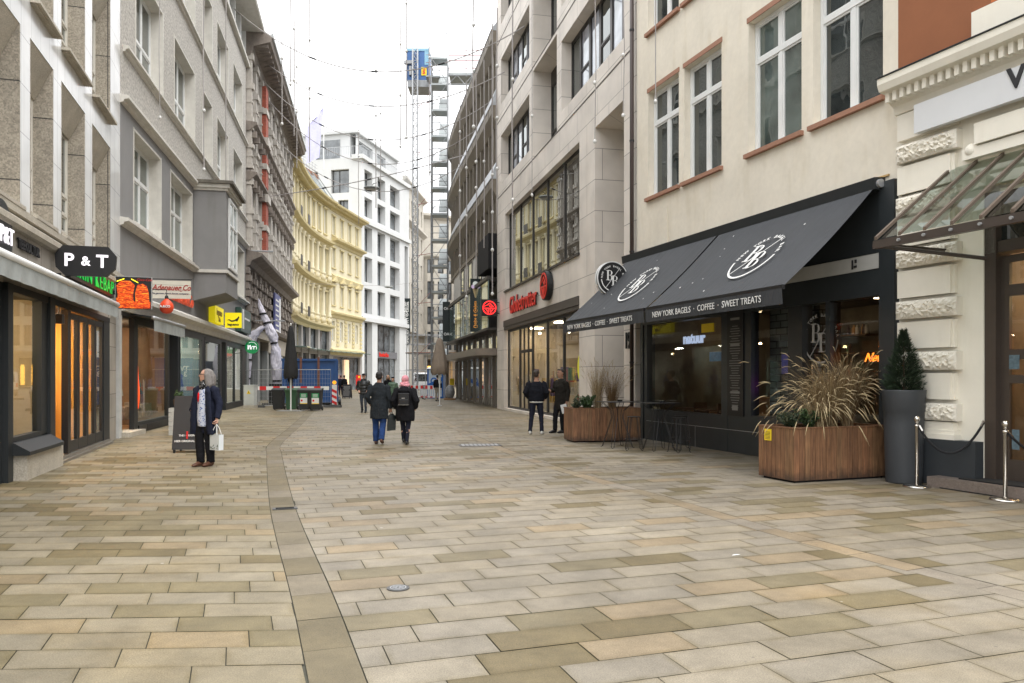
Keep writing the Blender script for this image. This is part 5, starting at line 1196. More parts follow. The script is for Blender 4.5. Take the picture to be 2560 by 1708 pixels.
for k, (f, gg) in enumerate(((1.12, 1.06), (.86, .84), (1.02, 1.1))):
    m2 = wd.copy(); m2.name = 'planter_wood_%s' % 'abc'[k]; q = m2.node_tree.nodes.new("ShaderNodeMixRGB"); q.blend_type = 'MULTIPLY'; q.inputs[0].default_value = 1; q.inputs[2].default_value = (f, f*gg/f if False else gg, gg, 1)
    pb = m2.node_tree.nodes["Principled BSDF"]; sk = pb.inputs["Base Color"].links[0].from_socket; m2.node_tree.links.new(sk, q.inputs[1]); m2.node_tree.links.new(q.outputs[0], pb.inputs["Base Color"]); wtint.append(m2)
soil = mat('potting_soil', (.03, .022, .016), .95, .4, 12, .6, 30)
def planter(label, corner, rz, W=1.88, D=.84, Hh=.85):
    t = thing('planter_box', label, 'planter', (corner[0], corner[1], 0), rz, 'wooden planter boxes by the dark shop front')
    n = 18; rr_ = random.Random(int(corner[0]*100))
    def side(pts, ny):
        b = B(); idx = []
        for p, q in zip(pts, pts[1:]):
            L_ = hypot(q[0]-p[0], q[1]-p[1]); dx, dy = (q[0]-p[0])/L_, (q[1]-p[1])/L_; g_ = .003; o = .003*rr_.random()
            a = (p[0]+dx*g_-ny[0]*o, p[1]+dy*g_-ny[1]*o); c = (q[0]-dx*g_-ny[0]*o, q[1]-dy*g_-ny[1]*o); th = .022
            b.slab([a, c, (c[0]-ny[0]*th, c[1]-ny[1]*th), (a[0]-ny[0]*th, a[1]-ny[1]*th)], .035, Hh-.015); idx += [rr_.randrange(4)]*6
            b.slab([(p[0]-ny[0]*.012, p[1]-ny[1]*.012), (q[0]-ny[0]*.012, q[1]-ny[1]*.012), (q[0]-ny[0]*.020, q[1]-ny[1]*.020), (p[0]-ny[0]*.020, p[1]-ny[1]*.020)], .05, Hh-.03); idx += [0]*6
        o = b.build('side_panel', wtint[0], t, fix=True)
        for m in wtint[1:]: o.data.materials.append(m)
        o.data.polygons.foreach_set('material_index', idx)
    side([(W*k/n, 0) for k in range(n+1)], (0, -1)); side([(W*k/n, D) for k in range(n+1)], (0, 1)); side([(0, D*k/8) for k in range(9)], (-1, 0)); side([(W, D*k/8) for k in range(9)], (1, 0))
    b = B(); b.box(-.01, W+.01, -.01, .05, Hh-.014, Hh+.008); b.box(-.01, W+.01, D-.05, D+.01, Hh-.014, Hh+.008); b.box(-.01, .05, .05, D-.05, Hh-.014, Hh+.008); b.box(W-.05, W+.01, .05, D-.05, Hh-.014, Hh+.008); b.build('rim', wtint[2], t)
    b = B(); b.box(.03, W-.03, .03, D-.03, .05, Hh-.05); b.build('soil', soil, t)
    b = B(); b.box(.06, W-.06, .05, D-.05, 0, .045); b.build('base', slot, t)
    return t
P1c, P1r = (4.34, 11.88), radians(20.5); P2c, P2r = (1.51, 19.18), radians(11.5)
pa = planter('near wooden planter box with a yellow notice on its short side', P1c, P1r)
pb_ = planter('far wooden planter box under the left end of the black awning', P2c, P2r, 1.78)
b = B(); b.box(-.012, -.002, .52, .68, .62, .80); b.build('notice', MATS['yellow_notice'], pa)
b = B(); [b.box(-.0135, -.012, .54, .66, .64+k*.022, .648+k*.022) for k in range(6)]; b.build('notice_print', M['text_black'], pa)
def loc2w(c, rz, x, y, z): return (c[0]+cos(rz)*x-sin(rz)*y, c[1]+sin(rz)*x+cos(rz)*y, z)
# --- plants
straw = [mat('straw_%s' % n, c, .7, .15, 8) for n, c in (('gold', (.27, .185, .085)), ('pale', (.42, .335, .19)), ('brown', (.15, .088, .042)))]
def blades(b, n, h, spread, width, droop, rr, twist=1, lean=(0, 0), seed=False, bs=None):
    for i in range(n):
        a = rr.uniform(0, 2*pi); r0 = rr.uniform(0, .10); L_ = h*rr.uniform(.5, 1.1); sp = spread*rr.uniform(.15, 1); dr = droop*rr.uniform(.3, 1.2)
        x, y = cos(a)*r0, sin(a)*r0; wild = rr.random() < .25; dr *= 1.6 if wild else 1; sp *= 1.4 if wild else 1; ca, sa = cos(a)+lean[0], sin(a)+lean[1]; pts = []; N_ = 7; q = rr.uniform(-1.6, 1.6)
        for k in range(N_+1):
            t = k/N_; pts.append((x+ca*sp*t**1.5*L_-sa*q*.12*t*t, y+sa*sp*t**1.5*L_+ca*q*.12*t*t, L_*(t-dr*t**3*.6)))
        w_ = width*rr.uniform(.6, 1.2); px, py = -sin(a+rr.uniform(-1, 1)), cos(a+rr.uniform(-1, 1)); base = len(b.v)
        for k, p in enumerate(pts):
            ww = w_*(1-(k/N_)**2*.85); b.v += [(p[0]-px*ww, p[1]-py*ww, p[2]), (p[0]+px*ww, p[1]+py*ww, p[2])]
        for k in range(N_): j = base+2*k; b.f.append((j, j+1, j+3, j+2))
        if seed and rr.random() < seed:
            tip = Vector(pts[-1]); dirv = (tip-Vector(pts[-2])).normalized(); B_ = bs
            B_.tube([tip-dirv*.02, tip+dirv*.04, tip+dirv*.09+Vector((0, 0, -.012)), tip+dirv*.19+Vector((0, 0, -.07))], [.003, .0065, .0065, .002], 5)
def grass(label, loc, h, n, sp, droop, seed, lean=(0, 0), ms=(0, 1, 2), sdens=.07):
    rr = random.Random(seed); t = thing('ornamental_grass', label, 'grass plant', loc, 0, 'dry ornamental grasses in the planters')
    se = B()
    for k in ms: b = B(); blades(b, n//len(ms), h, sp, .0030, droop, rr, lean=lean, seed=sdens, bs=se); b.build('blades', straw[k], t)
    se.build('seed_head', straw[1], t, smooth=True); return t
gz = .80
grass('big arching straw grass clump in the near planter', loc2w(P1c, P1r, 1.12, .45, gz), 1.30, 1500, .62, .62, 3, (-.2, 0), (0, 2, 0, 1))
grass('second arching straw grass leaning over the pot end of the near planter', loc2w(P1c, P1r, 1.52, .5, gz), 1.38, 1200, .5, .6, 4, (-.1, 0), (0, 2, 2, 1))
grass('low drooping pale grass tuft at the left of the near planter', loc2w(P1c, P1r, .72, .3, gz), .95, 380, .75, .9, 5, (-.2, -.1), (0, 1, 2), .3)
grass('upright feathery straw grass in the middle of the far planter', loc2w(P2c, P2r, .78, .45, gz), 1.25, 340, .28, .15, 6)
grass('reddish brown upright grass at the right of the far planter', loc2w(P2c, P2r, 1.15, .4, gz), 1.15, 380, .42, .2, 7, (.1, 0), (0, 2, 2))
leafm = [mat('leaf_%s' % n, c, .6, .25, 9) for n, c in (('mid', (.045, .085, .022)), ('dark', (.018, .035, .014)), ('olive', (.06, .065, .025)))]
def shrub(label, loc, r, h, n, seed, ms, leaf=.03, spiky=True, cat='shrub', name='shrub'):
    rr = random.Random(seed); t = thing(name, label, cat, loc, 0)
    st_ = B(); bs = [B() for _ in ms]
    for i in range(26):
        a = rr.uniform(0, 2*pi); q = rr.uniform(.2, 1)*r; e = (cos(a)*q, sin(a)*q, h*rr.uniform(.4, 1)); st_.tube([(0, 0, -.02), (e[0]*.4, e[1]*.4, e[2]*.5), e], [.005, .004, .002], 4)
        for k in range(n//26):
            t_ = rr.uniform(.25, 1.05); p = Vector((e[0]*t_**1.3, e[1]*t_**1.3, e[2]*t_)); d = Vector((rr.gauss(0, 1), rr.gauss(0, 1), rr.gauss(.5, .8))).normalized(); s_ = d.orthogonal().normalized()*leaf*.28; l2 = leaf*rr.uniform(.6, 1.3)
            b = rr.choice(bs); b.add([p, p+d*l2*.5+s_, p+d*l2, p+d*l2*.5-s_], [(0, 1, 2, 3)])
    st_.build('stem', mat('twig', (.06, .035, .02), .8, .2), t)
    for m, b in zip(ms, bs): b.build('foliage', leafm[m], t)
    return t
shrub('bushy green conifer shrub in the far planter', loc2w(P2c, P2r, .50, .35, gz), .26, .34, 3200, 1, (0, 0, 1), .05)
shrub('small dark leafy shrub at the left corner of the far planter', loc2w(P2c, P2r, .16, .3, gz), .13, .26, 900, 2, (1, 1, 2), .05)
shrub('green needle shrub in front of the straw grass of the near planter', loc2w(P1c, P1r, .58, .32, gz), .30, .33, 3400, 3, (0, 0, 1), .045)
shrub('dark reddish shrub at the left corner of the near planter', loc2w(P1c, P1r, .22, .36, gz), .2, .27, 1500, 4, (1, 2, 1), .045)
# --- tall pot with cone shaped conifer
POT = (6.10, 12.02)
t = thing('tall_plant_pot', 'tall tapered anthracite plant pot beside the white pilaster', 'plant pot', (POT[0], POT[1], 0))
b = B(); b.lathe([(.0, 0), (.255, 0), (.26, .02), (.285, .9), (.292, 1.1), (.30, 1.11), (.315, 1.42), (.318, 1.44), (.285, 1.44), (.28, 1.36), (.0, 1.36)], 40); b.build('pot', mat('pot_anthracite', (.045, .05, .056), .55, .08, 3, .1, 50), t, smooth=True)
b = B(); b.lathe([(0, 1.365), (.276, 1.365), (.276, 1.375), (0, 1.39)], 20); b.build('soil', soil, t)
rr = random.Random(9); t = thing('small_conifer', 'small dense cone shaped conifer growing in the tall dark pot', 'conifer', (POT[0], POT[1], 1.37))
b = B(); b.tube([(0, 0, 0), (0, 0, .9)], [.018, .004], 6); b.build('trunk', mat('twig', (.06, .035, .02)), t)
bs = [B(), B()]
for i in range(760):
    z = .02+.93*rr.random()**1.15; R_ = (.32*(1-(z/.99)**1.25)+.02)*rr.uniform(.75, 1.08)*(1 if z > .1 else .85); a = rr.uniform(0, 2*pi)
    base = Vector((cos(a)*R_*.35, sin(a)*R_*.35, z-.05)); tip = Vector((cos(a)*R_, sin(a)*R_, z+.05))
    for k in range(16):
        f = rr.uniform(.15, 1); p = base.lerp(tip, f); d = ((tip-base).normalized()+Vector((rr.gauss(0, .6), rr.gauss(0, .6), rr.gauss(.45, .5)))).normalized(); s_ = d.orthogonal().normalized()*.006; l2 = rr.uniform(.04, .075)
        bs[rr.random() < .45].add([p-s_, p+s_, p+d*l2], [(0, 1, 2)])
bs[0].build('foliage', mat('conifer_dark', (.014, .028, .012), .7, .2, 8), t); bs[1].build('foliage', mat('conifer_mid', (.03, .055, .02), .7, .2, 8), t)
# --- stanchions and ropes
def stanchion(loc, label):
    t = thing('rope_stanchion', label, 'stanchion', loc, 0, 'polished rope stanchions at the right entrance')
    b = B(); b.lathe([(.0, 0), (.19, 0), (.195, .012), (.185, .028), (.05, .045), (.028, .05)], 36); b.build('base', M['chrome'], t, smooth=True)
    b = B(); b.lathe([(.026, .05), (.026, .90), (.034, .905), (.034, .93)], 18); b.build('post', M['chrome'], t, smooth=True)
    b = B(); b.lathe([(.02, .93), (.018, .955), (.03, .96), (.018, .97), (.036, .99), (.044, 1.015), (.036, 1.045), (.012, 1.062), (.0, 1.064)], 18); b.build('finial', M['chrome'], t, smooth=True); return t
S1 = (6.02, 11.48); S2 = (6.55, 10.25)
stanchion((*S1, 0), 'farther rope stanchion in front of the tall plant pot'); stanchion((*S2, 0), 'nearer rope stanchion at the right edge of the picture')
def rope(a, c, sag, label, name='barrier_rope'):
    t = thing(name, label, 'rope', a, 0); n = 20; A = Vector(a); C = Vector(c)-A
    b = B(); b.tube([(C.x*k/n, C.y*k/n, C.z*k/n-4*sag*(k/n)*(1-k/n)) for k in range(n+1)], .018, 8); b.build('cord', mat('black_rope', (.015, .015, .017), .9, .3, 30, .6, 120), t, smooth=True)
    b = B(); b.tube([(0, 0, .02), (C.x*.05, C.y*.05, -.06)], .020); b.tube([(C.x, C.y, C.z+.02), (C.x*.96, C.y*.96, C.z-.06)], .02); b.build('end_hook', M['chrome'], t)
hk = along(H0, HD, -1.5, .06, 'R', .97)
rope((S1[0]+.03, S1[1], .90), (hk[0], hk[1], .99), .42, 'black sagging rope from the farther stanchion to the bronze door frame')
rope((S2[0]+.03, S2[1], .90), (S2[0]+1.5, S2[1]+.2, .95), .38, 'black sagging rope leaving the nearer stanchion to the right')
t = thing('door_mat', 'flat black mat on the paving before the bronze entrance', 'door mat', (6.72, 11.05, .004), radians(112)); b = B(); b.box(-.45, .45, -.28, .28, 0, .012); b.build('mat', slot, t); b = B()
for k in range(12): b.box(-.43, .43, -.26+k*.045, -.24+k*.045, .0125, .016)
b.build('ribs', M['black'], t)
# --- bar tables and stools of bent wire
wire = mat('black_wire', (.016, .016, .017), .4, .1)
def wtable(loc, rz, label):
    t = thing('bar_table', label, 'bar table', loc, rz, 'black wire bar tables by the dark shop window'); b = B(); b.box(-.36, .36, -.36, .36, 1.05, 1.065); b.build('tabletop', mat('dark_tabletop', (.04, .04, .042), .3, .1), t)
    for k in range(4):
        a = pi/4+k*pi/2; ox, oy = cos(a), sin(a); px, py = -oy, ox; b = B()
        b.tube([(ox*.36+px*.05, oy*.36+py*.05, 1.04), (ox*.16+px*.05, oy*.16+py*.05, .86), (ox*.13+px*.04, oy*.13+py*.04, .7), (ox*.36+px*.03, oy*.36+py*.03, .02), (ox*.40, oy*.40, .008), (ox*.36-px*.03, oy*.36-py*.03, .02), (ox*.13-px*.04, oy*.13-py*.04, .7), (ox*.16-px*.05, oy*.16-py*.05, .86), (ox*.36-px*.05, oy*.36-py*.05, 1.04)], .007, 6); b.build('leg', wire, t)
    return t
def wstool(loc, rz, label):
    t = thing('bar_stool', label, 'bar stool', loc, rz, 'black wire bar stools by the dark shop window'); b = B(); b.lathe([(0, .74), (.15, .74), (.155, .755), (0, .76)], 20); b.build('seat', wire, t)
    for k in range(4):
        a = k*pi/2+.3; ox, oy = cos(a), sin(a); px, py = -oy, ox; b = B()
        b.tube([(ox*.13+px*.05, oy*.13+py*.05, .74), (ox*.23+px*.035, oy*.23+py*.035, .03), (ox*.25, oy*.25, .008), (ox*.23-px*.035, oy*.23-py*.035, .03), (ox*.13-px*.05, oy*.13-py*.05, .74)], .0065, 6); b.build('leg', wire, t)
    b = B(); b.tube([(cos(q*pi/8)*.205, sin(q*pi/8)*.205, .26) for q in range(17)], .006, 5, False); b.build('foot_ring', wire, t); return t
wtable((2.45, 17.95, 0), .35, 'farther wire bar table, right against the far planter box'); wtable((3.28, 17.25, 0), .3, 'nearer wire bar table, in front of the dark shop window')
wstool((2.72, 17.2, 0), .4, 'wire bar stool standing left of the nearer bar table'); wstool((3.62, 16.75, 0), 1, 'wire bar stool standing at the near side of the bar tables'); wstool((3.85, 17.55, 0), 2, 'wire bar stool behind the nearer bar table by the window')
for k, (x, y, lb) in enumerate(((2.5, 17.9, 'small black ashtray on the farther wire bar table'), (3.35, 17.2, 'small black ashtray on the nearer wire bar table'))):
    t = thing('ashtray', lb, 'ashtray', (x, y, 1.066)); b = B(); b.lathe([(0, 0), (.055, 0), (.065, .04), (.05, .04), (.045, .01), (0, .01)], 16); b.build('bowl', wire, t)
# --- parasols
def parasol(loc, H_, zc0, zc1, r0, m, pm_, label, seed, ragged=False, plate=None):
    t = thing('closed_parasol', label, 'parasol', loc); rr = random.Random(seed); b = B(); n = 24; prof = [(zc0, r0*.80), (zc0+.12, r0), (zc0+.5, r0*.98), ((zc0*.5+zc1*.5), r0*.78), (zc1*.85+zc0*.15, r0*.48), (zc1-.1, r0*.35), (zc1, .04)]
    for i, (z, r) in enumerate(prof):
        for k in range(n):
            a = 2*pi*k/n; f = r*(1+.16*cos(8*a+i*.15)*(1-i/7)+.03*rr.uniform(-1, 1)); b.v.append((cos(a)*f, sin(a)*f, z+(-.06*cos(8*a) if i == 0 else 0)))
    for i in range(len(prof)-1):
        for k in range(n): j = (k+1) % n; b.f.append((i*n+k, i*n+j, (i+1)*n+j, (i+1)*n+k))
    b.build('canopy', m, t, smooth=True)
    if ragged:
        b = B()
        for k in range(14): a = 2*pi*k/14; L_ = rr.uniform(.3, .95); b.add([(cos(a-.2)*r0*.75, sin(a-.2)*r0*.75, zc0+.3), (cos(a+.2)*r0*.75, sin(a+.2)*r0*.75, zc0+.3), (cos(a+.05)*r0*.45, sin(a+.05)*r0*.45, zc0+.3-L_), (cos(a-.1)*r0*.4, sin(a-.1)*r0*.4, zc0+.3-L_*.9)], [(0, 1, 2, 3)])
        b.build('valance', m, t)
    b = B(); b.tube([(0, 0, .02), (0, 0, H_)], .032, 10); b.tube([(0, 0, zc0-.5), (0, 0, zc0+.2)], [.06, .09] if not ragged else .04, 10); b.lathe([(.0, H_), (.05, H_), (.05, H_+.03), (0, H_+.08)], 10); b.build('pole', pm_, t)
    b = B(); b.box(*(plate or (-.12, .12, -.12, .12)), .0, .035); b.build('base_plate', M['steel'], t); return t
parasol(at(727, 36.6), 4.1, 1.55, 4.05, .31, mat('black_parasol', (.02, .02, .021), .85, .2, 6, .3, 8), M['white'], 'black closed parasol with ragged skirt in front of the wheelie bins', 1, True, (-.6, .6, -.28, .28))
parasol(at(1099, 43), 3.9, 1.75, 3.8, .43, mat('taupe_parasol', (.25, .20, .155), .85, .12, 5, .2, 8), M['white'], 'taupe closed parasol on a white pole before the red and white barriers', 2)
# --- wheelie bins
def bin_(loc, m, label, sticker):
    t = thing('wheelie_bin', label, 'wheelie bin', loc, radians(4), 'wheelie bins in a row before the blue container'); b = B(); b.slab([(-.22, -.26), (.22, -.26), (.22, .26), (-.22, .26)], .06, .08)
    b.add([(-.22, -.25, .05), (.22, -.25, .05), (.22, .22, .05), (-.22, .22, .05), (-.27, -.30, .96), (.27, -.30, .96), (.27, .30, .96), (-.27, .30, .96)], [(3, 2, 1, 0), (4, 5, 6, 7), (0, 1, 5, 4), (1, 2, 6, 5), (2, 3, 7, 6), (3, 0, 4, 7)]); b.box(-.29, .29, -.32, -.30, .90, .97)
    b.build('body', m, t); b = B(); b.prism([(-.34, .97), (-.33, 1.0), (-.1, 1.06), (.3, 1.08), (.33, .97)], -.29, .29); b.build('lid', m, t)
    b = B(); [b.tube([(x, .24, .1), (x+.05, .24, .1)], .1, 12) for x in (-.27, .22)]; b.build('wheel', M['black'], t); b = B(); b.tube([(-.24, .36, 1.0), (.24, .36, 1.0)], .018); b.build('handle', M['black'], t)
    if sticker:
        b = B(); b.add([(-.17, -.292, .62), (.17, -.292, .62), (.17, -.306, .84), (-.17, -.306, .84)], [(0, 1, 2, 3)]); b.build('label_green', mat('label_green', (.01, .25, .08), .6, .05), t)
        b = B(); b.add([(-.17, -.278, .36), (.17, -.278, .36), (.17, -.2945, .617), (-.17, -.2945, .617)], [(0, 1, 2, 3)]); b.build('label_white', M['white'], t)
        b = B(); b.add([(-.17, -.279, .33), (.17, -.279, .33), (.17, -.282, .365), (-.17, -.282, .365)], [(0, 1, 2, 3)]); b.build('label_yellow', MATS['yellow_notice'], t)
        b = B(); [b.box(-.12, .12, -.312, -.3, .66+k*.06, .68+k*.06) for k in range(3)]; b.build('label_print', M['text_white'], t); b = B(); b.disc((-.09, .49), .05, -.298, -.28, 14); b.build('label_dot', mat('label_red', (.6, .02, .02), .6, 0), t)
bk_ = mat('bin_black', (.018, .019, .020), .5, .15); bg_ = mat('bin_green', (.035, .10, .045), .55, .15)
bin_(at(697, 37.9), bk_, 'plain black wheelie bin, leftmost of the row', 0); bin_(at(730, 37.7), bg_, 'green wheelie bin behind the parasol pole', 0)
bin_(at(762, 37.3), bk_, 'black wheelie bin with green and white label, next to the green bin', 1); bin_(at(791, 37.1), bk_, 'black wheelie bin with green and white label, right end of the row', 1)
# --- utility cabinets
uc_ = mat('cabinet_grey', (.50, .52, .50), .5, .1, 4)
def cabinet(loc, w_, h, label):
    t = thing('utility_cabinet', label, 'utility cabinet', loc, radians(-8)); b = B(); b.box(-w_/2, w_/2, -.2, .2, .14, h); b.box(-w_/2-.02, w_/2+.02, -.22, .22, h, h+.04); b.build('housing', uc_, t, bevel=.008); b = B(); b.box(-w_/2-.02, w_/2+.02, -.22, .22, 0, .138); b.build('base', gbase, t)
    b = B(); b.plate([(-.11, h-.42), (.11, h-.42), (0, h-.22)], -.212, -.202); b.build('warning_sign', MATS['yellow_notice'], t); b = B(); b.plate([(-.02, h-.38), (.02, h-.38), (.0, h-.27)], -.216, -.2125); b.build('warning_mark', M['text_black'], t)
    b = B(); b.box(-w_/2+.03, w_/2-.03, -.203, -.2005, .2, .205); b.build('door_gap', slot, t)
cabinet(at(626, 40.3), .56, 1.16, 'grey electricity cabinet with yellow warning triangle by the construction fence')
# --- container, fence, works
blu = mat('container_blue', (.015, .07, .22), .45, .15, 2, .1, 10); ct = thing('waste_container', 'large open blue steel waste container behind the wheelie bins', 'container', at(774, 42.6), radians(13))
b = B(); b.box(-1.45, 1.45, 0, 6, .25, 2.55); b.build('body', blu, ct)
b = B(); [b.box(x-.06, x+.06, -.09, -.002, .2, 2.6) for x in (-1.4, -.45, .5, 1.4)]; b.box(-1.5, 1.5, -.12, -.003, 2.5, 2.62); b.box(-1.5, 1.5, -.1, -.003, .2, .35); [b.box(1.452, 1.54, .3+k*.8, .42+k*.8, .25, 2.55) for k in range(8)]; b.build('rib', blu, ct)
b = B(); b.box(-.52, -.40, -.13, -.095, 1.3, 2.7); b.box(.42, .54, -.13, -.095, 1.0, 2.7); b.build('strap', mat('brown_strap', (.16, .07, .05), .8, .2), ct)
text("TV", .36, M['text_white'], ct, (-1.05, -.02, 2.05), bold=.008); text("3", .38, M['text_white'], ct, (-1.1, -.02, 1.75), bold=.008)
b = B(); [b.tube([(1.55, y, .22), (1.70, y, .22)], .2, 12) for y in (.5, 4)]; b.build('roller', M['black'], ct)
def fence(loc, rz, W_, label, H_=2.0, board=False):
    t = thing('construction_fence', label, 'construction fence', loc, rz, 'mobile construction fence panels'); b = B(); b.tube([(0, 0, .1), (0, 0, H_), (W_, 0, H_), (W_, 0, .1), (0, 0, .1)], .021, 6); b.build('frame', M['steel'], t)
    b = B(); n = int(W_/.14)
    for k in range(1, n): b.box(W_*k/n-.003, W_*k/n+.003, -.003, .003, .1, H_)
    for k in range(1, 8): b.box(0, W_, -.004, .004, .1+k*(H_-.1)/8-.004, .1+k*(H_-.1)/8+.004)
    b.build('mesh', M['steel'], t); b = B(); [b.box(x-.35, x+.35, -.12, .12, 0, .12) for x in (0, W_)]; b.build('foot', mat('dark_concrete', (.10, .10, .10), .9, .2), t)
    if board:
        b = B(); b.box(0, W_*.98, -.05, -.03, .92, 1.12); bd = b.build('barrier_board', M['white'], t); b = B(); [b.box(.1+k*.72, .45+k*.72, -.055, -.051, .92, 1.12) for k in range(5)]; b.build('red_stripe', mat('signal_red', (.60, .02, .02), .5, .05), bd)
fence(at(645, 40.9), radians(0), 3.85, 'steel mesh fence panel with a red and white board before the blue container', board=True)
fence(at(592, 44.6), radians(-20), 2.2, 'steel mesh fence panel closing off the wrapped portal', 2.0)
t = thing('warning_beacon', 'upright red and white striped warning board at the container corner', 'warning sign', at(836, 41)); b = B(); b.box(-.13, .13, -.02, .02, .15, 1.2); b.build('board', M['white'], t)
b = B(); [b.plate([(-.13, .25+k*.3), (.13, .12+k*.3+.0), (.13, .27+k*.3), (-.13, .40+k*.3)], -.025, -.021) for k in range(3)]; b.build('red_stripe', MATS['signal_red'], t); b = B(); b.box(-.35, .35, -.2, .2, 0, .12); b.build('foot', MATS['dark_concrete'], t); b = B(); b.disc((0, 1.32), .1, -.05, .05, 16); b.build('lamp', mat('amber_lamp', (.9, .35, .02), .4, 0, emit=.3), t)
# red and white barriers by the works
def barrier(loc, rz, label, W_=1.05):
    t = thing('plastic_barrier', label, 'barrier', loc, rz, 'red and white plastic barriers around the works'); b = B(); b.box(0, W_, -.03, .03, .72, 1.0); b.box(0, W_, -.03, .03, .12, .22); b.box(0, .05, -.03, .03, 0, 1.0); b.box(W_-.05, W_, -.03, .03, 0, 1.0)
    for k in range(1, 7): b.box(W_*k/7-.03, W_*k/7+.03, -.03, .03, .22, .72)
    b.build('panel', M['white'], t); b = B(); [b.box(.08+k*.36, .26+k*.36, -.035, -.031, .74, .98) for k in range(3) if .26+k*.36 < W_]; [b.box(.08+k*.36, .26+k*.36, -.035, -.031, .13, .21) for k in range(3) if .26+k*.36 < W_]; b.build('red_field', MATS['signal_red'], t); b = B(); b.box(0, .12, -.2, .2, 0, .06); b.box(W_-.12, W_, -.2, .2, 0, .06); b.build('foot', M['black'], t)
barrier(at(984, 57.5), .1, 'plastic barrier left of the woman in the pink scarf'); barrier(at(1024, 56.2), 0, 'plastic barrier just right of the woman in the pink scarf'); barrier(at(1060, 55.3), -.02, 'plastic barrier before the blue cabin'); barrier(at(1052, 59), 1.2, 'plastic barrier turned sideways behind the other barriers')
fence(at(990, 62), radians(2), 3.4, 'steel mesh fence panel behind the barriers and the white van', 2.1)
# portable toilet
t = thing('portable_toilet', 'blue portable toilet with white and blue printed door behind the taupe parasol', 'portable toilet', at(1091, 58.5), radians(-4)); pbm = mat('cabin_blue', (.01, .12, .45), .45, .1)
b = B(); b.box(-.6, -.5, -.55, .6, .1, 2.2); b.box(.5, .6, -.55, .6, .1, 2.2); b.box(-.6, .6, .5, .6, .1, 2.2); b.box(-.62, .62, -.6, .62, 0, .12); b.build('cabin', pbm, t, bevel=.02)
b = B(); b.box(-.5, .5, -.52, -.46, .12, 2.15); dr = b.build('door', mat('door_print_blue', (.5, .58, .66), .5, .1), t); b = B(); b.ring((-.1, 1.3), .16, .26, -.53, -.521); b.plate([(-.5, .8), (.5, 1.3), (.5, 1.6), (-.5, 1.1)], -.529, -.521); b.build('door_logo', pbm, dr); b = B(); b.prism([(-.6, 2.2), (0, 2.36), (.62, 2.2)], -.62, .62); b.build('roof', M['white'], t)
# van rear
t = thing('white_van', 'white van seen from behind, parked beyond the construction barriers', 'van', at(1056, 74), radians(-3)); b = B(); b.prism([(0, .35), (0, 1.1), (.25, 2.0), (4.6, 2.0), (5.4, 1.2), (5.6, .9), (5.6, .35)], -1, 1); b.build('body', mat('van_white', (.68, .70, .72), .3, .04, coat=.6), t, bevel=.08)
b = B(); b.quad((-.78, -.012+.04, 1.17), (.78, .028, 1.17), (.74, .235, 1.86), (-.74, .235, 1.86)); b.build('rear_window', M['dim'], t, (0, -.03, 0)); b = B(); b.box(-.98, -.84, -.02, .1, .75, 1.1); b.box(.84, .98, -.02, .1, .75, 1.1); b.build('tail_light', MATS['signal_red'], t); b = B(); [b.tube([(x, y, .33), (x+.2, y, .33)], .33, 16) for x in (-1.0, .8) for y in (1, 4.6)]; b.build('wheel', M['black'], t)
b = B(); b.box(-1, 1, -.12, 0, .3, .55); b.build('bumper', mat('bumper_grey', (.1, .1, .11), .6, .1), t); b = B(); b.box(-.26, .26, -.135, -.121, .62, .74) if False else b.box(-.26, .26, -.02, -.001, .62, .74); b.build('number_plate', M['white'], t)
# small red pillar, yellow and wrapped bits
t = thing('info_pillar', 'slim bright red info pillar before the white building', 'pillar', at(896, 93)); b = B(); b.box(-.28, .28, -.15, .15, 0, 1.8); b.build('panel', MATS['signal_red'], t, bevel=.02); b = B(); b.box(.0, .24, -.16, -.151, 1.45, 1.7); b.build('yellow_mark', MATS['yellow_notice'], t)
t = thing('wrapped_pallet', 'goods wrapped in grey plastic film on a pallet near the bronze post', 'pallet', at(1125, 54)); b = B(); b.ball((0, 0, .55), .35, .3, .5, 10, 7); b.build('film', mat('grey_film', (.3, .31, .32), .3, .3, 7, .8, 9), t); b = B(); b.box(-.4, .4, -.3, .3, 0, .12); b.build('pallet', wood, t)
t = thing('yellow_box', 'small yellow post box fixed near the scaffold foot', 'box', at(1130, 56, .0)); b = B(); b.box(-.16, .16, -.12, .12, 1.0, 1.5); b.build('housing', MATS['yellow_notice'], t, bevel=.02); b = B(); b.tube([(0, 0, 0), (0, 0, 1.0)], .04); b.build('post', M['steel'], t)
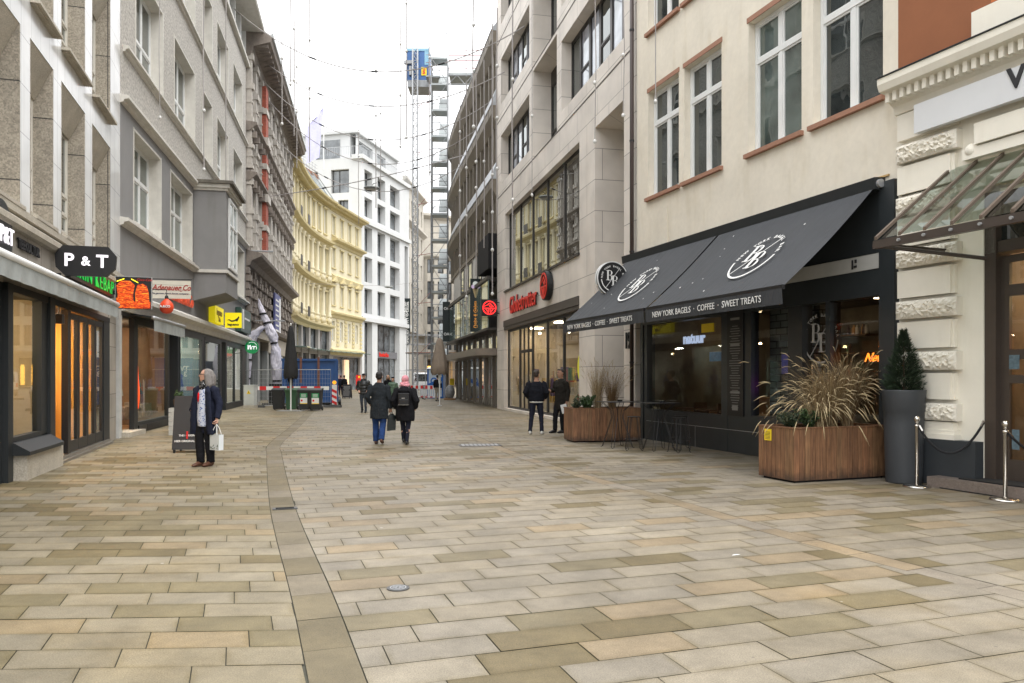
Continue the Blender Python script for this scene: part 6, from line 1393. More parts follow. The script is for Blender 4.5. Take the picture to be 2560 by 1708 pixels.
# A-boards and crate planters
def aboard(loc, rz, w_, h, label, small):
    t = thing('sandwich_board', label, 'sandwich board', loc, rz); b = B()
    b.add([(-w_/2, -.26, .07), (w_/2, -.26, .07), (w_/2, -.23, .07), (-w_/2, -.23, .07), (-w_/2, -.03, h), (w_/2, -.03, h), (w_/2, .0, h), (-w_/2, .0, h)], [(3, 2, 1, 0), (4, 5, 6, 7), (0, 1, 5, 4), (1, 2, 6, 5), (2, 3, 7, 6), (3, 0, 4, 7)])
    b.add([(-w_/2, .23, .07), (w_/2, .23, .07), (w_/2, .26, .07), (-w_/2, .26, .07), (-w_/2, .003, h), (w_/2, .003, h), (w_/2, .03, h), (-w_/2, .03, h)], [(3, 2, 1, 0), (4, 5, 6, 7), (0, 1, 5, 4), (1, 2, 6, 5), (2, 3, 7, 6), (3, 0, 4, 7)]); b.build('board', mat('chalk_black', (.028, .028, .03), .5, .15), t)
    b = B(); [b.box(x-.02, x+.02, y-.03, y+.03, 0, .075) for x in (-w_/2+.05, w_/2-.05) for y in (-.25, .25)]; b.build('foot', M['black'], t)
    tilt = (pi/2-atan2(.23, h-.07), 0, 0) if False else (pi/2-.0, 0, 0)
    al = atan2(.23, h-.07)
    if small:
        b = B(); rr = random.Random(5)
        for k in range(11): z = .2+k*(h-.3)/11; y = -.265+.23*(z-.07)/(h-.07); w2 = w_*rr.uniform(.25, .42); b.box(-w2, w2, y-.004, y, z, z+.025)
        b.build('chalk_text', mat('chalk', (.4, .4, .4), .8, .1), t)
    else:
        z = .25; y = -.27+.23*(z-.07)/(h-.07); text("HIER ORIGINAL SERVIERT", .06, M['text_white'], t, (.0, y, z), (pi/2-al, 0, 0), .002, .001); z = .37; y = -.27+.23*(z-.07)/(h-.07); text("THE ! ORIGINAL", .055, M['text_white'], t, (-.06, y, z), (pi/2-al, 0, 0), .002, .001)
        b = B(); b.box(-.10, -.07, -.235, -.20, .30, .46); b.build('red_mark', MATS['signal_red'], t)
aboard(at(485, 16.9), radians(8), .78, 1.22, 'black sandwich board standing behind the woman with the white bag', 0)
aboard(at(868, 57.5), radians(-6), .62, 1.05, 'small chalk covered sandwich board far down the street', 1)
cw = mat('whitewashed_wood', (.48, .47, .43), .7, .2, 6)
def crate(loc, rz, label):
    t = thing('wooden_crate', label, 'crate', loc, rz, 'whitewashed crates stacked under the potted herbs'); b = B()
    for z in (.0, .13, .26): b.box(-.22, .22, -.18, -.165, z, z+.115); b.box(-.22, .22, .165, .18, z, z+.115); b.box(-.22, -.205, -.165, .165, z, z+.115); b.box(.205, .22, -.165, .165, z, z+.115)
    b.box(-.205, .205, -.165, .165, .0, .01); b.build('slats', cw, t); b = B(); b.box(-.06, .06, -.184, -.181, .15, .19); b.build('handle_slot', slot, t)
cx = at(446, 21.8); crate((cx[0], cx[1], 0), .2, 'lower whitewashed crate of the pair by the shop door'); crate((cx[0], cx[1], .385), .2, 'upper whitewashed crate of the pair, carrying the herb pot')
t = thing('herb_pot', 'brown pot of leafy green herbs on top of the whitewashed crates', 'plant pot', (cx[0]+.02, cx[1], .77)); b = B(); b.lathe([(0, .0), (.12, 0), (.16, .22), (.14, .22), (.13, .19), (0, .19)], 16); b.build('pot', mat('brown_pot', (.09, .055, .035), .8, .2), t)
shrub('feathery green herb growing in the brown pot on the crates', (cx[0]+.02, cx[1], .95), .2, .28, 1200, 8, (0, 0), .05, name='herb_plant', cat='herb')
cx2 = at(478, 21.9); t = thing('herb_pot', 'dark pot with a small green plant right of the crates', 'plant pot', (cx2[0], cx2[1], 0)); b = B(); b.lathe([(0, .0), (.14, 0), (.19, .75), (.16, .75), (.15, .7), (0, .7)], 16); b.build('pot', M['charcoal'], t)
shrub('small green plant in the dark pot behind the sandwich board', (cx2[0], cx2[1], .70), .18, .32, 900, 12, (0, 1), .05, name='herb_plant', cat='herb')
# wrapped statues at the portal (bundles of white sheeting tied with black bands)
sheet = mat('white_sheeting', (.62, .60, .68), .45, .1, 4, .9, 7); wr = thing('wrapped_statue', 'tall figure wrapped in crumpled white sheeting and black bands beside the portal', 'wrapped statue', at(672, 46.2)); rr = random.Random(3)
path = [(.5, 0, .0), (.5, 0, .7), (.5, 0, 1.35), (.46, 0, 2.2), (.43, 0, 3.1), (.34, 0, 3.6), (.2, 0, 4.15), (-.08, 0, 4.8), (-.33, 0, 5.35), (-.50, 0, 5.85), (-.62, 0, 6.3)]
rad = [.27, .27, .24, .34, .29, .21, .31, .23, .21, .13, .02]
def crumple(path, rad, n=26, sub=5, amp=.14):
    b = B(); P = crom(path, sub); Rr = [r[0] for r in crom([(r, 0) for r in rad], sub)]
    for i, p in enumerate(P):
        for k in range(n): a = 2*pi*k/n; f = Rr[i]*(1+amp*sin(3*a+i*.9)*rr.uniform(.3, 1)+amp*.6*rr.uniform(-1, 1)); b.v.append((p[0]+cos(a)*f, p[1]+sin(a)*f*.8, p[2]+.05*rr.uniform(-1, 1)))
    for i in range(len(P)-1):
        for k in range(n): j = (k+1) % n; b.f.append((i*n+k, i*n+j, (i+1)*n+j, (i+1)*n+k))
    b.f.append(tuple(range(n))); return b
crumple(path, rad).build('sheeting', sheet, wr); b = B()
for i in (2, 5, 7, 8): p, r = path[i], rad[i]; q = path[i+1]; b.tube([(p[0], p[1], p[2]-.03), (p[0]+(q[0]-p[0])*.12, p[1], p[2]+.08)], r*1.07, 20, False)
b.build('band', M['black'], wr); b = B(); b.box(.1, .9, -.4, .4, 0, 1.2); b.build('pedestal', M['charcoal'], wr)
w2 = thing('wrapped_statue', 'second wrapped figure bending behind the green round sign', 'wrapped statue', at(634, 45.6))
path2 = [(-.5, 0, 0), (-.5, 0, 1.5), (-.45, 0, 2.6), (-.3, 0, 3.5), (.1, 0, 4.2), (.6, 0, 4.6)]; crumple(path2, [.28, .3, .33, .34, .3, .15]).build('sheeting', sheet, w2)
b = B(); [b.tube([(path2[i][0], 0, path2[i][2]), (path2[i][0]+.01, 0, path2[i][2]+.1)], .36, 20, False) for i in (1, 2, 3)]; b.build('band', M['black'], w2)
# ================================================================ projecting shop signs
def sign(name, label, loc, d, cat='shop sign'):
    """sign square to the street, its face towards the camera"""
    return thing(name, label, cat, loc, atan2(d[1], d[0])-pi/2)
def wallpt(P, D, s, off, z, side): return along(P, D, s, off, side, z)
blkp = mat('sign_black', (.012, .012, .013), .4, .05)
# P & T octagon
t = sign('hanging_shop_sign', 'black eight sided sign with glowing white letters P & T', wallpt(A0, AD, -5.45, .08, 3.81, 'L'), AD)
b = B(); w_, h, c = 1.04, .56, .17; b.plate([(c, -h/2), (w_-c, -h/2), (w_-.02, -h/2+c*.9), (w_, h/2-c), (w_-c*.8, h/2), (c*.8, h/2), (0, h/2-c), (.02, -h/2+c*.9)], -.05, .05); b.build('panel', blkp, t); b = B(); b.box(-.1, .1, -.02, .02, -.3, -.24); b.build('bracket', M['black'], t)
text("P", .33, M['litwhite'], t, (.24, -.058, .0), bold=.008, ext=.004); text("&", .24, M['litwhite'], t, (.52, -.058, -.01), bold=.005, ext=.004); text("T", .33, M['litwhite'], t, (.80, -.058, -.01), bold=.008, ext=.004)
# green kebab letters on the wall
th = atan2(AD[1], AD[0]); t = thing('kebab_sign', 'green glowing letters MKMN KEBAP on a black strip along the granite wall', 'shop sign', (A0[0], A0[1], 0), th)
t["label"] = 'green glowing KEBAP letters on a black strip along the granite wall'
b = B(); b.box(-4.4, -.12, -.10, -.02, 3.62, 4.02); b.build('panel', blkp, t); text("MKIN KEBAP", .47, mat('green_glow', (.0, .42, .05), .4, 0, emit=.30), t, (-.2, -.115, 3.83), bold=-.004, ext=.006, xs=1.42, space=1.12, align='RIGHT')
# doner picture sign
t = sign('doner_sign', 'square backlit sign with a glowing orange picture of two meat skewers', wallpt(A0, AD, -.12, .15, 3.76, 'L'), AD)
b = B(); b.box(0, .82, -.06, .06, -.40, .40); b.build('panel', blkp, t); b = B(); b.box(-.14, 0, -.03, .03, -.05, .05); b.build('bracket', M['black'], t)
dm = bpy.data.materials.new('doner_picture'); dm.use_nodes = True; n_, l_, p_ = nodes(dm); p_.inputs["Roughness"].default_value = .4
t_ = n_.new("ShaderNodeTexCoord"); mp = n_.new("ShaderNodeMapping"); mp.inputs["Scale"].default_value = (3, 3, 12); z_ = n_.new("ShaderNodeTexNoise"); z_.inputs["Scale"].default_value = 3; z_.inputs["Detail"].default_value = 6; z_.inputs["Distortion"].default_value = 1.2; l_.new(t_.outputs["Object"], mp.inputs[0]); l_.new(mp.outputs[0], z_.inputs[0])
c_ = n_.new("ShaderNodeValToRGB"); e = c_.color_ramp.elements; e[0].position = .34; e[0].color = (.12, .003, 0, 1); e[1].position = .74; e[1].color = (.9, .36, .03, 1); k = e.new(.53); k.color = (.55, .05, .004, 1); l_.new(z_.outputs["Fac"], c_.inputs[0]); l_.new(c_.outputs[0], p_.inputs["Base Color"]); l_.new(c_.outputs[0], p_.inputs["Emission Color"]); p_.inputs["Emission Strength"].default_value = .32
b = B(); b.plate([(.03, -.38), (.42, -.38), (.40, -.05), (.44, .2), (.33, .30), (.12, .30), (.02, .18), (.05, -.05)], -.068, -.0605); b.plate([(.46, -.38), (.79, -.38), (.76, .02), (.72, .18), (.62, .24), (.50, .2), (.45, .0)], -.072, -.0605); b.plate([(.02, -.39), (.8, -.39), (.8, -.22), (.6, -.3), (.4, -.2), (.2, -.3), (.02, -.12)], -.065, -.0605); b.build('picture', dm, t)
b = B(); b.plate([(.03, .27), (.2, .34), (.2, .36), (.03, .29)], -.075, -.0605); b.plate([(.36, .36), (.52, .27), (.52, .25), (.36, .34)], -.075, -.0605); b.build('picture_accent', mat('yellow_glow', (.9, .7, .02), .5, 0, emit=.7), t); text("Coca-Cola", .085, rdl, t, (.66, -.066, .335), shear=.4, ext=.002)
b = B(); b.box(-.012, 0, -.065, .065, -.41, .41); b.box(.82, .832, -.065, .065, -.41, .41); b.box(0, .82, -.065, .065, .40, .412); b.build('frame', M['steel'], t)
# Adenauer board
t = sign('wooden_shop_sign', 'cream planked hanging board with dark red script and a small anchor', wallpt(B0, BD, 2.4, .1, 4.26, 'L'), BD)
crp = mat('cream_board', (.62, .59, .50), .6, .08, 3); b = B(); [b.box(.05, 1.22, -.02, .02, -.27+k*.137, -.137+k*.137-.006) for k in range(4)]; b.build('panel', crp, t)
drd = mat('dark_red_paint', (.33, .03, .02), .6, .05); text("Adenauer", .235, drd, t, (.53, -.024, .05), bold=.006, shear=.3, ext=.003, xs=.86); text("Co", .235, drd, t, (1.10, -.024, .05), bold=.006, shear=.3, ext=.003, xs=.8); text("The german beach house company", .075, mat('navy_paint', (.02, .03, .08), .6, 0), t, (.62, -.024, -.12), shear=.4, ext=.002, bold=.001)
b = B(); b.ring((.94, -.01), .035, .048, -.026, -.02, pi, 2*pi, 12); b.plate([(.934, -.05), (.946, -.05), (.946, .09), (.934, .09)], -.026, -.02); b.plate([(.91, .05), (.97, .05), (.97, .062), (.91, .062)], -.026, -.02); b.build('anchor', drd, t); b = B(); b.tube([(-.1, 0, .31), (1.26, 0, .31)], .012); b.build('rod', M['black'], t)
# buoy
p = wallpt(B0, BD, 1.75, .78, 3.68, 'L'); t = sign('round_buoy_sign', 'orange red buoy hanging over the pavement with small white letters', p, BD); orb = mat('buoy_red', (.72, .07, .02), .45, .06, 3)
b = B(); b.lathe([(.0, -.20), (.10, -.185), (.175, -.11), (.20, 0), (.175, .10), (.11, .18), (.05, .225), (.04, .25), (0, .25)], 24); b.build('body', orb, t, smooth=True); b = B(); b.lathe([(.045, .24), (.055, .27), (.04, .33), (.02, .34)], 12); b.tube([(0, 0, .34), (0, 0, .5)], .01); b.tube([(0, 0, .5), (-.75, 0, .5)], .012); b.build('hanger', M['black'], t); text("A.&CO", .095, M['text_white'], t, (0, -.202, .0), bold=.003, ext=.012)
# iguana signs
yl = mat('sign_yellow', (.88, .74, .01), .45, .02, emit=.12); t = sign('iguana_shop_sign', 'square yellow sign with a black lizard and black letters below', wallpt(B0, BD, 15.6, .12, 4.27, 'L'), BD)
b = B(); b.box(.12, .85, -.08, .08, -.35, .35); b.build('panel', yl, t); b = B(); b.tube([(-.1, 0, .2), (.12, 0, .2)], .015); b.tube([(-.1, 0, -.2), (.12, 0, -.2)], .015); b.build('bracket', M['black'], t)
b = B(); b.plate([(.22, .0), (.30, .05), (.42, -.01), (.55, .02), (.66, .10), (.74, .20), (.76, .13), (.70, .0), (.66, -.07), (.60, -.03), (.50, -.07), (.40, -.08), (.30, -.0)], -.09, -.081); b.build('lizard', M['text_black'], t); text("leguano", .155, M['text_black'], t, (.485, -.083, -.20), bold=.007, ext=.003, xs=1.05)
t = thing('flat_yellow_sign', 'yellow light box with two lines of letters flat on the grey wall', 'shop sign', (B0[0], B0[1], 0), atan2(BD[1], BD[0])); b = B(); b.box(12.7, 14.9, -.28, -.02, 3.99, 4.72); b.build('panel', yl, t); text("leguano", .42, mat('brown_print', (.2, .12, .01), .6, 0), t, (13.8, -.285, 4.47), bold=.01, ext=.004, xs=1.1); text("Köln", .26, MATS['brown_print'], t, (13.8, -.285, 4.16), bold=.01, ext=.004)
t = thing('flat_green_sign', 'dark green wall sign with white marks beside the round green sign', 'shop sign', (B0[0], B0[1], 0), atan2(BD[1], BD[0])); b = B(); b.box(20.3, 24.2, -.3, -.02, 4.05, 5.3); b.build('panel', mat('bottle_green', (.03, .075, .06), .4, .1), t); b = B(); b.box(20.8, 21.4, -.31, -.301, 4.2, 5.25); b.box(21.6, 23.6, -.31, -.301, 4.75, 4.85); b.build('print', M['text_white'], t)
# green round sign
gp_ = mat('logo_green', (.0, .16, .045), .4, .03, emit=.15); c0 = (at(630, 43.2)); t = sign('round_green_sign', 'round green sign with white looped letters on the corner before the wrapped portal', (c0[0], c0[1], 3.28), CDr)
b = B(); b.disc((0, 0), .37, -.06, .06, 40); b.build('panel', gp_, t); b = B()
for k in (0, 1): b.ring((.06+k*.115, -.02), .055, .085, -.068, -.061, 0, pi, 12); b.plate([(.06+k*.115-.085, -.13), (.06+k*.115-.055, -.13), (.06+k*.115-.055, -.02), (.06+k*.115-.085, -.02)], -.068, -.061)
b.plate([(.235, -.13), (.26, -.13), (.26, -.02), (.235, -.02)], -.068, -.061); b.plate([(-.22, -.13), (-.18, -.13), (-.10, .1), (-.14, .1)], -.068, -.061); b.plate([(-.22, -.13), (-.18, -.13), (-.18, .12), (-.22, .12)], -.068, -.061); b.plate([(-.10, -.13), (-.06, -.13), (-.06, .12), (-.10, .12)], -.068, -.061); b.ring((0, 0), .27, .285, -.068, -.061, .35, pi*.7, 20); b.build('emblem', M['litwhite'], t)
b = B(); b.tube([(-.36, 0, .1), (-.9, 0, .1)], .02); b.build('bracket', M['black'], t)
# right side: round bagel sign
c0 = ((1529-1280)/1930*20.2, 20.2); t = sign('round_bagel_sign', 'round black disc sign with white BB monogram, half hidden behind the black awning', (c0[0], c0[1], 4.20), FD)
b = B(); b.disc((0, 0), .43, -.07, .07, 48); b.build('panel', blkp, t); b = B(); b.ring((0, 0), .425, .445, -.075, -.03, n=48); b.ring((0, 0), .425, .445, .03, .075, n=48); b.build('rim', M['white'], t); monogram(t, M['text_white'], .34, (0, -.071, 0), (0, 0, 0)); b = B(); b.tube([(.42, 0, 0), (.95, 0, 0)], .02); b.build('bracket', M['black'], t)
# Globetrotter blade sign
p = wallpt(G0, GD, 18.3, .0, 5.08, 'R'); t = sign('square_logo_sign', 'square black blade sign with a glowing red round emblem', p, GD)
b = B(); b.box(-.93, -.10, -.06, .06, -.42, .42); b.build('panel', blkp, t); globe_logo(t, .35, mat('red_neon', (.9, .02, .02), .5, 0, emit=.8), -.07, -.061, (-.515, 0, 0)); b = B(); b.box(-.10, .1, -.03, .03, .25, .30); b.box(-.10, .1, -.03, .03, -.30, -.25); b.build('bracket', M['black'], t)
# ice cream banner
c0 = at(1188, 43.6); t = sign('ice_cream_banner', 'tall narrow black banner with an ice cream cone and orange script', (c0[0], c0[1], 5.66), ID)
b = B(); b.box(-.28, .28, -.04, .04, -1.5, 1.5); b.build('panel', mat('banner_black', (.012, .02, .02), .4, .05), t); b = B(); b.plate([(-.02, .42), (.02, .42), (.17, .98), (-.17, .98)], -.055, -.041); b.build('cone', mat('wafer', (.55, .42, .22), .7, .2, 20), t)
for cc, (x, z, r), nm in (((.62, .65, .62), (.0, 1.2, .15), 'scoop_white'), ((.25, .6, .25), (.12, 1.02, .12), 'scoop_green'), ((.55, .42, .6), (-.13, 1.05, .11), 'scoop_lilac')): b = B(); b.disc((x, z), r, -.062-(.004 if nm == 'scoop_white' else 0), -.0555, 20); b.build('scoop', mat(nm, cc, .6, .05, emit=.12), t)  # scoops are no lamps; faint glow in their colour makes up for low light
text("Dolce & Gelato", .24, mat('orange_print', (.75, .30, .05), .6, .05, emit=.15), t, (0, -.045, -.55), rot=(pi/2, -pi/2, 0), shear=.3, bold=.004, ext=.003)
# O/A banner
c0 = at(1116, 56.5); t = sign('letter_banner', 'tall black banner with white letters OA at top and bottom beside the scaffold', (c0[0], c0[1], 5.65), ID); b = B(); b.box(-.27, .27, -.04, .04, -1.45, 1.45); b.build('panel', MATS['banner_black'], t)
for z in (.95, -.92): text("OA", .27, M['text_white'], t, (0, -.046, z), bold=.01, ext=.003)
# vertical shop banner at white building
c0 = at(1017, 112.5); t = sign('vertical_name_banner', 'dark vertical banner with white upright lettering on the white corner building', (c0[0], c0[1], 9.6), (.1, .99)); b = B(); b.box(-.5, .5, -.1, .1, -3.4, 3.4); b.build('panel', MATS['banner_black'], t); text("SUPERDRY®極度", .82, M['text_white'], t, (0, -.11, -.1), rot=(pi/2, -pi/2, 0), bold=.01, ext=.01)
# ================================================================ hoist mast, cage, stair scaffold
pp = M['steel']; sg_ = mat('scaffold_steel', (.30, .31, .32), .5, .2, 3, metal=.4); rdt = mat('red_tube', (.30, .10, .09), .6, .2)
mx0 = at(1038, 61); t = thing('hoist_mast', 'slender lattice hoist mast rising in the middle of the street end', 'hoist mast', mx0); b = B()
for x, y in ((-.19, -.19), (.19, -.19), (.19, .19), (-.19, .19)): b.tube([(x, y, 0), (x, y, 27.6)], .045, 5)
b.build('chord', pp, t); b = B(); n = 54
for k in range(n):
    z = k*.51; s = .19
    for p, q in (((-s, -s), (s, -s)), ((s, -s), (s, s)), ((s, s), (-s, s)), ((-s, s), (-s, -s))): b.tube([(p[0], p[1], z), (q[0], q[1], z+.0)], .024, 4, False); b.tube([(p[0], p[1], z) if k % 2 else (q[0], q[1], z), (q[0], q[1], z+.51) if k % 2 else (p[0], p[1], z+.51)], .022, 4, False)
b.build('lacing', pp, t)
t = thing('hoist_cage', 'blue hoist cage with a yellow sign at the top of the lattice mast', 'hoist cage', (mx0[0]+.25, mx0[1], 25.2)); hb = mat('hoist_blue', (.045, .13, .33), .45, .1); lb = mat('light_blue', (.22, .42, .55), .5, .1)
b = B(); b.box(-.95, .75, .35, 2.2, .0, 2.3); b.build('cabin', hb, t); b = B(); b.box(-.97, .8, .3, 2.25, 2.3, 2.5); b.box(.45, .78, .32, .349, 1.2, 2.3); b.build('trim', lb, t); b = B(); b.box(-.9, .78, .33, 2.2, -.55, -.01); b.build('undercarriage', sg_, t)
b = B(); b.box(.2, .62, .30, .345, .35, 1.0); pl_ = b.build('sign', MATS['yellow_notice'], t); text("BAL", .26, MATS['signal_red'], pl_, (.41, .295, .67), rot=(pi/2, -pi/2, 0), bold=.012)
b = B(); b.box(-1.15, -.5, .05, .34, 1.2, 1.45); b.box(-.75, -.55, .05, .34, .3, 1.0); b.tube([(-.95, .3, -.1), (-.95, .3, 2.6), (.8, .3, 2.6), (.8, .3, -.1)], .025); b.build('motor', sg_, t)
sx = at(1098, 59.5); t = thing('stair_scaffold_tower', 'tall scaffold stair tower with stacked zigzag flights', 'scaffold', sx, radians(3)); b = B(); W_, D_ = 1.25, 2.5
for x in (-W_/2, W_/2):
    for y in (0, D_/2, D_): b.tube([(x, y, 0), (x, y, 28.3 if y == 0 else 26)], .038, 5)
b.build('standard', sg_, t); b = B(); n = 13
for k in range(n+1):
    z = .2+k*2
    for zz in (z, z+1.0, z+.5):
        if zz > 26.4: break
        b.tube([(-W_/2, 0, zz), (W_/2, 0, zz)], .03, 4, False)
        for x in (-W_/2, W_/2): b.tube([(x, 0, zz), (x, D_, zz)], .028, 4, False)
b.tube([(-W_/2, 0, 28.1), (W_/2, 0, 28.1)], .035)
for k in range(13): b.tube([(W_/2, 0, .3+2*k), (W_/2, D_, 2.2+2*k)], .025, 4, False); b.tube([(-W_/2 if k % 2 else W_/2, -.02, .3+2*k), (W_/2 if k % 2 else -W_/2, -.02, 2.2+2*k)], .022, 4, False)
b.build('ledger', sg_, t); fl = B(); fl.add([(-.05, .1, 0), (.57, .1, 0), (.57, 2.3, 1.5), (-.05, 2.3, 1.5), (-.05, .1, .06), (.57, .1, .06), (.57, 2.3, 1.56), (-.05, 2.3, 1.56)], [(3, 2, 1, 0), (4, 5, 6, 7), (0, 1, 5, 4), (1, 2, 6, 5), (2, 3, 7, 6), (3, 0, 4, 7)]); fm_ = fl.mesh('stair_flight', mat('alu_stair', (.34, .37, .37), .5, .15, 2, metal=.3)); dk_ = B(); dk_.box(-W_/2+.03, W_/2-.03, 0, 1.3, 0, .05); dk_.box(-W_/2+.03, W_/2-.03, -.02, 0, 0, .14); dm_ = dk_.mesh('deck', MATS['alu_stair'])
for k in range(n):
    inst(fm_, 'stair_flight', t, (0, 0, .3+k*2)); inst(dm_, 'deck', t, (0, 0, 2.1+k*2))
t = thing('scaffold_bridge', 'scaffold loading bridge running from the hoist to the roof of the ribbed building', 'scaffold bridge', (sx[0]+.7, sx[1]+.5, 25.1)); b = B()
b.box(0, 5.6, 0, 2.2, .0, .14); b.build('deck', MATS['alu_stair'], t); b = B()
for z in (.5, 1.1, 1.5, 1.9): b.tube([(0, 0, z), (5.6, 0, z)], .034, 5)
b.build('guard_rail', rdt, t); b = B(); b.tube([(0, 0, -.05), (5.6, 0, -.05)], .045); b.tube([(0, 0, -.75), (5.6, 0, -.75)], .045)
for k in range(9): b.tube([(k*.62, 0, -.05 if k % 2 else -.75), (k*.62+.62, 0, -.75 if k % 2 else -.05)], .035, 4)
for k in range(5): b.tube([(k*1.35, 0, -.2), (k*1.35, 0, 2.1)], .024, 5)
for k in range(3): b.tube([(5.2-k*.9, .5, 0), (.3, .3, -5-k)], .025, 5)
b.tube([(1.5, 0, -.1), (5.4, 0, 2.3)], .02, 5); b.build('truss', sg_, t)
t = thing('scaffold_platform', 'grey scaffold deck joining the hoist cage and the stair tower', 'scaffold platform', (mx0[0]+.9, mx0[1]-.6, 25.2)); b = B(); b.box(0, 1.1, 0, 1.6, -.1, 0); b.build('deck', MATS['alu_stair'], t); b = B(); [b.tube([(0, 0, z), (1.1, 0, z)], .02) for z in (.5, 1, 1.6)]; b.build('guard_rail', rdt, t)
t = thing('roof_tree', 'small green conifer seen on the building roof behind the scaffold bridge', 'tree', at(1189, 62, 25.2)); b = B(); b.tube([(0, 0, -5.0), (0, 0, .7)], .04); b.build('trunk', MATS["twig"], t); rr = random.Random(2); b = B()
for i in range(900): z = rr.random()*1.1; a = rr.uniform(0, 2*pi); r = (.75*(1-z/1.15))*rr.uniform(.3, 1); p = Vector((cos(a)*r, sin(a)*r, z)); d = Vector((rr.gauss(0, 1), rr.gauss(0, 1), rr.gauss(.3, .5))).normalized()*.12; s_ = d.orthogonal().normalized()*.03; b.add([p-s_, p+s_, p+d], [(0, 1, 2)])
b.build('crown', leafm[0], t)
t = thing('mast_brace', 'thin red and grey tube braces tying mast and stair tower together', 'scaffold tube', (mx0[0], mx0[1], 0)); b = B()
for z in (3.5, 7.4, 11.2, 15.2, 19.3, 23): b.tube([(.2, 0, z), (sx[0]-mx0[0]-.6, -1, z+.02)], .022, 5); b.tube([(.2, 0, z-.2), (sx[0]-mx0[0]-.6, -1, z+.9)], .018, 5)
b.build('tube', rdt, t)
t = thing('protective_scaffold', 'low pipe scaffold at the street end with boards over the shop doors', 'scaffold', at(1052, 66)); b = B()
for x in (-1.2, .4, 2.0, 3.6):
    for y in (0, 1.5): b.tube([(x, y, 0), (x, y, 5.6)], .03, 5)
for z in (2.2, 3.6, 4.4, 5.2): b.tube([(-1.3, 0, z), (3.7, 0, z)], .028, 5); b.tube([(-1.3, 1.5, z), (3.7, 1.5, z)], .028, 5)
b.build('tube', sg_, t); b = B(); b.box(-1.3, 3.7, 0, 1.5, 3.62, 3.7); b.build('deck', wood, t)
# ================================================================ cables, hanging lights, lamp
cab = mat('cable_grey', (.34, .32, .31), .7, .1)
def pxray(px, py, Z): return ((px-1280)/1930*Z, Z, 1.65+(941-py)/1930*Z)
CABS = []
def cable(lft, rgt, sag, label, r=.012, name='overhead_cable'):
    t = thing(name, label, 'cable', lft); r = r*1.55; n = 28; A = Vector(lft); C = Vector(rgt)-A; b = B(); f = lambda k: (C.x*k, C.y*k, C.z*k-4*sag*k*(1-k)); b.tube([f(k/n) for k in range(n+1)], r, 5); b.build('wire', cab, t)
    b = B()
    for k in (.3, .52, .74): p = f(k); q = f(k+.02); b.tube([p, q], r*1.7, 6)
    b.build('connector', M['black'], t); CABS.append((A, f)); return f
def onB(px, py): # point on facade B / C / G / I under a pixel
    pass
def hit(P, D, px, py, off=0):
    r = (px-1280)/1930; t_ = (r*P[1]-P[0])/(D[0]-r*D[1]); Z = P[1]+t_*D[1]; return (P[0]+t_*D[0], Z, 1.65+(941-py)/1930*Z)
specs = [((B0, BD, 455, -190), (G0, GD, 1350, -75), 1.5, 'topmost overhead cable crossing the sky'), ((B0, BD, 585, 22), (G0, GD, 1312, 65), 2.6, 'overhead cable passing just below the hoist cage'), ((C0, CDr, 640, 137), (G0, GD, 1262, 180), 2.4, 'overhead cable crossing at half height of the hoist mast'),
 ((C0, CDr, 646, 190), (I0, ID, 1225, 255), 3.0, 'overhead cable crossing just above the flag'), ((C0, CDr, 658, 236), (I0, ID, 1200, 318), 3.3, 'overhead cable crossing right over the white penthouse'), ((C0, CDr, 672, 330), (I0, ID, 1175, 400), 3.0, 'lowest of the thin overhead cables before the white building')]
for l_s, r_s, sag, lb in specs: cable(hit(*l_s), hit(*r_s), sag, lb, .016)
lf = cable(hit(C0, CDr, 655, 493), hit(I0, ID, 1170, 385), .3, 'dark span wire carrying the street lamp', .02, 'span_wire')
t = thing('hanging_street_lamp', 'flat oval street lamp hanging on a span wire in front of the white building', 'street lamp', pxray(929, 471, 51.5)); b = B(); b.lathe([(0, -.09), (.35, -.08), (.53, 0), (.50, .06), (.15, .12), (0, .13)], 28); b.build('shade', mat('lamp_grey', (.30, .32, .31), .5, .1), t, smooth=True); b = B(); b.lathe([(.0, -.11), (.33, -.10), (.33, -.085), (0, -.085)], 24); b.build('lens', mat('lamp_lens', (.5, .5, .48), .3, .1), t); b = B(); b.tube([(0, 0, .12), (.1, 0, .30), (.35, 0, .36)], .02); b.build('hook', M['black'], t)
t = thing('hanging_street_lamp', 'second flat street lamp lower and farther, beside the white building windows', 'street lamp', pxray(972, 718, 76)); b = B(); b.lathe([(0, -.06), (.35, -.05), (.45, 0), (.40, .05), (0, .1)], 20); b.build('shade', MATS['lamp_grey'], t, smooth=True); b = B(); b.tube([(-20, 2, .9), (0, 0, .12), (12, -3, 1.4)], .015, 5); b.build('wire', cab, t)
balls = mat('frosted_bulb', (.62, .62, .60), .4, .05)
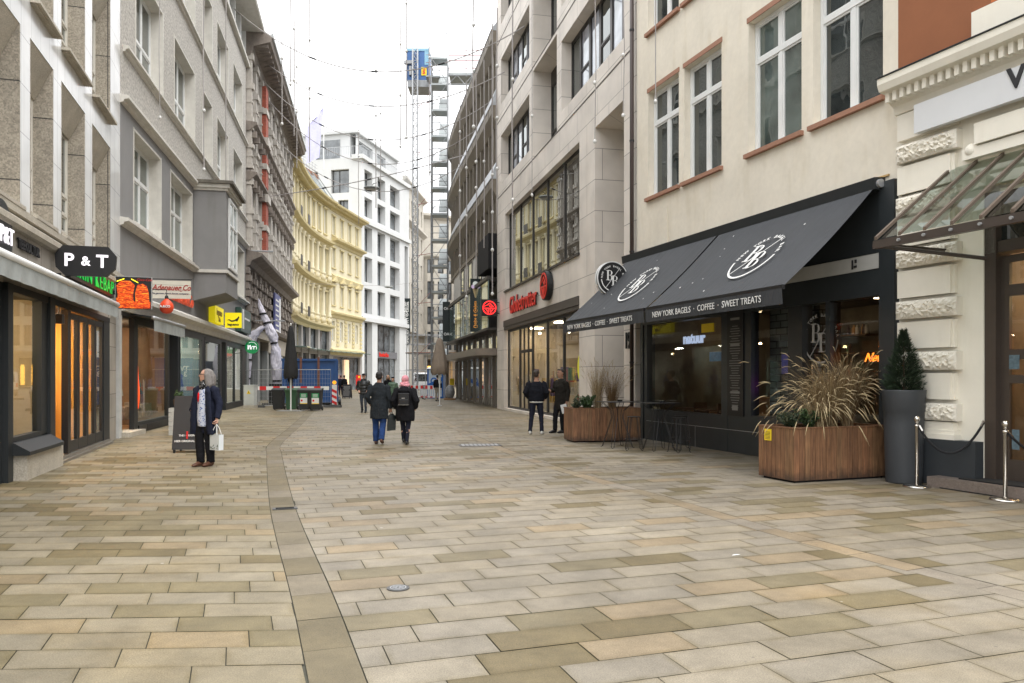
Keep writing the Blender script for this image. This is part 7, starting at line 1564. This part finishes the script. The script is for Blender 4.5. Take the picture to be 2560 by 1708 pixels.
# vertical light strings (photo column, depth, top row, bottom row, bulb rows)
vs = [(705, 31, -60, 310, (146, 310)), (726, 30, -60, 211, (211,)), (735, 34, -30, 340, (72, 201)), (742, 38, 110, 420, (167, 280)), (774, 33, -60, 405, (100, 219, 245)), (897, 50, 315, 560, (331, 390)), (940, 40, 165, 520, (175, 289)), (951, 46, 265, 500, (283,)), (1001, 36, 53, 300, (110, 238, 367)),
      (1016, 33, -60, 345, (8, 128, 344)), (1074, 40, -50, 440, (144, 289, 430)), (1184, 26, -60, 320, (62, 317)), (1150, 34, 215, 700, (330, 478, 640)), (1166, 32, 200, 800, (420, 540, 742)), (1190, 30, 180, 690, (405, 470)), (1210, 31, 150, 620, (404, 555)), (1231, 28, 60, 720, (437, 531, 625, 735)), (1243, 27, 20, 560, (165, 295, 422)), (1282, 25, -40, 660, (199, 500)), (1330, 22, -40, 470, (290, 488)), (1487, 17, -40, 355, (207, 354)), (1558, 16.5, -40, 290, (138, 289)), (1639, 15.5, -50, 255, (254,)),
      (400, 20.5, -40, 294, (294,)), (510, 26, -40, 424, (277, 424)), (565, 31, -40, 515, (515,))]
for i, (px, Z, y0, y1, bl) in enumerate(vs):
    top = pxray(px, y0, Z); L_ = (max(y1, max(bl))-y0)/1930*Z
    t = thing('hanging_light_string', 'thin vertical light string with small frosted bulbs hanging over the street', 'light string', top, 0, 'vertical light strings over the street')
    t["label"] = 'thin vertical string of small frosted bulbs hanging from the overhead cables'
    b = B(); b.tube([(0, 0, 0), (.03*sin(i), 0, -L_*.5), (0, 0, -L_)], (.022 if Z > 24 else .011), 4); b.build('wire', cab, t); b = B()
    for y in bl: b.ball((0, 0, -(y-y0)/1930*Z), .06 if Z > 22 else .04, None, .07 if Z > 22 else .05, 8, 6)
    b.build('bulb', balls, t, smooth=True)
# ================================================================ people
tex = bpy.data.textures.new("folds", 'CLOUDS'); tex.noise_scale = .11
def solid(b, name, m, parent, vox=.012, smooth=4, disp=0, fn=None):
    me = b.mesh(name, m); o = bpy.data.objects.new("tmp", me); COL.objects.link(o)
    k = o.modifiers.new("r", 'REMESH'); k.mode = 'VOXEL'; k.voxel_size = vox
    if smooth: k = o.modifiers.new("s", 'SMOOTH'); k.iterations = smooth; k.factor = .5
    if disp: k = o.modifiers.new("d", 'DISPLACE'); k.texture = tex; k.strength = disp; k.mid_level = .5
    bpy.context.view_layer.update()
    out = bpy.data.meshes.new_from_object(o.evaluated_get(bpy.context.evaluated_depsgraph_get())); bpy.data.objects.remove(o); bpy.data.meshes.remove(me)
    out.name = name; out.materials.clear(); out.materials.append(m); out.polygons.foreach_set("use_smooth", [True]*len(out.polygons))
    return inst(out, name, parent)
skin_m = {n: mat('skin_'+n, c, .55, .08, 14) for n, c in (('fair', (.52, .30, .22)), ('tan', (.36, .20, .13)))}
def cloth_m(n, c, r=.9, v=.2, vs=9, bump=.2, bs=90): return mat('cloth_'+n, c, r, v, vs, bump, bs, spec=.12)
def hand(b, wr, d, side, k=1.0, curl=.5, pn=(0, -1, 0)):
    """palm and five fingers continuing the forearm direction d; pn = direction the fingers curl to"""
    d = Vector(d).normalized(); n = Vector(pn); n = (n-d*n.dot(d)).normalized(); s = d.cross(n).normalized()*side; w = Vector(wr)
    b.tube([w-d*.02*k, w+d*.03*k, w+d*.085*k], [(.026*k, .018*k), (.040*k, .017*k), (.040*k, .013*k)], 10)
    for i, L_ in enumerate((.066, .075, .070, .055)):
        o = w+d*.08*k+s*(-.030+.020*i)*k; p = [o]; a = 0
        for q in range(3): a += curl*.9; p.append(p[-1]+(d*cos(a)+n*sin(a))*(L_*(.45, .32, .26)[q]*k))
        b.tube(p, [.0092*k, .0088*k, .008*k, .006*k], 7)
    o = w+d*.03*k-s*.032*k; b.tube([o, o+(d*.6-s*.7+n*.3)*.035*k, o+(d*.85-s*.55+n*.75)*.062*k], [.012*k, .0105*k, .008*k], 7)
def person(label, loc, rz, H_, skin='fair', hair=(.03, .02, .015), hairtype='short', head_yaw=0, head_pitch=0, coat=None, coatm=None, sleeve=None, trousers=None, flare=1.0, shoes=None, legs=((.10, 0, 0), (-.10, 0, 0)), arms=None, detail=1, hands=(1, 1), curls=(.5, .5), shirt=None, build=1.0):
    k = H_/1.75; t = thing('person', label, 'person', loc, rz); sk = skin_m[skin]; vox = .0075 if detail else .016
    S_ = lambda p: (p[0]*k, p[1]*k, p[2]*k)
    hc = Vector((0, .01, 1.52)); Rh = Matrix.Rotation(head_yaw, 3, 'Z') @ Matrix.Rotation(head_pitch, 3, 'X')
    def hm(x, y, z): p = Rh @ (Vector((x, y, z))-hc)+hc; return (p.x*k, p.y*k, p.z*k)
    b = B(); hb = B(hm)
    hb.tube([(0, .02, 1.44), (0, .012, 1.50), (0, -.012, 1.535), (0, -.018, 1.56), (0, -.010, 1.60), (0, .0, 1.645), (0, .004, 1.69), (0, .008, 1.725), (0, .010, 1.745)], [(.058, .058), (.054, .058), (.050, .072), (.060, .088), (.069, .094), (.0755, .099), (.073, .095), (.055, .072), (.022, .03)], 16)
    hb.tube([(0, -.088, 1.665), (0, -.105, 1.64), (0, -.120, 1.618), (0, -.10, 1.606)], [.010, .011, .0135, .010], 8); hb.tube([(-.05, -.078, 1.668), (0, -.092, 1.668), (.05, -.078, 1.668)], .011, 6)
    for s in (-1, 1): hb.ball((s*.078, .012, 1.632), .012, .02, .03, 8, 6)
    hb.ball((0, -.082, 1.548), .026, .02, .018, 8, 6)
    b.add([hm(*v) for v in hb.v], hb.f)
    bw = build
    b.tube([S_(p) for p in ((0, 0, .86), (0, 0, .95), (0, -.005, 1.06), (0, -.01, 1.22), (0, 0, 1.36), (0, .01, 1.43), (0, .015, 1.48))], [(.16*k*bw, .11*k*bw), (.165*k*bw, .115*k*bw), (.135*k*bw, .10*k*bw), (.155*k*bw, .115*k*bw), (.165*k, .10*k), (.10*k, .075*k), (.055*k, .055*k)], 16)
    LG = []
    for s, (fx, fy, lift) in zip((1, -1), legs):
        hip = (s*.085, 0, .90); an = (fx, fy+.02, .09+lift); kn = ((hip[0]+fx)/2+s*.01, (hip[1]+fy)/2-.03-lift*.8, .49+lift*.2); LG.append((hip, kn, an))
        b.tube([S_(hip), S_([(a+c)/2 for a, c in zip(hip, kn)]), S_(kn), S_([(a+c)/2 for a, c in zip(kn, an)]), S_(an)], [.088*k, .075*k, .055*k, .054*k, .036*k], 10)
        b.tube([S_((fx, fy+.06, .055+lift)), S_((fx, fy-.02, .05+lift)), S_((fx*1.05, fy-.12, .03))], [.035*k, .035*k, .025*k], 8)
    arms = arms or (((.25, .02, 1.13), (.24, -.02, .87)), ((-.25, .02, 1.13), (-.24, -.02, .87)))
    for i, (s, (el, wr)) in enumerate(zip((1, -1), arms)):
        sh = (s*.175*bw, .005, 1.39); b.tube([S_(sh), S_(el), S_(wr)], [.052*k, .042*k, .028*k], 10)
        if hands[i]: d = Vector(wr)-Vector(el); hand(b, S_(wr), d, s, k, curls[i], (-s*.75, -.5, 0) if abs(d.normalized().z) > .6 else (0, 0, -1))
    solid(b, 'body', sk, t, vox, 2)
    if detail:
        e = B(hm); [e.ball((s*.030, -.0905, 1.650), .0125, .008, .008, 8, 6) for s in (-1, 1)]; e.build('eye', mat('eye_dark', (.05, .04, .035), .3, 0), t); e = B(hm); e.tube([(-.022, -.100, 1.585), (0, -.107, 1.584), (.022, -.100, 1.585)], .005, 6); e.build('mouth', mat('lips', (.35, .13, .10), .5, 0), t)
        e = B(hm); [e.tube([(s*.016, -.100, 1.672), (s*.032, -.097, 1.676), (s*.05, -.083, 1.670)], .004, 5) for s in (-1, 1)]; e.build('eyebrow', mat('brow', tuple(c*.7 for c in hair), .8, 0), t)
    hm_ = mat('hair_%.3f_%.3f' % (hair[0], hair[2]), hair, .6, .35, 40, .5, 120)
    h = B(hm)
    if hairtype in ('short', 'long'):
        h.ball((0, .024, 1.682), .084, .098, .082, 16, 10); h.ball((0, .05, 1.635), .078, .066, .078, 14, 8)
        if hairtype == 'long':
            for s in (-1, 1): h.tube([(s*.05, .0, 1.73), (s*.084, .015, 1.65), (s*.092, .035, 1.56), (s*.098, .055, 1.46), (s*.085, .06, 1.37)], [(.02, .035), (.026, .055), (.032, .06), (.035, .055), (.012, .02)], 10)
            h.tube([(0, .07, 1.72), (0, .11, 1.62), (0, .125, 1.5), (0, .13, 1.38)], [(.07, .04), (.10, .055), (.11, .05), (.07, .02)], 12)
        else: h.tube([(-.05, -.062, 1.728), (0, -.078, 1.738), (.05, -.062, 1.728)], .018, 8)
        bb_ = B(); bb_.v = [hm(*v) for v in h.v]; bb_.f = h.f; solid(bb_, 'hair', hm_, t, .009, 2, .012)
    elif hairtype == 'cap':
        h.ball((0, .01, 1.70), .088, .105, .062, 14, 8); h.box(-.06, .06, -.15, -.08, 1.675, 1.685); bb_ = B(); bb_.v = [hm(*v) for v in h.v]; bb_.f = h.f; solid(bb_, 'cap', cloth_m('cap', hair), t, .01, 2)
    elif hairtype == 'scarf':
        h.ball((0, .02, 1.665), .095, .115, .105, 16, 10); h.tube([(0, .03, 1.60), (0, .02, 1.54), (0, .01, 1.47), (0, .0, 1.43)], [(.095, .11), (.105, .115), (.12, .115), (.13, .10)], 16); h.tube([(-.12, .0, 1.53), (-.04, .115, 1.50), (.07, .11, 1.53), (.12, .02, 1.57)], [.02, .035, .035, .02], 10)
        bb_ = B(); bb_.v = [hm(*v) for v in h.v]; bb_.f = h.f; solid(bb_, 'headscarf', cloth_m('pink', hair), t, .01, 2, .015)
    # trousers
    tb = B(); tb.tube([S_((0, 0, .84)), S_((0, 0, 1.0))], [(.17*k*bw, .125*k*bw), (.165*k*bw, .12*k*bw)], 14)
    for (hip, kn, an), fl_ in zip(LG, (flare, flare)): tb.tube([S_((hip[0], hip[1], .94)), S_([(a+c)/2 for a, c in zip(hip, kn)]), S_(kn), S_([(a+c)/2 for a, c in zip(kn, an)]), S_((an[0], an[1], an[2]-.02))], [.102*k, .092*k*(.6+.4*flare), .074*k*(.5+.5*flare), .068*k*flare, .062*k*flare], 12)
    solid(tb, 'trousers', trousers, t, .011 if detail else .018, 3, .022)
    for s, (fx, fy, lift) in zip((1, -1), legs):
        sb_ = B(); tilt = lift*1.2; sb_.tube([S_((fx, fy+.085, .055+lift+tilt*.2)), S_((fx, fy+.05, .055+lift)), S_((fx, fy-.03, .050+lift*.8)), S_((fx*1.04, fy-.12, .036+lift*.3)), S_((fx*1.06, fy-.19, .026+lift*.1))], [(.030*k, .028*k), (.055*k, .036*k), (.05*k, .042*k), (.036*k, .047*k), (.018*k, .028*k)], 12)
        sb_.tube([S_((fx, fy+.02, .05+lift)), S_((fx, fy+.02, .13+lift))], [.045*k, .045*k], 10)
        solid(sb_, 'shoe', shoes, t, .008 if detail else .014, 2)
    if coat:
        cb = B(); cb.tube([S_((0, y, z)) for z, rx, ry, y in coat], [(rx*k*bw, ry*k*bw) for z, rx, ry, y in coat], 20)
        for s, (el, wr) in zip((1, -1), arms):
            sh = Vector((s*.165*bw, .005, 1.385)); E_ = Vector(el); W_ = Vector(wr); q = sleeve or 1.0; cb.tube([S_(sh-Vector((s*.03, 0, -.005))), S_(sh+Vector((s*.02, 0, -.02))), S_(sh.lerp(E_, .5)), S_(E_), S_(E_.lerp(W_, .5)), S_(E_.lerp(W_, .97))], [.075*k*q, .082*k*q, .075*k*q, .066*k*q, .060*k*q, .054*k*q], 12)
        solid(cb, 'coat', coatm, t, .011 if detail else .018, 3, .03)
    if shirt:
        cb = B(); cb.tube([S_((0, y, z)) for z, rx, ry, y in shirt[0]], [(rx*k*bw, ry*k*bw) for z, rx, ry, y in shirt[0]], 20); solid(cb, 'shirt', shirt[1], t, .011, 3, .015)
    return t, k, hm
blk = cloth_m('black', (.012, .012, .014)); navy = cloth_m('navy', (.016, .019, .035)); gcoat = cloth_m('charcoal_wool', (.020, .024, .028)); jeans = cloth_m('blue_jeans', (.022, .05, .15), v=.35); dnavy = cloth_m('dark_navy', (.016, .018, .03)); brown = mat('brown_leather', (.085, .035, .02), .45, .15); blackl = mat('black_leather', (.012, .012, .013), .35, .1); whites = mat('white_sneaker', (.6, .6, .58), .5, .05)
long_coat = [(.62, .215, .15, .0), (.75, .205, .148, 0), (.95, .195, .14, 0), (1.08, .178, .128, -.005), (1.25, .19, .138, -.008), (1.38, .185, .118, .004), (1.44, .115, .09, .012), (1.495, .072, .072, .015)]
# 1 woman with the white bag
floral = cloth_m('blue_floral', (.6, .62, .7), .8, 0, 12, 0); n_, l_, p_ = nodes(floral); t_ = n_.new("ShaderNodeTexCoord"); z_ = n_.new("ShaderNodeTexVoronoi"); z_.inputs["Scale"].default_value = 30; q_ = n_.new("ShaderNodeTexNoise"); q_.inputs["Scale"].default_value = 24; l_.new(t_.outputs["Object"], q_.inputs[0]); l_.new(t_.outputs["Object"], z_.inputs[0])
c_ = n_.new("ShaderNodeValToRGB"); e = c_.color_ramp.elements; e[0].position = .34; e[0].color = (.05, .09, .30, 1); e[1].position = .46; e[1].color = (.50, .53, .62, 1); ad = n_.new("ShaderNodeMath"); ad.operation = 'MULTIPLY_ADD'; ad.inputs[1].default_value = .55; l_.new(q_.outputs["Fac"], ad.inputs[0]); l_.new(z_.outputs["Distance"], ad.inputs[2]); sb2 = n_.new("ShaderNodeMath"); sb2.operation = 'SUBTRACT'; sb2.inputs[1].default_value = .18; l_.new(ad.outputs[0], sb2.inputs[0]); l_.new(sb2.outputs[0], c_.inputs[0]); l_.new(c_.outputs[0], p_.inputs["Base Color"])
wl = at(515, 14.2); open_coat = [(.60, .215, .125, .035), (.75, .21, .125, .03), (.95, .20, .115, .025), (1.08, .19, .11, .02), (1.25, .195, .112, .018), (1.38, .185, .10, .02), (1.44, .12, .08, .028), (1.50, .085, .07, .035)]
arms1 = (((.275, .03, 1.12), (.285, -.05, .86)), ((-.29, .06, 1.13), (-.21, -.12, 1.0)))
t, k, hm = person('grey haired woman in navy coat and blue patterned blouse, carrying a white bag', wl, radians(-20), 1.78, hair=(.17, .155, .145), hairtype='long', head_yaw=radians(-50), head_pitch=radians(-4), coat=open_coat, coatm=navy, sleeve=1.05, trousers=blk, shoes=brown, legs=((.09, .0, 0), (-.07, -.07, 0)), arms=arms1, curls=(1.0, .7),
    hands=(1, 0), flare=1.15, shirt=([(.72, .105, .115, -.04), (.85, .115, .125, -.04), (1.0, .11, .120, -.04), (1.2, .11, .115, -.04), (1.36, .10, .09, -.03), (1.44, .06, .06, -.01)], floral), build=1.05)
b = B(); b.tube([(0, .0, 1.55*k), (0, -.01, 1.50*k), (0, -.02, 1.44*k), (0, -.05, 1.36*k)], [(.07, .075), (.09, .09), (.12, .11), (.05, .09)], 16)
dots = cloth_m('dotted_scarf', (.02, .02, .022)); n_, l_, p_ = nodes(dots); v_ = n_.new("ShaderNodeTexVoronoi"); v_.inputs["Scale"].default_value = 38; t_ = n_.new("ShaderNodeTexCoord"); l_.new(t_.outputs["Object"], v_.inputs[0]); c_ = n_.new("ShaderNodeValToRGB"); c_.color_ramp.interpolation = 'CONSTANT'; e = c_.color_ramp.elements; e[0].color = (.5, .5, .5, 1); e[1].position = .28; e[1].color = (.015, .015, .017, 1); l_.new(v_.outputs["Distance"], c_.inputs[0]); l_.new(c_.outputs[0], p_.inputs["Base Color"])
solid(b, 'scarf', dots, t, .011, 2, .03); b = B(); b.tube([(-.02, -.165, 1.33*k), (-.015, -.180, 1.25*k), (-.02, -.178, 1.16*k)], [.012, .018, .008], 8); b.build('red_scarf_end', cloth_m('red', (.6, .01, .01)), t, smooth=True)
b = B(hm); b.tube([(-.07, -.07, 1.652), (-.045, -.108, 1.652), (-.01, -.112, 1.65), (.01, -.112, 1.65), (.045, -.108, 1.652), (.07, -.07, 1.652), (.08, .01, 1.655)], .0045, 5); b.build('glasses', M['black'], t)
b = B()
for s in (-1, 1): b.tube([(s*.075, -.06, 1.43*k), (s*.135, -.105, 1.33*k), (s*.155, -.12, 1.1*k), (s*.17, -.12, .85*k), (s*.185, -.10, .58*k)], [(.05, .03), (.065, .035), (.07, .035), (.075, .035), (.08, .04)], 12)
solid(b, 'coat_front', navy, t, .011, 3, .02); b = B(); b.tube([(-.13, .03, 1.46*k), (0, .10, 1.42*k), (.13, .03, 1.46*k)], [.03, .055, .03], 10); solid(b, 'hood', navy, t, .011, 3, .02)
b = B(); [b.ball((.12*s_, -.135, z), .011) for s_, z in ((1, 1.08), (1.25, .93))]; b.build('buttons', mat('brass', (.5, .3, .08), .3, .1, metal=1), t)
# bag in her hand: find the hand in world space
def l2w(loc, rz, p): return (loc[0]+cos(rz)*p[0]-sin(rz)*p[1], loc[1]+sin(rz)*p[0]+cos(rz)*p[1], p[2])
hp_ = l2w(wl, radians(-20), (.275*k, -.06*k, (.86-.10)*k)); bt = thing('shopping_bag', 'small white paper bag hanging from the hand of the grey haired woman', 'bag', (hp_[0]+.02, hp_[1]-.02, hp_[2]-.46), radians(-30))
b = B(); b.add([(-.12, -.05, 0), (.12, -.05, 0), (.12, .05, 0), (-.12, .05, 0), (-.125, -.05, .28), (.125, -.05, .28), (.125, .05, .28), (-.125, .05, .28)], [(3, 2, 1, 0), (0, 1, 5, 4), (1, 2, 6, 5), (2, 3, 7, 6), (3, 0, 4, 7)]); b.build('sack', mat('white_bag', (.62, .66, .68), .6, .06, 6, .3, 12), bt)
b = B(); rr = random.Random(4)
for i in range(26): x = rr.uniform(-.11, .1); z = rr.uniform(.012, .085); b.box(x, x+rr.uniform(.006, .02), -.054, -.051, z, z+rr.uniform(.006, .02))
b.build('print', mat('olive_print', (.12, .15, .12), .7, .2), bt); b = B(); [b.tube([(-.07, y, .27), (-.045, y*.6, .38), (0, 0, .47), (.045, y*.6, .38), (.07, y, .27)], .006, 6) for y in (-.05, .05)]; b.build('handle', M['text_white'], bt)
# 2 man in the long coat walking away
ml = at(948, 18.75); t, k, hm = person('man in long charcoal coat and blue jeans walking away with a black bag', ml, radians(181), 1.76, 'tan', (.012, .010, .010), 'short', coat=long_coat, coatm=gcoat, sleeve=1.05, trousers=jeans, flare=1.15, shoes=brown, legs=((.09, -.10, 0), (-.075, .12, .05)), arms=(((.28, .07, 1.14), (.22, -.06, .98)), ((-.25, .03, 1.12), (-.265, -.02, .86))), hands=(1, 1), curls=(.6, 1.1), build=1.06)
b = B(); b.box(-.004, .004, .135, .158, .66*k, 1.0*k); b.build('coat_vent', M['black'], t)
hp_ = l2w(ml, radians(181), (-.265*k, -.03*k, (.86-.09)*k)); bt = thing('hand_bag', 'tall narrow black bag carried by the man in the long coat', 'bag', (hp_[0]+.01, hp_[1], hp_[2]-.45), radians(25)); b = B(); b.add([(-.09, -.04, 0), (.11, -.04, .02), (.11, .04, .02), (-.09, .04, 0), (-.07, -.04, .36), (.12, -.04, .36), (.12, .04, .36), (-.07, .04, .36), (-.0, -.02, .42), (.05, -.02, .42), (.05, .02, .42), (-.0, .02, .42)], [(3, 2, 1, 0), (0, 1, 5, 4), (1, 2, 6, 5), (2, 3, 7, 6), (3, 0, 4, 7), (4, 5, 9, 8), (5, 6, 10, 9), (6, 7, 11, 10), (7, 4, 8, 11), (8, 9, 10, 11)]); b.build('body', mat('gloss_black_bag', (.015, .02, .02), .25, .2), bt); b = B(); b.tube([(.0, 0, .41), (.01, 0, .455), (.04, 0, .455), (.05, 0, .41)], .006); b.build('handle', M['black'], bt)
# 3 woman with pink headscarf and backpack
hl = at(1013, 18.7); parka = [(.60, .20, .15, 0), (.72, .225, .165, 0), (.9, .215, .155, 0), (1.08, .195, .14, 0), (1.25, .20, .145, 0), (1.38, .185, .12, .005), (1.46, .12, .10, .02), (1.50, .09, .09, .02)]
t, k, hm = person('woman in pink headscarf and black parka with small backpack, walking away', hl, radians(179), 1.66, 'fair', (.62, .27, .31), 'scarf', coat=parka, coatm=blk, sleeve=1.25, trousers=dnavy, flare=.82, shoes=blackl, legs=((.055, -.12, .04), (-.05, .06, 0)), arms=(((.30, .10, 1.12), (.24, -.05, .93)), ((-.30, .10, 1.12), (-.24, -.05, .93))), hands=(1, 1), build=1.12)
b = B(); b.tube([(0, .16, 1.40), (0, .20, 1.30), (0, .19, 1.22)], [(.10, .05), (.15, .06), (.10, .03)], 14); solid(b, 'hood', blk, t, .012, 2, .02)
b = B(); b.box(-.13, .13, .17, .27, .96, 1.25); b.box(-.11, .11, .27, .30, .96, 1.10); bp = b.build('backpack', blackl, t, bevel=.03); b = B(); b.box(-.04, .04, .301, .305, 1.12, 1.135) ; b.box(-.13, .13, .301, .304, .965, .972); b.build('badge', M['chrome'], bp)
b = B(); [b.tube([(s*.09, .20, 1.24), (s*.11, .15, 1.36), (s*.10, .0, 1.42)], .014) for s in (-1, 1)]; b.build('strap', blackl, bp)
# 4 man in black puffer coming
puffer = [(.84, .20, .145, 0), (.88, .215, .16, 0), (.94, .20, .145, 0), (1.0, .215, .16, 0), (1.06, .20, .145, 0), (1.13, .22, .165, 0), (1.2, .205, .15, 0), (1.27, .225, .165, 0), (1.34, .205, .135, 0), (1.40, .16, .12, .005), (1.46, .12, .11, .01), (1.52, .10, .10, .01)]
t, k, hm = person('man in a black cap and shiny black puffer jacket walking towards the camera', at(909, 34.9), radians(2), 1.77, hair=(.014, .014, .018), hairtype='cap', coat=puffer, coatm=mat('black_puffer', (.014, .016, .018), .35, .2, 12), sleeve=1.15, trousers=cloth_m('faded_jeans', (.05, .06, .075), .8, .6, 6), flare=.85, shoes=blackl, legs=((.10, -.08, 0), (-.08, .1, .02)), arms=(((.30, .08, 1.13), (.20, -.10, 1.0)), ((-.30, .08, 1.13), (-.20, -.10, 1.0))), hands=(1, 1), build=1.1)
t, k, hm = person('woman in a long green quilted coat and pale hat walking towards the camera', at(982, 39.6), radians(-5), 1.62, hair=(.42, .38, .33), hairtype='cap', coat=[(.55, .18, .14, 0)]+[(z, .20+.012*(i % 2), .145+.01*(i % 2), 0) for i, z in enumerate((.62, .7, .78, .86, .94, 1.02, 1.1, 1.18, 1.26, 1.34))]+[(1.40, .16, .11, .005), (1.48, .10, .09, .01)], coatm=mat('green_quilt', (.075, .13, .085), .45, .2, 10), sleeve=1.1, trousers=blk, shoes=blackl, flare=.85, legs=((.08, -.05, 0), (-.07, .12, .03)))
t, k, hm = person('person with fair hair and black coat half hidden behind the woman in green', at(970, 47), 0, 1.72, hair=(.42, .26, .12), hairtype='long', coat=long_coat, coatm=blk, trousers=blk, shoes=blackl, detail=0)
# 6 and 7, the two men talking
sweater = [(.90, .19, .135, 0), (.94, .205, .145, 0), (1.05, .215, .15, 0), (1.2, .22, .152, 0), (1.34, .205, .13, .0), (1.41, .14, .10, .01), (1.455, .085, .08, .015)]
t, k, hm = person('man seen from behind in a black sweater with white hem, standing with hands in front', at(1341, 22.0), radians(172), 1.82, 'tan', (.022, .014, .009), 'short', head_yaw=radians(-14), coat=sweater, coatm=cloth_m('black_knit', (.010, .011, .015)), sleeve=1.2, trousers=dnavy, flare=.88, shoes=whites, legs=((.17, .0, 0), (-.15, -.02, 0)), arms=(((.295, .08, 1.14), (.22, -.11, 1.0)), ((-.295, .08, 1.14), (-.22, -.11, 1.0))), hands=(1, 1), build=1.07)
b = B(); b.tube([(0, 0, .865*k), (0, 0, .93*k)], [(.185*k, .135*k), (.19*k, .14*k)], 20); b.build('shirt_hem', M['text_white'], t, smooth=True)
m7 = at(1402, 22.5); r7 = radians(-48); t, k, hm = person('dark haired man in long black coat facing left with white papers in hand', m7, r7, 1.86, 'tan', (.014, .010, .009), 'short', head_yaw=radians(-8), coat=[(.63, .19, .14, 0)]+long_coat[1:], coatm=cloth_m('brown_black_wool', (.020, .018, .015)), trousers=blk, shoes=blackl, legs=((.08, -.02, 0), (-.09, -.16, 0)), arms=(((.23, .05, 1.13), (.22, .0, .86)), ((-.24, -.04, 1.16), (-.16, -.27, 1.17))), curls=(.9, .5), build=.98)
b = B(); b.add([(-.045, -.055, 1.43*k), (.045, -.055, 1.43*k), (.03, -.062, 1.50*k), (-.03, -.062, 1.50*k)], [(0, 1, 2, 3)]); b.build('collar', M['text_white'], t)
hp_ = l2w(m7, r7, (.215*k, -.01*k, .76*k)); bt = thing('paper_sheets', 'white papers in the lowered hand of the man in the black coat', 'papers', (hp_[0]-.03, hp_[1]-.06, hp_[2]-.22), radians(15)); bt.rotation_euler = (0, radians(-14), radians(10)); b = B(); b.box(-.09, .09, -.004, .004, 0, .26); b.build('sheets', M['white'], bt)
for px, Z, c, lb in ((852, 67, dnavy, 'distant person in dark clothes, left one of the pair beside the chalk board'), (861, 66, blk, 'distant person in dark clothes, right one of the pair beside the chalk board'), (1094, 51, blk, 'person in a dark jacket and pale trousers standing behind the taupe parasol pole')):
    person(lb, at(px, Z), radians(200 if px < 860 else 160), 1.74, hair=(.02, .015, .012), coat=sweater, coatm=c, trousers=cloth_m('beige', (.3, .27, .22)) if px > 1000 else c, shoes=blackl, detail=0)
# small litter and stickers on the paving
t = thing('feather', 'small white feather lying on the paving in the right foreground', 'feather', (2.06, 7.1, .006), .4); b = B(); b.add([(-.05, 0, 0), (-.02, .014, .004), (.03, .010, .004), (.05, 0, .002), (.03, -.008, .003), (-.02, -.012, .003)], [(0, 1, 2, 3, 4, 5)]); b.build('vane', M['white'], t)
